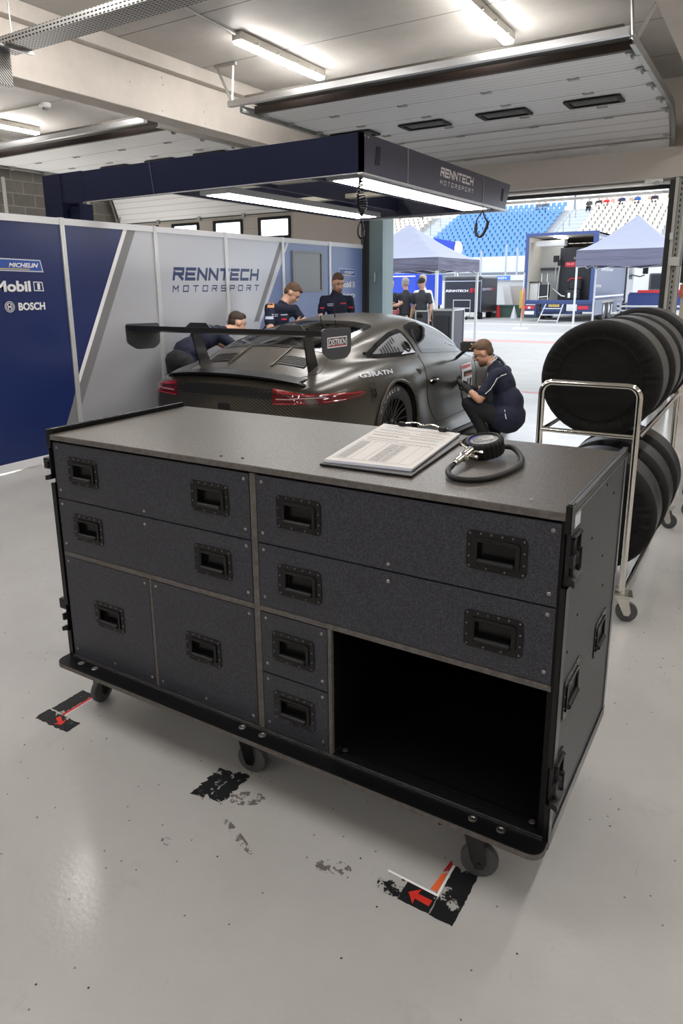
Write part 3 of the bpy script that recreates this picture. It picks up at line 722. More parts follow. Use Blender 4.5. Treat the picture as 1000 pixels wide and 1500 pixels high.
for v0, ua, ub in ((.54, .1, .5), (.52, .55, .9), (.66, .08, .45), (.68, .08, .40), (.66, .55, .88), (.69, .55, .9), (.80, .08, .45), (.83, .08, .38), (.80, .55, .92), (.84, .6, .85), (.955, .08, .34), (.93, .62, .9)):
    u = ua
    while u < ub:
        w_ = rnd.uniform(.008, .028); pline(u, u + w_, v0, v0 + .009, ink); u += w_ + .008
ink.build('printed_text', mat('grey_ink', (0.05, 0.05, 0.055, 1), 0.7), paps)
# clip
cl = MB(); c0, c1 = Vector((-1.022, 2.085, ztop)), Vector((-0.868, 2.062, ztop))
dx = (c1 - c0).normalized(); dy = Vector((-dx.y, dx.x, 0))
for c in (c0, c1):
    cl.cone(c - dx * .010 + Vector((0, 0, .008)), c + dx * .012 + Vector((0, 0, .008)), .008, n=12)
    cl.obox(Matrix.Translation(c + Vector((0, 0, .003)) + dy * .012) , .02, .03, .008)
cl.build('clip_foot', BLACKP, clip, bevel=0.001)
MB().tube(smoothpath([c0 + Vector((0, 0, .010)), c0.lerp(c1, .3) + dy * .012 + Vector((0, 0, .016)), c0.lerp(c1, .5) + dy * .002 + Vector((0, 0, .012)), c0.lerp(c1, .7) + dy * .012 + Vector((0, 0, .016)), c1 + Vector((0, 0, .010))], 6), .0022, 8).build('clip_wire', CHROME, clip, smooth=True)

# ---- digital tyre gauge with hose
gz = ZT + .001
g = empty('tyre_pressure_gauge', (-0.65, 1.86, ZT), 'digital tyre pressure gauge in ribbed black rubber with its hose curled beside the clipboard', 'gauge')
tilt = Euler((math.radians(12), math.radians(-4), 0)).to_matrix()
gc = Vector((-0.652, 1.862, gz + .010)); ga = tilt @ Vector((0, 0, 1)); gu, gw = MB().frame(ga)
bt = MB(); nseg = 96; prof = [(.043, -.004), (.050, 0), (.0525, .006), (.0525, .036), (.050, .042), (.043, .045), (.0405, .044), (.0395, .040)]
rings = []
for r0, h in prof:
    rings.append([bt.bm.verts.new(gc + ga * h + (gu * math.cos(t) + gw * math.sin(t)) * (r0 * (1 + (.045 if (i % 4 < 2 and r0 > .045) else 0)))) for i in range(nseg) for t in [2 * PI * i / nseg]])
for A, B in zip(rings, rings[1:]):
    for j in range(nseg): bt.bm.faces.new((A[j], A[(j+1) % nseg], B[(j+1) % nseg], B[j]))
bt.bm.faces.new(rings[0][::-1])
bt.build('rubber_boot', RUBBER, g)
MB().lathe(gc + ga * .038, ga, [(.041, 0), (.041, .002), (0, .002)], 40).build('dial_face', mat('silver_dial', (0.20, 0.205, 0.215, 1), 0.35, 0.4), g, smooth=True)
rt = Vector((0.86, 0.50, 0)).normalized(); upv = ga.cross(rt).normalized(); rt = upv.cross(ga).normalized()
fc = gc + ga * .0405
def fq(a0, a1, b0, b1, mb, h=0): mb.quad(*[fc + rt * a + upv * b + ga * h for a, b in ((a0, b0), (a1, b0), (a1, b1), (a0, b1))])
s_ = MB(); fq(-.029, .029, -.008, .020, s_, .0004); s_.build('display', mat('lcd_grey', (0.035, 0.04, 0.04, 1), 0.25), g)
s_ = MB()
for i in range(4): fq(-.022 + i * .012, -.015 + i * .012, -.020, -.012, s_, .0004)
s_.build('button', mat('blue_grey_button', (0.10, 0.12, 0.25, 1), 0.4), g)
s_ = MB(); s_.tube([fc + rt * (.0375 * math.cos(t)) + upv * (.0375 * math.sin(t)) for t in (math.radians(d) for d in range(110, 215, 7))], .0016, 6); s_.build('blue_ring', mat('blue_anodised', (0.02, 0.04, 0.55, 1), 0.3), g)
v0 = Vector((-.672, 1.822, gz + .028)); v1 = Vector((-.667, 1.650, gz + .016)); dv_ = (v1 - v0).normalized()
MB().cone(v0 + dv_ * -.01, v0 + dv_ * .022, .0115, n=8).build('blue_union', MATS['blue_anodised'], g, bevel=0.001)
vb = MB(); vb.cone(v0 + dv_ * .022, v0 + dv_ * .085, .0125, n=20).cone(v0 + dv_ * .085, v0 + dv_ * .092, .0125, .009, n=20).cone(v0 + dv_ * .092, v0 + dv_ * .135, .0095, n=16).cone(v0 + dv_ * .135, v0 + dv_ * .15, .007, n=12)
for t in range(10):
    a = 2 * PI * t / 10; q = Vector((math.cos(a), 0, math.sin(a))) * .0125
    vb.cone(v0 + dv_ * .026 + q, v0 + dv_ * .082 + q, .0016, n=6)
vb.build('chrome_valve', CHROME, g, smooth=True)
vl = MB(); e1 = Vector((-.93, .1, .35)).normalized()
vl.cone(v0 + dv_ * .020, v0 + dv_ * .012 + e1 * .034, .0035, n=8).cone(v0 + dv_ * .012 + e1 * .034, v0 + dv_ * .008 + e1 * .042, .007, n=10)
vl.cone(v0 + dv_ * .022, v0 + dv_ * .024 + Vector((.028, 0, 0)), .0035, n=8).cone(v0 + dv_ * .024 + Vector((.028, 0, 0)), v0 + dv_ * .024 + Vector((.036, 0, 0)), .0045, n=8)
vl.cone(v0 + dv_ * .05 + Vector((.01, 0, -.004)), v0 + dv_ * .055 + Vector((.030, 0, -.006)), .0055, n=8)
vl.build('bleed_lever', CHROME, g, smooth=True)
hp = smoothpath([(-.640, 1.905, gz + .020), (-.600, 1.930, gz + .018), (-.560, 1.885, gz + .010), (-.530, 1.800, gz + .008), (-.533, 1.700, gz + .007), (-.560, 1.610, gz + .007), (-.600, 1.575, gz + .007), (-.640, 1.585, gz + .008), (-.664, 1.625, gz + .012), v1 + dv_ * -.01], 8)
MB().tube(hp, .0075, 12).build('hose', RUBBER, g, smooth=True)

# ---- floor position marks of worn tape
def m_tape(name, col, amount, seed):
    mt = mat(name, col, 0.6, spec=.25)
    v = coords(mt, 'World', (1, 1, 1)); n = noise(mt, v, 45 + seed, 6, 0.75); n2 = noise(mt, v, 14 + seed, 3, 0.6)
    f = ramp(mt, math_(mt, 'ADD', math_(mt, 'MULTIPLY', n, .5), math_(mt, 'MULTIPLY', n2, .5)), [(amount, (0, 0, 0, 1)), (amount + .012, (1, 1, 1, 1))])
    setin(mt, 'Alpha', f); return mt
TAPE = m_tape('worn_black_tape', (0.010, 0.010, 0.012, 1), 0.405, 0)
TAPE2 = m_tape('very_worn_black_tape', (0.010, 0.010, 0.012, 1), 0.445, 3)
TAPER_ = m_tape('worn_red_tape', (0.40, 0.02, 0.02, 1), 0.40, 5)
REDA = m_tape('red_arrow_paint', (0.55, 0.03, 0.02, 1), 0.33, 9)
def ragged(x0, x1, y0, y1, seed, amp=.004, step=.008):
    rr = random.Random(seed); P = []
    def seg(a, b):
        n = max(2, int((Vector(b) - Vector(a)).length / step))
        for i in range(n):
            t = i / n; q = Vector(a).lerp(Vector(b), t); P.append(q + Vector((rr.uniform(-amp, amp), rr.uniform(-amp, amp))))
    seg((x0, y0), (x1, y0)); seg((x1, y0), (x1, y1)); seg((x1, y1), (x0, y1)); seg((x0, y1), (x0, y0)); return P
def flat(pts, z=.0006): return [Vector((p[0], p[1], z)) for p in pts]
def mark(name, label, parts, cat='floor marking'):
    cx_ = sum(p[0] for p in parts[0][1]) / len(parts[0][1]); cy = sum(p[1] for p in parts[0][1]) / len(parts[0][1])
    r = empty(name, (cx_, cy, 0), label, cat)
    for nm, pts, mt, z in parts:
        mb = MB(); mb.prism(flat(pts, z), (0, 0, .0004)); mb.build(nm, mt, r)
    return r
def arrow(tip, d, s):       # flat arrow
    d = Vector(d).normalized(); n = Vector((-d.y, d.x)); t = Vector(tip)
    return [t, t - d * .40 * s + n * .42 * s, t - d * .36 * s + n * .14 * s, t - d * s + n * .16 * s, t - d * s - n * .16 * s, t - d * .36 * s - n * .14 * s, t - d * .40 * s - n * .42 * s]
mark('floor_mark', 'worn black tape corner with a red arrow by the left wheel of the workbench', [
    ('tape_strip', ragged(-2.103, -2.040, 1.40, 1.540, 1, .002), TAPE, .0006), ('tape_strip', ragged(-2.105, -1.935, 1.332, 1.392, 2, .003), TAPE, .0007),
    ('red_edge', [(-2.038, 1.393), (-2.026, 1.393), (-2.026, 1.545), (-2.038, 1.545)], TAPER_, .0008), ('white_edge', [(-2.026, 1.393), (-2.021, 1.393), (-2.021, 1.545), (-2.026, 1.545)], m_tape('worn_white_tape', (0.6, 0.6, 0.6, 1), .42, 2), .0008),
    ('arrow', arrow((-1.985, 1.352), (0.9, -.45), .055), REDA, .0012)])
mark('floor_mark', 'torn patch of black tape in front of the middle wheel of the workbench', [
    ('tape_strip', ragged(-1.350, -1.296, 1.332, 1.470, 4, .006), TAPE2, .0006), ('tape_strip', ragged(-1.292, -1.243, 1.340, 1.485, 6, .007), TAPE2, .0007)])
mark('floor_mark', 'worn black tape corner with a red arrow by the right wheel of the workbench', [
    ('tape_strip', ragged(-.553, -.490, 1.312, 1.487, 8, .0015), TAPE2, .0006), ('tape_strip', ragged(-.640, -.555, 1.314, 1.378, 9, .001), TAPE, .0007),
    ('tape_strip', ragged(-.708, -.640, 1.314, 1.378, 11, .001), m_tape('flaking_black_tape', (0.010, 0.010, 0.012, 1), .52, 12), .0007),
    ('white_edge', [(-.700, 1.378), (-.557, 1.372), (-.557, 1.379), (-.700, 1.384)], WHITE, .0009), ('white_edge', [(-.560, 1.372), (-.554, 1.372), (-.554, 1.485), (-.560, 1.485)], WHITE, .0010),
    ('orange_label', [(-.580, 1.385), (-.562, 1.385), (-.562, 1.455), (-.574, 1.445)], mat('orange_red_label', (0.70, 0.12, 0.03, 1), .5), .0009), ('red_edge', [(-.575, 1.452), (-.562, 1.462), (-.562, 1.487), (-.570, 1.500)], TAPER_, .0009),
    ('arrow', arrow((-.624, 1.347), (-1, .05), .062), REDA, .0012)])
# scuffs on the floor
SC = m_tape('tyre_scuff', (0.12, 0.11, 0.10, 1), 0.52, 21)
SCL = ['small round black scuff on the floor at lower left, left of the others', 'pale smeared scuff on the floor just right of the torn tape patch', 'hatched grey scuff on the floor nearest the right tape corner', 'long thin dark streak on the floor between the torn tape and the right tape corner']
for nm, x, y, sx, sy, a in (('rubber_scuff', -1.276, 1.152, .018, .015, 0), ('rubber_scuff', -1.19, 1.40, .06, .03, .5), ('rubber_scuff', -.83, 1.315, .05, .025, .3), ('rubber_scuff', -1.12, 1.27, .09, .012, -.4)):
    pts = [(x + math.cos(t) * sx * math.cos(a) - math.sin(t) * sy * math.sin(a), y + math.cos(t) * sx * math.sin(a) + math.sin(t) * sy * math.cos(a)) for t in (2 * PI * i / 18 for i in range(18))]
    o = MB().prism(flat(pts, .0004), (0, 0, .0002)).build('floor_stain', SC)
    tag(o, SCL.pop(0), 'stain', 'scuffs on the floor')

# ================================================================== TYRE TROLLEY
tr = empty('tyre_trolley', (-.66, 3.9, 0), 'chromed tube trolley on wheels carrying covered tyres', 'trolley')
def uframe(y):
    ztp = 1.073; xa, xb = -.866, -.452; r_ = .05
    pts = [(xa, y, .125), (xa, y, ztp - r_)] + [(xa + r_ - r_ * math.cos(t), y, ztp - r_ + r_ * math.sin(t)) for t in (math.radians(d) for d in range(15, 90, 15))] + [(xa + r_, y, ztp), (xb - r_, y, ztp)] + \
          [(xb - r_ + r_ * math.sin(t), y, ztp - r_ + r_ * math.cos(t)) for t in (math.radians(d) for d in range(15, 90, 15))] + [(xb, y, ztp - r_), (xb, y, .125)]
    MB().tube(pts, .0145, 14).build('end_frame', CHROME, tr, smooth=True)
    MB().cone((xa, y, .855), (xb, y, .855), .011).build('cross_bar', CHROME, tr, smooth=True)
uframe(3.20); uframe(4.68)
for x in (-.866, -.452):
    MB().cone((x + .01, 3.20, .855), (x + .01, 4.68, .855), .012).build('upper_rail', CHROME, tr, smooth=True)
    MB().cone((x + .01, 3.20, .150), (x + .01, 4.68, .150), .012).build('lower_rail', CHROME, tr, smooth=True)
MB().cone((-.866, 3.2, .150), (-.452, 3.2, .150), .011).build('cross_bar', CHROME, tr, smooth=True)
ZINC = mat('zinc_plate', (0.68, 0.66, 0.62, 1), 0.28, 1.0)
for x, y, a in ((-.452, 3.20, 3.35), (-.452, 4.68, 3.0), (-.866, 3.2, 2.0), (-.866, 4.68, .6)):
    caster(x, y, a, tr, .048, .135, RUBG, ZINC, pedal=(y < 4))
COVER = mat('black_nylon_cover', (0.006, 0.006, 0.0065, 1), 0.8, spec=.3)
v = coords(COVER, 'World'); bump(COVER, noise(COVER, v, 9, 4, .6), .5, .02)
TREAD = mat('tyre_rubber_grey', (0.05, 0.05, 0.053, 1), 0.42)
v = coords(TREAD, 'World'); nn = noise(TREAD, v, 18, 4, .6); setin(TREAD, 'Base Color', ramp(TREAD, nn, [(.35, (.022, .022, .024, 1)), (.7, (.055, .055, .06, 1))]))
def covered_tyre(x, y, z, R_, label, W=.30, seed=0):
    r = empty('covered_tyre', (x, y, z), label, 'tyre', 'covered tyres on the trolley')
    t = MB(); t.lathe((x, y + W * .03, z), (0, 1, 0), [(R_ * .60, .01), (R_ * .86, 0), (R_ * .965, .015), (R_ * .995, .04), (R_, .07), (R_ * 1.0, W - .05), (R_ * .97, W - .015), (R_ * .86, W - .005), (R_ * .6, W - .01)], 64)
    t.build('tyre', TREAD, r, smooth=True)
    c = MB(); rr = random.Random(seed); NR = 240; ph = [rr.uniform(0, 6.28) for _ in range(6)]
    prof = [(0.0, .004), (.25, -.004), (.50, .004), (.66, -.010), (.70, -.018), (.74, -.006), (.80, -.016), (.88, -.020), (.95, -.010), (.992, .012), (1.010, .035), (1.006, .050)]
    ringsv = []
    for i, (q, h) in enumerate(prof):
        ring = []
        for j in range(NR):
            a = 2 * PI * j / NR
            pl = math.sin(a * 31 + ph[0] + 1.5 * math.sin(a * 5 + ph[1])) * .6 + math.sin(a * 53 + ph[2]) * .4
            amp = {4: .35, 5: .9, 6: 1.0, 7: .9, 8: .7, 9: .5, 10: .25, 3: .25}.get(i, 0)
            hh = h + pl * .0032 * amp; rad = q * R_ * (1 + (.012 * pl if i in (4, 5) else 0))
            if i == 2: hh += .006 * math.sin(a * 3 + ph[3])
            if i == 1: hh += .004 * math.sin(a * 2 + ph[4])
            ring.append(c.bm.verts.new((x + math.cos(a) * max(rad, 1e-3), y + hh, z + math.sin(a) * max(rad, 1e-3))))
        ringsv.append(ring)
    for A, B in zip(ringsv, ringsv[1:]):
        for j in range(NR): c.bm.faces.new((A[j], A[(j+1) % NR], B[(j+1) % NR], B[j]))
    c.build('cover', COVER, r, smooth=True, sharp=0)
    st = MB(); st.tube([(x + math.cos(a) * R_ * .70, y - .017, z + math.sin(a) * R_ * .70) for a in (2 * PI * i / 48 for i in range(48))], .0035, 6, closed=True)
    st.build('elastic_seam', COVER, r, smooth=True)
    return r
covered_tyre(-.652, 3.335, 1.078, .262, 'nearest covered tyre on the upper deck of the trolley', .29, 1)
covered_tyre(-.640, 3.66, 1.080, .262, 'second covered tyre from the front on the upper deck', .29, 2)
covered_tyre(-.640, 3.99, 1.080, .262, 'third covered tyre from the front on the upper deck', .29, 3)
covered_tyre(-.640, 4.33, 1.090, .275, 'rearmost covered tyre on the upper deck of the trolley', .29, 4)
covered_tyre(-.640, 3.33, .446, .283, 'nearest covered tyre on the lower deck behind the workbench corner', .27, 5)
covered_tyre(-.630, 3.66, .446, .283, 'middle covered tyre on the lower deck of the trolley', .27, 6)
covered_tyre(-.630, 4.00, .446, .283, 'third covered tyre on the lower deck of the trolley', .27, 7)
fc_ = empty('flight_case', (-.12, 5.2, 0), 'black flight case with silver edges behind the tyre trolley', 'flight case')
MB().box(-.40, .35, 4.98, 5.6, .14, .82).build('body', BLACKF, fc_)
MB().box(-.405, .355, 4.975, 5.605, .80, .83).box(-.405, .355, 4.975, 5.605, .13, .15).box(-.41, -.39, 4.97, 4.99, .14, .82).box(-.405, .355, 4.972, 4.98, .66, .70).build('metal_edging', ALUW, fc_)
MB().box(-.36, -.28, 4.970, 4.979, .70, .76).build('label_plate', WHITE, fc_)
for x, y in ((-.34, 5.05), (.28, 5.05), (-.34, 5.53), (.28, 5.53)): caster(x, y, 1.0, fc_, .045, .13, RUBG, ZINC, False)
# ================================================================== PARTITION WALL
XW = -5.35
pw = empty('partition_wall', (XW, 6.6, 0), 'navy and silver printed partition wall behind the race car', 'partition')
posts = [3.10, 4.20, 5.295, 6.37, 7.465, 8.575, 9.555]
def px_(y, z, d=0.0): return Vector((XW + d, y, z))
def m_print(name, col, rough, metal=0.0):
    mt = mat(name, col, rough, metal); return mt
NB = m_print('navy_print', srgb(30, 44, 92), 0.28)
LB = m_print('blue_print', srgb(112, 130, 176), 0.3)
SV = m_print('silver_print', srgb(176, 177, 182), 0.33, 0.35)
SG = m_print('grey_stripe', srgb(120, 120, 122), 0.35)
SW = m_print('pale_stripe', srgb(205, 207, 214), 0.3)
def sheet(nm, pts, mt, d=0.0): return MB().prism([px_(y, z, d) for y, z in pts], (-.012, 0, 0)).build(nm, mt, pw)
zb, zt = 0.08, 2.045
sA = lambda z: 4.905 + (z - 2.045) * (4.90 - 4.055) / (2.045 - 0.34)    # left stripe
sB = lambda z: 7.40 + (z - 2.03) * 0.60                                 # right stripe
for i in range(6):
    y0, y1 = posts[i], posts[i + 1]
    if i == 0:
        sheet('print_panel', [(y0, zb), (sA(zb), zb), (sA(zb) + .02, zb), (4.20, .55), (4.2, zt), (y0, zt)], NB)
        sheet('stripe', [(sA(zb), zb), (4.2, zb), (4.2, .66), (sA(.5), .5)], SG, .001)
    elif i == 1:
        sheet('print_panel', [(4.2, .62), (sA(zt), zt), (4.2, zt)], NB, .0002)
        sheet('print_panel', [(4.2, zb), (y1, zb), (y1, zt), (sA(zt) + .1, zt), (4.2, .5)], SV)
        sheet('stripe', [(4.2, .60), (4.2, .68), (sA(zt) - .012, zt), (sA(zt) + .035, zt)], WHITE, .0016)
        sheet('stripe', [(4.2, .40), (4.2, .62), (sA(zt) + .035, zt), (sA(zt) + .14, zt)], SG, .0012)
    elif i in (2, 3):
        if i == 3:
            sheet('print_panel', [(y0, zb), (y1, zb), (y1, zt), (y0, zt)], SV)
            sheet('stripe', [(sB(1.1), 1.1), (sB(1.1) + .09, 1.1), (y1, 2.0), (y1, zt), (sB(zt), zt)], SG, .001)
            sheet('stripe', [(sB(1.1) + .11, 1.1), (sB(1.1) + .15, 1.1), (y1, 1.84), (y1, 1.93)], SW, .0012)
            sheet('print_panel', [(sB(1.1) + .15, 1.1), (y1, 1.1), (y1, 1.84)], LB, .0014)
            sheet('print_panel', [(sB(1.1) + .15, 1.1), (y1, 1.1), (y1, zb), (6.4 + .1, zb)], LB, .0014)
        else: sheet('print_panel', [(y0, zb), (y1, zb), (y1, zt), (y0, zt)], SV)
    else:
        sheet('print_panel', [(y0, zb), (y1, zb), (y1, zt), (y0, zt)], LB)
        if i == 4: sheet('stripe', [(y0 + .02, 1.92), (y0 + .06, 1.92), (y0 + .14, zt), (y0 + .09, zt)], SW, .001)
for y in posts:
    t = MB(); t.box(XW - .035, XW + .012, y - .022, y + .022, 0, 2.105)
    t.box(XW + .012, XW + .016, y - .020, y - .010, 0, 2.104).box(XW + .012, XW + .016, y + .010, y + .020, 0, 2.104).box(XW + .012, XW + .016, y - .003, y + .003, 0, 2.104)
    t.build('post', ALUW, pw, bevel=0.001)
for a, b in zip(posts, posts[1:]):
    MB().box(XW - .03, XW + .008, a + .022, b - .022, zt, 2.10).build('top_rail', mat('white_profile', (0.72, 0.73, 0.76, 1), .35), pw)
    MB().box(XW - .03, XW + .008, a + .022, b - .022, .012, zb).build('bottom_rail', mat('white_profile', 0), pw)
UPZ, RTY = (0, 0, 1), (0, 1, 0)
strokes('RENNTECH', px_(5.505, 1.580), RTY, UPZ, 1.47, .135, .033, NB, pw, slant=.22, gap=.14)
strokes('MOTORSPORT', px_(5.495, 1.462), RTY, UPZ, 1.47, .070, .013, NB, pw, slant=.2, gap=.75)
def sponsor(y0, yR, k=1.0):
    W_ = yR - y0
    # blue tyre maker badge, yellow rule, no mascot
    MB().prism([px_(y0, 1.655, .001), px_(yR + .01, 1.645, .001), px_(yR - .01, 1.745, .001), px_(y0, 1.755, .001)], (.001, 0, 0)).build('badge_border', SW, pw)
    MB().prism([px_(y0 + .012, 1.663, .0022), px_(yR - .002, 1.655, .0022), px_(yR - .018, 1.737, .0022), px_(y0 + .012, 1.745, .0022)], (.001, 0, 0)).build('badge_field', mat('badge_blue', srgb(44, 82, 160), .35), pw)
    MB().prism([px_(y0 + .012, 1.668, .0036), px_(y0 + W_ * .74, 1.665, .0036), px_(y0 + W_ * .74, 1.671, .0036), px_(y0 + .012, 1.675, .0036)], (.0006, 0, 0)).build('badge_rule', mat('badge_yellow', srgb(220, 200, 110), .4), pw)
    text('MICHELIN', px_(y0 + W_ * .32, 1.682, .004), RTY, UPZ, W_ * .60, .036, WHITE, pw, shear=.3, bold=.03)
    text('Mobil', px_(yR - .46 * k, 1.487, .002), RTY, UPZ, .33 * k, .088, WHITE, pw, bold=.035)
    t = MB(); ringplate(t, [(yR - .10 * k, 1.492), (yR - .005, 1.489), (yR - .012, 1.566), (yR - .10 * k, 1.569)], [(yR - .093 * k, 1.499), (yR - .013, 1.496), (yR - .019, 1.559), (yR - .093 * k, 1.562)], lambda a, b: px_(a, b, .001), (.001, 0, 0))
    t.build('number_box', WHITE, pw)
    text('1', px_(yR - .066 * k, 1.503, .003), RTY, UPZ, .026, .052, WHITE, pw, bold=.02)
    text('BOSCH', px_(yR - .265 * k, 1.335, .002), RTY, UPZ, .255 * k, .064, WHITE, pw, bold=.035)
    for r_ in (.042, .030):
        MB().tube([px_(yR - .345 * k + r_ * math.cos(a), 1.368 + r_ * math.sin(a), .003) for a in (2 * PI * i / 28 for i in range(28))], .0025, 6, closed=True).build('emblem_ring', WHITE, pw)
    MB().box(XW + .001, XW + .003, yR - .345 * k - .016, yR - .345 * k - .010, 1.345, 1.391).box(XW + .001, XW + .003, yR - .345 * k + .010, yR - .345 * k + .016, 1.345, 1.391).box(XW + .001, XW + .003, yR - .345 * k - .014, yR - .345 * k + .014, 1.362, 1.374).build('emblem_armature', WHITE, pw)
sponsor(3.50, 3.962)
sponsor(8.83, 9.285, .95)
w = MB(); ringplate(w, [(7.66, 1.44), (8.37, 1.44), (8.37, 1.955), (7.66, 1.955)], [(7.685, 1.465), (8.335, 1.465), (8.335, 1.93), (7.685, 1.93)], lambda a, b: px_(a, b, .002), (.02, 0, 0))
fr_ = w.build('window_frame', SG, pw)
MB().box(XW + .004, XW + .010, 7.68, 8.34, 1.46, 1.935).build('pane', mat('mirror_acrylic', (0.14, 0.145, 0.15, 1), .12), fr_)

# ================================================================== LIGHT GANTRY
gy = 4.42; gxr = -2.49; gz0, gz1 = 2.25, 2.50
gt = empty('lighting_gantry', (-5.7, gy, 0), 'navy overhead lighting gantry hanging above the race car', 'gantry')
NV = mat('navy_gantry_panel', srgb(25, 30, 57), .5, spec=.15)
NV2 = mat('dark_navy_panel', srgb(24, 27, 48), .4)
GREYN = mat('grey_navy_fascia', srgb(74, 74, 92), .32)
MB().box(-5.30, gxr, gy, gy + .03, gz0, gz1).build('front_fascia', NV, gt)
MB().box(-5.78, -5.30, gy - .002, gy + .03, gz0 - .0, gz1 + .005).build('front_fascia', NV, gt)
MB().cone((-4.435, gy - .004, gz0), (-4.47, gy - .004, gz1), .0025, n=4).build('fascia_joint', mat('joint_line', (0.12, 0.13, 0.2, 1), .5), gt)
MB().box(-5.82, -5.58, gy - .01, gy + .22, 0, gz1 + .005).build('post', NV, gt, bevel=.004)
MB().box(-5.56, -5.42, gy + .05, gy + .20, 1.9, gz0).build('post_bracket', NV, gt, bevel=.004)
MB().box(-5.30, gxr, gy + .001, gy + .032, gz0 - .004, gz0).box(gxr - .035, gxr + .003, gy, 7.50, gz0 - .012, gz0).box(-4.30, gxr, 7.47, 7.5, gz0 - .012, gz0).build('edge_profile', ALUW, gt)
MB().prism([(gxr, gy, gz0), (gxr, 7.40, gz0), (gxr, 7.53, gz1), (gxr, gy, gz1)], (-.03, 0, 0)).build('side_fascia', GREYN, gt)
MB().box(-5.3, gxr - .03, gy + .032, gy + .2, gz0 + .02, gz0 + .03).build('inner_flange', NV2, gt)
MB().box(-4.30, gxr - .03, 7.35, 7.50, gz0, gz1 - .03).build('rear_fascia', NV2, gt)
MB().box(-4.32, -4.28, gy + .03, 7.5, gz0, gz1 - .03).build('side_fascia', NV2, gt)
MB().box(-3.72, -3.68, gy + .03, 7.4, gz0 + .05, gz1 - .03).box(-3.15, -3.11, gy + .03, 7.4, gz0 + .05, gz1 - .03).build('inner_beam', NV2, gt)
for y in (5.0, 6.2): MB().box(-4.3, gxr - .03, y, y + .10, gz0 + .08, gz0 + .12).build('cross_beam', mat('cream_steel', (.55, .52, .45, 1), .5), gt)
for y, s in ((5.12, .010), (6.74, .010)): MB().box(gxr, gxr + .004, y - s, y + s, gz0, gz1).build('joint_strip', SG, gt)
for a, b in ((4.60, 4.66), (7.26, 7.31)):
    MB().prism([(gxr + .001, a, gz0 + .07), (gxr + .001, b, gz0 + .07), (gxr + .001, b + .02, gz1 - .06), (gxr + .001, a + .02, gz1 - .06)], (.003, 0, 0)).build('grip_slot', mat('dark_slot', (.02, .02, .03, 1), .7), gt)
for y, z in ((4.45, 2.48), (4.50, 2.478)): MB().cone((gxr, y, z), (gxr + .006, y, z), .008, n=8).build('rivet', ALU, gt)
strokes('RENNTECH', (gxr + .004, 5.72, 2.375), RTY, UPZ, .76, .072, .0165, WHITE, gt, slant=.22, gap=.14)
strokes('MOTORSPORT', (gxr + .004, 5.72, 2.312), RTY, UPZ, .76, .036, .006, WHITE, gt, slant=.2, gap=.75)
PANM = mat('led_panel_light', (1.0, 0.98, 0.96, 1), .4, emit=PANEL)
def led(x, y0, y1, wd, label):
    r = empty('led_light', (x, y0, gz0), label, 'light')
    MB().box(x - wd/2 - .03, x + wd/2 + .03, y0 - .05, y1 + .05, gz0 - .008, gz0 + .04).build('housing', ALUW, r)
    ym = (y0 + y1) / 2
    for a, b in ((y0, ym - .02), (ym + .02, y1)): MB().box(x - wd/2, x + wd/2, a, b, gz0 - .011, gz0 - .008).build('diffuser', PANM, r)
    return r
led(-2.72, 4.62, 7.15, .24, 'long bright light panel under the right side of the navy gantry')
led(-4.0, 4.70, 7.20, .24, 'long bright light panel under the left side of the navy gantry')
# coiled air hoses
def coil(pts, r, n, rad):
    P = smoothpath(pts, 10); out = []; tot = len(P) - 1
    for i in range(n * 8):
        t = i / (n * 8 - 1) * tot; k = min(int(t), tot - 1); f = t - k; c = P[k].lerp(P[k+1], f); d = (P[k+1] - P[k]).normalized()
        u, w_ = MB().frame(d); a = 2 * PI * i / 8; R_ = rad(i / (n * 8 - 1)) if callable(rad) else rad
        out.append(c + (u * math.cos(a) + w_ * math.sin(a)) * R_)
    return MB().tube(out, r, 5)
r = empty('coiled_cable', (-2.60, 4.60, 2.25), 'bunched coiled black cable hanging from the near corner of the gantry', 'cable')
coil([(-2.60, 4.60, 2.25), (-2.60, 4.60, 2.13), (-2.585, 4.60, 2.04), (-2.60, 4.60, 1.99)], .0045, 16, lambda t: .010 + .024 * math.sin(PI * min(1, t * 1.05)) ** 2).build('coil', RUBBER, r)
coil([(-2.605, 4.60, 2.24), (-2.625, 4.60, 2.10), (-2.605, 4.60, 2.02)], .004, 22, .009).build('coil', RUBBER, r)
MB().tube([(-2.60, 4.60, 1.99), (-2.60, 4.60, 1.955)], .003, 6).build('cord', RUBBER, r)
coil([(-2.60, 4.60, 1.955), (-2.622, 4.60, 1.91), (-2.622, 4.60, 1.86), (-2.60, 4.60, 1.835), (-2.578, 4.60, 1.86), (-2.585, 4.60, 1.92), (-2.60, 4.6, 1.955)], .003, 34, .006).build('loop', RUBBER, r)
r = empty('coiled_cable', (-2.545, 6.9, 2.25), 'black padded cable loop hanging at the far end of the gantry', 'cable')
MB().tube(smoothpath([(-2.545, 6.9, 2.25), (-2.545, 6.9, 2.20)], 4), .004, 6).build('cord', RUBBER, r)
coil([(-2.545, 6.9, 2.20), (-2.60, 6.9, 2.12), (-2.605, 6.9, 2.04)], .0035, 20, .006).build('coil', RUBBER, r)
coil([(-2.545, 6.9, 2.20), (-2.515, 6.9, 2.13), (-2.49, 6.9, 2.10)], .0035, 20, .006).build('coil', RUBBER, r)
MB().tube(smoothpath([(-2.605, 6.9, 2.09), (-2.608, 6.9, 2.01), (-2.575, 6.9, 1.965), (-2.535, 6.9, 1.98), (-2.495, 6.9, 2.06), (-2.49, 6.9, 2.10)], 8), .015, 10).build('padded_loop', RUBBER, r, smooth=True)

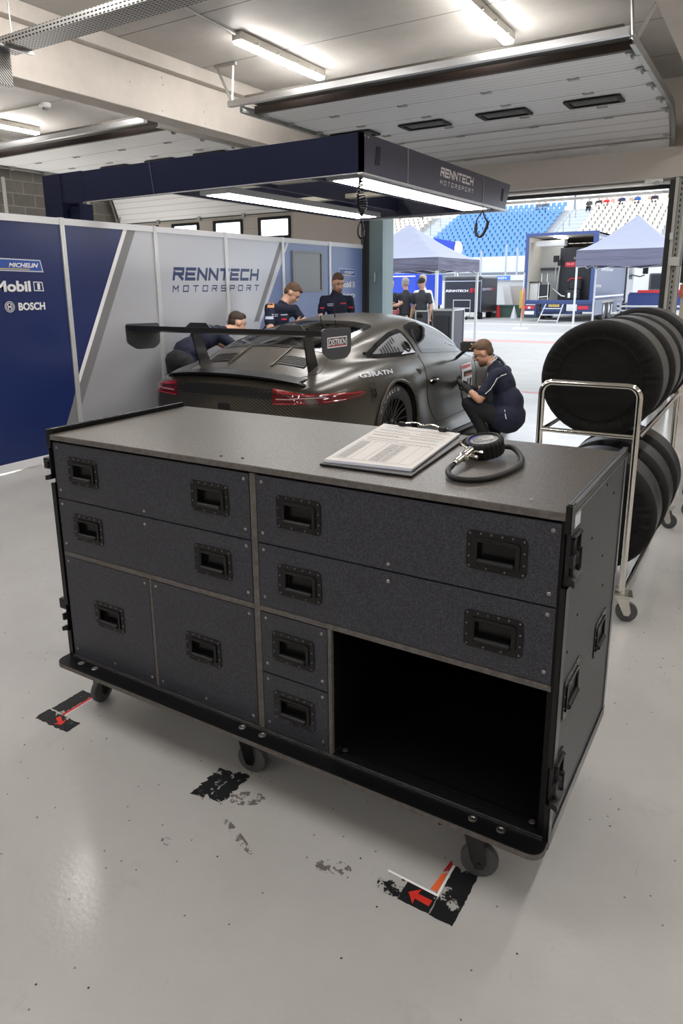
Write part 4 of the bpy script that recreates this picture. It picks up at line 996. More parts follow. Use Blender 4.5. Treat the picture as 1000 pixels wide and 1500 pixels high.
# ================================================================== RACE CAR
CX, CY, CR = -3.658, 5.379, math.radians(-1.4)
car = empty('race_car', (CX, CY, 0), 'bare carbon fibre race coupe with a huge rear wing parked on the garage floor', 'car', rz=CR)
CARB = mat('carbon_fibre', (0.02, 0.018, 0.015, 1), 0.27, 0.0, coat=0.35, spec=0.5, coat_r=0.2)
v = coords(CARB, 'Object')
p = sepxyz(CARB, v)
def wavef(fy, fz, sc):
    s = math_(CARB, 'ADD', math_(CARB, 'MULTIPLY', p[1], fy), math_(CARB, 'ADD', math_(CARB, 'MULTIPLY', p[2], fz), math_(CARB, 'MULTIPLY', p[0], 0.55)))
    return math_(CARB, 'FRACT', math_(CARB, 'MULTIPLY', s, sc))
wv = wavef(1.0, 1.0, 42.0)
twill = math_(CARB, 'PINGPONG', wv, 0.5)
twill = ramp(CARB, twill, [(.15, (0, 0, 0, 1)), (.38, (1, 1, 1, 1))])
nz = noise(CARB, v, 3.0, 3, .6)
setin(CARB, 'Base Color', mixc(CARB, twill, (0.006, 0.0055, 0.005, 1), (0.095, 0.080, 0.058, 1)))
setin(CARB, 'Metallic', math_(CARB, 'ADD', math_(CARB, 'MULTIPLY', twill, .30), .25))
setin(CARB, 'Roughness', math_(CARB, 'ADD', math_(CARB, 'MULTIPLY', nz, .16), .27))
def CRm(pts, n):            # catmull on tuples
    P = [Vector(q) for q in pts]; out = []
    for i in range(len(P) - 1):
        p0 = P[i-1] if i else P[0]; p1, p2 = P[i], P[i+1]; p3 = P[i+2] if i + 2 < len(P) else P[-1]
        for j in range(n):
            t = j / n; out.append(0.5 * ((2*p1) + (-p0+p2)*t + (2*p0-5*p1+4*p2-p3)*t*t + (-p0+3*p1-3*p2+p3)*t**3))
    out.append(P[-1]); return out
ST = [
 (-1.10, [(0,.34),(.62,.34),(.70,.42),(.74,.54),(.72,.64),(.66,.70),(.58,.725),(.50,.74),(.40,.75),(.22,.755),(0,.76)]),
 (-1.04, [(0,.26),(.74,.26),(.80,.38),(.83,.54),(.81,.67),(.74,.735),(.64,.76),(.54,.775),(.42,.785),(.23,.795),(0,.80)]),
 (-.92, [(0,.18),(.82,.18),(.88,.34),(.905,.54),(.885,.69),(.80,.765),(.67,.79),(.56,.805),(.43,.82),(.24,.83),(0,.835)]),
 (-.72, [(0,.14),(.90,.14),(.945,.32),(.96,.54),(.945,.71),(.85,.80),(.72,.825),(.61,.845),(.48,.865),(.26,.885),(0,.89)]),
 (-.42, [(0,.12),(.955,.12),(.985,.34),(.995,.56),(.975,.735),(.875,.835),(.75,.875),(.66,.925),(.555,.975),(.3,1.005),(0,1.015)]),
 (0.0, [(0,.12),(.96,.12),(.99,.34),(1.0,.56),(.975,.745),(.885,.845),(.79,.895),(.715,.985),(.61,1.065),(.33,1.105),(0,1.115)]),
 (.34, [(0,.12),(.965,.12),(.99,.30),(.99,.54),(.965,.72),(.89,.825),(.81,.885),(.725,1.005),(.595,1.115),(.33,1.17),(0,1.182)]),
 (.70, [(0,.10),(.985,.10),(.985,.20),(.935,.45),(.94,.66),(.905,.785),(.835,.865),(.745,1.01),(.60,1.145),(.33,1.205),(0,1.22)]),
 (1.10, [(0,.10),(.985,.10),(.985,.20),(.925,.42),(.935,.63),(.905,.76),(.84,.835),(.752,1.0),(.60,1.155),(.33,1.22),(0,1.238)]),
 (1.50, [(0,.10),(.985,.10),(.98,.20),(.925,.42),(.93,.62),(.90,.745),(.83,.81),(.765,.925),(.67,1.045),(.38,1.145),(0,1.172)]),
 (1.85, [(0,.10),(.975,.10),(.97,.20),(.935,.42),(.93,.62),(.895,.735),(.81,.785),(.75,.835),(.68,.885),(.4,.965),(0,.99)]),
 (2.15, [(0,.12),(.96,.12),(.965,.30),(.965,.48),(.945,.65),(.86,.755),(.73,.775),(.63,.765),(.5,.775),(.3,.81),(0,.825)]),
 (2.457, [(0,.12),(.96,.12),(.97,.30),(.975,.50),(.945,.665),(.85,.755),(.71,.745),(.60,.715),(.48,.715),(.28,.74),(0,.75)]),
 (2.85, [(0,.12),(.93,.12),(.945,.28),(.945,.45),(.905,.60),(.80,.685),(.66,.665),(.56,.64),(.45,.63),(.26,.65),(0,.66)]),
 (3.20, [(0,.12),(.86,.12),(.88,.24),(.87,.38),(.82,.50),(.72,.565),(.6,.55),(.5,.535),(.4,.53),(.24,.54),(0,.545)]),
 (3.45, [(0,.14),(.70,.14),(.74,.20),(.72,.30),(.66,.36),(.58,.39),(.5,.39),(.42,.385),(.34,.385),(.2,.39),(0,.39)])]
profs = [CRm(pr, 5) for y, pr in ST]           # 51 points per half profile
ys = [y for y, _ in ST]
cols = []
NPt = len(profs[0])
for k in range(NPt):
    cols.append(CRm([(profs[i][k].x, ys[i], profs[i][k].y) for i in range(len(ST))], 9))
NY = len(cols[0])
WR = .365; AX = ((0.0, .345), (2.457, .335))
WARCH = [(0.0, .345, .375), (2.457, .335, .365)]
def build_body():
    bm = bmesh.new(); G = {}
    for s in (1, -1):
        for k in range(NPt):
            for i in range(NY):
                c = cols[k][i]
                if k in (0, NPt - 1) and s == -1: G[(s, k, i)] = G[(1, k, i)]; continue
                G[(s, k, i)] = bm.verts.new((0.0 if k in (0, NPt - 1) else s * c.x, c.y, c.z))
    for s in (1, -1):
        for k in range(NPt - 1):
            for i in range(NY - 1):
                q = [G[(s, k, i)], G[(s, k+1, i)], G[(s, k+1, i+1)], G[(s, k, i+1)]]
                bm.faces.new(q if s == 1 else q[::-1])
    for i in (0, NY - 1):
        loop = [G[(1, k, i)] for k in range(NPt)] + [G[(-1, k, i)] for k in range(NPt - 2, 0, -1)]
        bm.faces.new(loop if i == NY - 1 else loop[::-1])
    bmesh.ops.recalc_face_normals(bm, faces=bm.faces[:])
    return bm
bb = build_body()
BVH = BVHTree.FromBMesh(bb)
def side_pt(y, z, s=1, d=.004):
    h = BVH.ray_cast(Vector((s * 1.6, y, z)), Vector((-s, 0, 0)))
    if h[0] is None: return Vector((s * .8, y, z))
    n = h[1] if h[1].x * s > 0 else -h[1]
    return h[0] + n * d
def top_pt(x, y, d=.004):
    h = BVH.ray_cast(Vector((x, y, 2)), Vector((0, 0, -1)))
    n = h[1] if h[1].z > 0 else -h[1]
    return h[0] + n * d
def rear_pt(x, z, d=.004):
    h = BVH.ray_cast(Vector((x, -2, z)), Vector((0, 1, 0)))
    if h[0] is None: return Vector((x, -1.0, z))
    n = h[1] if h[1].y < 0 else -h[1]
    return h[0] + n * d
def resample(poly, n):
    P = [Vector(q) for q in poly]; P.append(P[0]); L_ = [0]
    for a, b in zip(P, P[1:]): L_.append(L_[-1] + (b - a).length)
    out = []
    for i in range(n):
        t = L_[-1] * i / n; k = max(j for j in range(len(L_)) if L_[j] <= t + 1e-9); k = min(k, len(P) - 2)
        out.append(P[k].lerp(P[k+1], (t - L_[k]) / max(1e-9, L_[k+1] - L_[k])))
    return out
def roundpoly(poly, r=.03, n=3):
    P = [Vector(q) for q in poly]; out = []; k = len(P)
    for i in range(k):
        a, b, c = P[i-1], P[i], P[(i+1) % k]
        ra = min(r, (a-b).length * .45); rc = min(r, (c-b).length * .45)
        A = b + (a-b).normalized() * ra; D = b + (c-b).normalized() * rc
        for j in range(n + 1):
            t = j / n; out.append(A * (1-t)**2 + b * 2*t*(1-t) + D * t*t)
    return out
def inset(poly, d):
    P = [Vector(q) for q in poly]; c = sum(P, Vector((0, 0))) / len(P); area = sum(a.x*b.y - b.x*a.y for a, b in zip(P, P[1:] + P[:1]))
    sg = 1 if area > 0 else -1; out = []
    for i in range(len(P)):
        a, b, e = P[i-1], P[i], P[(i+1) % len(P)]
        n1 = Vector((-(b-a).y, (b-a).x)).normalized() * sg; n2 = Vector((-(e-b).y, (e-b).x)).normalized() * sg
        bi = (n1 + n2); bi = bi / max(.35, bi.length_squared / 2) if bi.length > 1e-6 else n1
        out.append(b + bi * d)
    return out
def patch(poly, fn, nm, mt, par, d=.004, n=72, rings=7, local=True):
    o_ = resample(poly, n); c = sum(o_, Vector((0, 0))) / n; mb = MB(); R_ = []
    for k in range(rings):
        t = k / rings; R_.append([mb.bm.verts.new(fn(*(q.lerp(c, t)), d)) for q in o_])
    cv = mb.bm.verts.new(fn(c.x, c.y, d))
    for A, B in zip(R_, R_[1:]):
        for j in range(n): mb.bm.faces.new((A[j], A[(j+1) % n], B[(j+1) % n], B[j]))
    for j in range(n): mb.bm.faces.new((R_[-1][j], R_[-1][(j+1) % n], cv))
    return mb.build(nm, mt, par, smooth=True, local=local, sharp=0)
def ring(poly, w_, fn, nm, mt, par, d=.003, n=90, local=True, rings=3):
    o_ = resample(poly, n); i_ = [Vector(q) for q in inset(o_, w_)]; mb = MB(); R_ = []
    for k in range(rings + 1):
        t = k / rings; R_.append([mb.bm.verts.new(fn(*(a.lerp(b, t)), d)) for a, b in zip(o_, i_)])
    for A, B in zip(R_, R_[1:]):
        for j in range(n): mb.bm.faces.new((A[j], A[(j+1) % n], B[(j+1) % n], B[j]))
    return mb.build(nm, mt, par, smooth=True, local=local, sharp=0)
def inside(poly, y, z):
    c = False; n = len(poly)
    for i in range(n):
        a, b = poly[i], poly[i-1]
        if (a[1] > z) != (b[1] > z) and y < (b[0]-a[0]) * (z-a[1]) / (b[1]-a[1]) + a[0]: c = not c
    return c
qwin = roundpoly([(-.17, .925), (.12, 1.02), (.42, 1.09), (.64, 1.115), (.70, .885), (.40, .885), (-.02, .898)], .045)
dwin = roundpoly([(.735, 1.125), (.95, 1.155), (1.15, 1.155), (1.40, 1.085), (1.86, .835), (1.80, .815), (1.2, .855), (.775, .883)], .03)
dgl = inset(resample(dwin, 90), .035); qgl = inset(resample(qwin, 90), .032)
rwin = roundpoly([(-.53, .33), (-.50, .40), (.50, .40), (.53, .33), (.60, -.38), (.54, -.45), (-.54, -.45), (-.60, -.38)], .05)
fwin = roundpoly([(-.55, 1.25), (.55, 1.25), (.70, 1.90), (.4, 1.99), (-.4, 1.99), (-.70, 1.90)], .05)
rgl = inset(resample(rwin, 90), .045); fgl = inset(resample(fwin, 90), .04)
rvent = None
kill = []
# snap wheel arch edge, then open arches and windows
for v_ in bb.verts:
    for ay, az, ar in WARCH:
        d = math.hypot(v_.co.y - ay, v_.co.z - az)
        if abs(v_.co.x) > .55 and abs(d - ar) < .022 and v_.co.z > .13 and v_.co.z < .80:
            ny = ay + (v_.co.y - ay) * ar / d; nz_ = az + (v_.co.z - az) * ar / d
            v_.co.y, v_.co.z = ny, nz_
dq = [(q.x, q.y) for q in dgl]; qq = [(q.x, q.y) for q in qgl]; rq = [(q.x, q.y) for q in rgl]; fq_ = [(q.x, q.y) for q in fgl]
for f in bb.faces:
    if len(f.verts) > 6: continue
    c = f.calc_center_median(); hit_ = False
    for ay, az, ar in WARCH:
        if abs(c.x) > .58 and math.hypot(c.y - ay, c.z - az) < ar and c.z < .80: hit_ = True
    if abs(c.x) > .5 and c.z > .8 and (inside(dq, c.y, c.z) or inside(qq, c.y, c.z)): hit_ = True
    if c.z > .8 and f.normal.z > .2 and abs(c.x) < .72 and (inside(rq, c.x, c.y) or inside(fq_, c.x, c.y)) and abs(f.normal.x) < .75: hit_ = True
    if hit_: kill.append(f)
bmesh.ops.delete(bb, geom=kill, context='FACES')
bw = MB(); bw.bm.free(); bw.bm = bb
body = bw.build('body', CARB, car, smooth=True, local=True, sharp=50)
GAP = mat('panel_gap', (0.004, 0.004, 0.004, 1), .6)
GLS = bpy.data.materials.new('car_glass'); GLS.use_nodes = True; MATS['car_glass'] = GLS
nt = GLS.node_tree; nt.nodes.clear(); o_ = nt.nodes.new('ShaderNodeOutputMaterial'); tb = nt.nodes.new('ShaderNodeBsdfTransparent'); gb = nt.nodes.new('ShaderNodeBsdfGlossy'); fb = nt.nodes.new('ShaderNodeLayerWeight'); pw_ = nt.nodes.new('ShaderNodeMath'); pw_.operation = 'POWER'; pw_.inputs[1].default_value = 3.0; ml_ = nt.nodes.new('ShaderNodeMath'); ml_.operation = 'MULTIPLY_ADD'; ml_.inputs[1].default_value = .6; ml_.inputs[2].default_value = .06; mx = nt.nodes.new('ShaderNodeMixShader')
tb.inputs[0].default_value = (.22, .24, .26, 1); gb.inputs['Roughness'].default_value = .03; fb.inputs[0].default_value = .5
nt.links.new(fb.outputs['Facing'], pw_.inputs[0]); nt.links.new(pw_.outputs[0], ml_.inputs[0]); nt.links.new(ml_.outputs[0], mx.inputs[0]); nt.links.new(tb.outputs[0], mx.inputs[1]); nt.links.new(gb.outputs[0], mx.inputs[2]); nt.links.new(mx.outputs[0], o_.inputs[0])
GBL = mat('black_window_border', (0.008, 0.008, 0.009, 1), .12)
INTD = mat('cabin_black', (0.012, 0.012, 0.012, 1), .7)
def line(pts, fn, nm='panel_gap', mt=None, par=None, r=.0028, d=.0005, sm=5, smooth_=True):
    P = CRm([(a, b) for a, b in pts], sm) if smooth_ else [Vector(q) for q in pts]
    o = MB().tube([fn(q.x, q.y, d) for q in P], r, 5).build(nm, mt or GAP, par or car, local=True); return o
for s in (1, -1):
    S = lambda y, z, d=.004, s=s: side_pt(y, z, s, d)
    ring(dwin, .037, S, 'door_window_frame', GBL, car)
    g_ = patch(dgl, S, 'door_window', GLS, car, .002)
    ring(qwin, .034, S, 'quarter_window_frame', GBL, car)
    if s == 1:
        vp_ = patch(qgl, S, 'quarter_vent_panel', mat('grey_composite', (.16, .165, .175, 1), .5), car, .002)
        for i in range(7):
            y0 = .10 + i * .048; top = .965 + i * .013
            mb = MB(); mb.poly([S(y0, .915, .006), S(y0 + .024, .915, .006), S(y0 + .030, top, .006), S(y0 + .006, top, .006)]); mb.build('vent_slot', GAP, vp_, local=True)
        cc = [S(.545 + .048 * math.cos(a), .955 + .040 * math.sin(a), .010) for a in (2 * PI * i / 24 for i in range(24))]
        MB().tube(cc, .010, 8, closed=True).build('vent_ring', BLACKP, vp_, smooth=True, local=True)
        MB().poly([q - Vector((.006, 0, 0)) for q in cc]).build('vent_hole', GAP, vp_, local=True)
        patch([(.40, .895), (.66, .895), (.62, .925), (.52, .935), (.46, .915)], S, 'vent_tray', mat('pale_plastic', (.5, .53, .6, 1), .4), vp_, .009, 30, 2)
    else: patch(qgl, S, 'quarter_window', GLS, car, .002)
    # door and panel gaps
    line([(.70, .875), (.665, .80), (.66, .68), (.70, .50), (.74, .36), (.80, .255), (.90, .225), (1.3, .235), (1.72, .25), (1.86, .30), (1.90, .45), (1.89, .70), (1.84, .80)], S)
    line([(-.97, .715), (-.6, .70), (-.45, .695)], S, r=.002)
    # wheel arch flares
    for ay, az, ar in WARCH:
        mb = MB(); P = []
        for i in range(41):
            a = math.radians(-32 + 244 * i / 40); y = ay + ar * math.cos(a); z = az + ar * math.sin(a)
            if z < .13: continue
            zo = min(z, .80); P.append(side_pt(y, z, s, .006))
        mb.tube(P, .013, 8).build('wheel_arch_lip', CARB, car, smooth=True, local=True)
    # inner wheel wells
    for ay, az, ar in WARCH:
        mb = MB(); mb.lathe((s * .60, ay, az), (s, 0, 0), [(0, 0), (ar + .01, 0), (ar + .01, .37 if ay < 1 else .34)], 40); w_ = mb.build('wheel_well', INTD, car, local=True)
    # side skirt
    mb = MB(); mb.prism([(s * 0.90, .44, .06), (s * 1.03, .44, .06), (s * 1.03, .44, .085), (s * .955, .44, .20), (s * .93, .44, .20)], (0, 1.62, 0)).build('side_skirt', CARB, car, local=True, bevel=.004)
    mb = MB(); mb.prism([(s * .985, .42, .10), (s * 1.035, .42, .088), (s * 1.035, .42, .10), (s * .985, .42, .125)], (0, 1.66, 0)).build('skirt_edge', mat('bright_carbon_edge', (.25, .25, .26, 1), .25, .5), car, local=True)
    # strut of intake behind the door
    mb = MB(); mb.poly([S(.46, .77, .005), S(.55, .76, .005), S(.56, .74, .005), S(.51, .71, .005)]); mb.build('side_intake', GAP, car, local=True)
# window patches seen from above
ring(rwin, .05, top_pt, 'rear_window_frame', GBL, car, n=120); patch(rgl, top_pt, 'rear_window', GLS, car, .002)
ring(fwin, .045, top_pt, 'windscreen_frame', GBL, car, n=120); patch(fgl, top_pt, 'windscreen', GLS, car, .002)
# cabin interior: tub, cage, seat
mb = MB(); mb.box(-.72, .72, -.40, 1.85, .30, .34).box(-.72, .72, 1.60, 1.85, .34, .80); mb.build('cabin_tub', INTD, car, local=True)
CAGE = mat('grey_cage_tube', (.42, .43, .45, 1), .35)
cg = MB()
for s in (1, -1):
    cg.tube([(s*.60, .52, .36), (s*.60, .52, .80), (s*.52, .52, 1.07), (s*.40, .55, 1.12)], .02, 10)
    cg.tube([(s*.52, .54, 1.08), (s*.50, -.15, .93), (s*.46, -.38, .85)], .02, 10)
    cg.tube([(s*.50, .54, 1.10), (s*.50, 1.20, 1.11), (s*.58, 1.70, .85), (s*.60, 1.75, .40)], .02, 10)
cg.tube([(.42, .55, 1.12), (-.42, .55, 1.12)], .02, 10).tube([(.52, .52, 1.0), (-.46, -.36, .86)], .018, 8).tube([(-.52, .52, 1.0), (.46, -.36, .86)], .018, 8).tube([(.6, .52, .8), (-.6, .52, .8)], .018, 8)
cg.build('roll_cage', CAGE, car, smooth=True, local=True)
mb = MB(); mb.box(-.62, -.14, .62, 1.15, .36, .50).box(-.62, -.14, .55, .68, .36, 1.0).box(-.52, -.24, .50, .66, .92, 1.08); mb.build('seat', mat('seat_fabric', (.02, .02, .022, 1), .8), car, local=True, bevel=.03)
mb = MB(); mb.tube([(-.38 + .17 * math.cos(a), 1.42 + .03 * math.sin(a), .78 + .15 * math.sin(a)) for a in (2 * PI * i / 24 for i in range(24))], .014, 8, closed=True).build('steering_wheel', BLACKP, car, smooth=True, local=True)
# engine cover details
T = top_pt
line([(-.60, -.46), (-.64, -.60), (-.62, -.80), (-.56, -.93)], T); line([(.60, -.46), (.64, -.60), (.66, -.72), (.60, -.84), (.56, -.93)], T)
for s in (1, -1):
    mb = MB(); mb.poly([T(s*.24, -.57, .008), T(s*.49, -.57, .008), T(s*.51, -.70, .008), T(s*.25, -.70, .008)]); v_o = mb.build('engine_vent', mat('vent_mesh', (.035, .033, .03, 1), .5), car, local=True)
    for i in range(5): line([(s*.25, -.59 - i * .022), (s*.50, -.59 - i * .022)], T, 'louvre', BLACKP, v_o, r=.003, d=.010, smooth_=False)
    line([(s*.22, -.46), (s*.23, -.76)], T, 'vent_rib', CARB, v_o, r=.007, d=.008, smooth_=False)
# ducktail lip and rear grille
lip = MB(); A = []
for i in range(25):
    x = -.66 + 1.32 * i / 24; e = abs(x) / .66; z = .842 - .045 * e ** 2.2; yr = -1.085 + .06 * e * e; A.append((x, yr, z))
for (x0, y0, z0), (x1, y1, z1) in zip(A, A[1:]):
    q = [(x0, y0, z0), (x1, y1, z1), (x1, y1 + .17, z1 + .012), (x0, y0 + .17, z0 + .012)]
    lip.bm.faces.new([lip.bm.verts.new(k) for k in q])
    q2 = [(x0, y0, z0), (x1, y1, z1), (x1, y1 + .02, z1 - .022), (x0, y0 + .02, z0 - .022)]
    lip.bm.faces.new([lip.bm.verts.new(k) for k in q2])
    q3 = [(x0, y0 + .02, z0 - .022), (x1, y1 + .02, z1 - .022), (x1, y1 + .15, z1 - .06), (x0, y0 + .15, z0 - .06)]
    lip.bm.faces.new([lip.bm.verts.new(k) for k in q3])
bmesh.ops.remove_doubles(lip.bm, verts=lip.bm.verts[:], dist=1e-4)
BLKC = mat('black_wing_finish', (.012, .012, .013, 1), .3, coat=.3)
lip.build('ducktail_spoiler', BLKC, car, smooth=True, local=True)
for s in (1, -1): MB().prism([(s*.66, -1.02, .80), (s*.80, -.94, .735), (s*.66, -.95, .70), (s*.55, -1.02, .74)], (0, .05, 0)).build('ducktail_end', BLKC, car, local=True)
Rr = rear_pt
patch([(-.52, .755), (.52, .755), (.48, .665), (-.48, .665)], Rr, 'rear_grille', mat('grille_black', (.008, .008, .008, 1), .6), car, .003, 40, 3)
for z in (.745, .728, .711, .694, .677): line([(-.50, z), (0, z), (.50, z)], Rr, 'grille_bar', BLACKP, car, r=.004, d=.006)
mb = MB(); mb.poly([Rr(-.06, .60, .005), Rr(.06, .60, .005), Rr(.06, .55, .005), Rr(-.06, .55, .005)]).build('tow_recess', GAP, car, local=True)
mb = MB(); mb.poly([(-.42, -1.108, .71), (-.02, -1.108, .71), (-.04, -1.108, .665), (-.40, -1.108, .665)]).build('badge_plate', BLACKP, car, local=True)
REDL = mat('tail_light_lens', (.10, .005, .008, 1), .12, coat=.8)
REDB = mat('tail_light_red', (.26, .010, .014, 1), .2, coat=.8)
TL = mat('tail_light_led', (.38, .26, .26, 1), .3)
def tail(s):
    # wraps from the rear face round to the flank
    def fn(u, z, d=.004):     # u 0..1 across
        if u < .62:
            x = s * (.50 + u / .62 * .27); return rear_pt(x, z, d)
        t = (u - .62) / .38; y = -.985 + t * .45; return side_pt(y, z, s, d)
    def strip(z0f, z1f, u0, u1, nm, mt, d, par=car, n=16):
        mb = MB(); prev = None
        for i in range(n + 1):
            u = u0 + (u1 - u0) * i / n; a = mb.bm.verts.new(fn(u, z0f(u), d)); m_ = mb.bm.verts.new(fn(u, (z0f(u) + z1f(u)) / 2, d + .002)); b = mb.bm.verts.new(fn(u, z1f(u), d))
            if prev:
                mb.bm.faces.new((prev[0], a, m_, prev[1])); mb.bm.faces.new((prev[1], m_, b, prev[2]))
            prev = (a, m_, b)
        return mb.build(nm, mt, par, smooth=True, local=True)
    lo = lambda u: .628 + .030 * u + .010 * max(0, u - .8) / .2; hi = lambda u: .752 - .052 * u
    L_ = strip(lo, hi, 0, 1.0, 'tail_light', REDL, .006)
    strip(lambda u: hi(u) - .024 + .010 * u, lambda u: hi(u) - .002, .02, .97, 'upper_lens', REDB, .0095, L_)
    strip(lambda u: lo(u) + .040, lambda u: lo(u) + .050 - .004 * u, .08, .66, 'led_strip', TL, .0095, L_)
    strip(lambda u: lo(u) + .004, lambda u: lo(u) + .014, .02, .80, 'lower_lens', REDB, .0095, L_)
tail(1); tail(-1)
# rear flank latch, fuel port, handles, mirror
for s in (1, -1):
    S = lambda y, z, d=.004, s=s: side_pt(y, z, s, d)
    if s == 1:
        patch(roundpoly([(-.445, .745), (-.375, .745), (-.375, .60), (-.43, .60)], .02), S, 'jack_port', mat('port_recess', (.02, .018, .015, 1), .4), car, .003, 40, 2)
        ring(roundpoly([(-.455, .755), (-.365, .755), (-.365, .59), (-.44, .59)], .02), .008, S, 'jack_port_rim', CARB, car, .008, 40)
        mb = MB(); mb.tube([S(-.41, .70, .015), S(-.405, .66, .02), S(-.405, .63, .012)], .008, 6).build('tow_hook', BLACKP, car, local=True)
    h_ = MB(); h_.tube(smoothpath([S(.735, .625, .004), S(.77, .635, .020), S(.87, .632, .022), S(.905, .622, .004)], 5), .010, 8); h_.build('door_handle', mat('dark_chrome', (.55, .54, .53, 1), .15, 1.0), car, smooth=True, local=True)
    patch([(.74 + .0, .60), (.80, .585), (.87, .59), (.90, .61), (.87, .65), (.80, .66), (.75, .645)], S, 'handle_recess', GBL, car, .002, 30, 3)
    m_r = MB(); m_r.obox(Matrix.Translation((s * 1.01, 1.50, .895)) @ Matrix.Rotation(s * .25, 4, 'Z'), .17, .07, .105)
    mm_ = m_r.build('wing_mirror', BLACKP, car, local=True, bevel=.018)
    MB().obox(Matrix.Translation((s * 1.005, 1.462, .895)) @ Matrix.Rotation(s * .25, 4, 'Z'), .145, .004, .085).build('mirror_glass', mat('mirror_glass', (.06, .06, .06, 1), .05, .6), mm_, local=True)
    MB().tube([S(1.50, .775, 0), (s * .97, 1.51, .86)], .016, 8).build('mirror_arm', BLACKP, mm_, local=True)
for a, b in ((-.02, .02), (.03, -.02), (-.045, -.03), (.045, .03)):
    MB().obox(Matrix.Translation((1.004 + a, 1.458, .895 + b)), .018, .002, .010).build('yellow_mark', mat('pale_yellow_print', (.6, .6, .45, 1), .5), car, local=True)
# wing
wing = MB(); prof = []
for i in range(13):
    t = i / 12; prof.append((-.80 - .36 * t, 1.150 + .048 * t ** 1.6 + .004 * math.sin(PI * t)))
for i in range(13):
    t = 1 - i / 12; prof.append((-.80 - .36 * t, 1.142 + .048 * t ** 1.6 - .020 * math.sin(PI * min(1, t * 1.02)) ** .8))
wing.prism([(-1.0, a, b) for a, b in prof], (2.0, 0, 0)).build('rear_wing', BLKC, car, local=True, smooth=True)
MB().box(-1.0, 1.0, -1.165, -1.158, 1.165, 1.200).build('wing_flap', BLKC, car, local=True)
for s in (1, -1):
    e = MB(); pts = roundpoly([(-1.17, 1.212), (-.79, 1.205), (-.79, 1.03), (-.86, .985), (-1.06, .99), (-1.165, 1.05)], .03)
    e.prism([(s * 1.0, q.x, q.y) for q in pts], (s * .012, 0, 0)).build('wing_end_plate', mat('dark_grey_plate', (.05, .052, .06, 1), .4), car, local=True)
    k = MB(); k.prism([(s*.575, -.60, .85), (s*.575, -.73, .82), (s*.585, -.82, 1.15), (s*.585, -.72, 1.155)], (s*.014, 0, 0)).build('wing_strut', BLKC, car, local=True)
    k = MB(); k.prism([(s*.30, -.84, 1.15), (s*.66, -.84, 1.15), (s*.58, -.82, 1.215), (s*.40, -.82, 1.215)], (0, -.012, 0)).build('wing_mount_plate', BLKC, car, local=True)
lb = MB(); lb.box(1.0125, 1.0135, -1.11, -.85, 1.075, 1.150).build('sticker', WHITE, car, local=True)
lb = MB(); lb.box(1.0136, 1.0140, -1.10, -.86, 1.083, 1.142).build('sticker_field', INK, car, local=True)
text('DISTRKN', (1.0145, -1.095, 1.092), (0, 1, 0), (0, 0, 1), .225, .044, WHITE, car, 'sticker_text', shear=.1, bold=.02, local=True)
MB().box(1.0142, 1.0146, -1.095, -.865, 1.084, 1.089).build('sticker_red_line', REDP, car, local=True)
# roof aerials
MB().tube([top_pt(.0, .55, 0), top_pt(0, .55, 0) + Vector((-.01, 0, .20))], [.006, .0022], 8).build('aerial', BLACKP, car, local=True)
MB().tube([top_pt(-.06, .40, 0), top_pt(-.06, .40, 0) + Vector((0, -.01, .05))], [.007, .003], 8).build('aerial', BLACKP, car, local=True)
# flank lettering and door decals
def on_side(o, s=1, d=.006):
    for v_ in o.data.vertices:
        q = side_pt(v_.co.y, v_.co.z, s, d); v_.co = q
o = text('G3RATN', (1.1, -.50, .790), (0, 1, -.02), (0, 0, 1), .50, .032, mat('dull_white_print', (.45, .46, .5, 1), .4), car, 'flank_lettering', shear=.3, bold=.03, local=True); on_side(o)
S = lambda y, z, d=.004: side_pt(y, z, 1, d)
patch([(1.50, .700), (1.77, .708), (1.80, .30), (1.66, .24), (1.55, .28)], S, 'number_board', WHITE, car, .004, 50, 4)
patch([(1.515, .690), (1.755, .697), (1.757, .665), (1.517, .657)], S, 'red_band', mat('pink_red_print', (.55, .08, .08, 1), .5), car, .006, 30, 2)
patch([(1.55, .630), (1.77, .632), (1.775, .580), (1.56, .575)], S, 'dark_band', INK, car, .006, 30, 2)
patch([(1.60, .600), (1.77, .600), (1.772, .584), (1.60, .584)], S, 'orange_band', mat('orange_print', (.6, .15, .05, 1), .5), car, .008, 24, 2)
patch([(1.66, .55), (1.69, .55), (1.69, .46), (1.66, .46)], S, 'number', INK, car, .006, 20, 2); patch([(1.72, .55), (1.77, .55), (1.77, .46), (1.72, .46)], S, 'number', INK, car, .006, 20, 2)
patch(roundpoly([(1.54, .48), (1.66, .47), (1.68, .33), (1.60, .27), (1.53, .30)], .03), S, 'camo_patch', mat('olive_print', (.06, .06, .03, 1), .5), car, .008, 30, 3)
text('30', side_pt(1.02, 1.185, 1, .004), (0, 1, .1), (-.5, 0, .8), .05, .03, mat('amber_print', (.8, .7, .5, 1), .4), car, 'roof_lettering', local=True)
for i in range(4): line([(2.20 + i * .10, .70), (2.22 + i * .10, .735)], S, 'fender_louvre', GAP, car, r=.010, d=.0, smooth_=False)
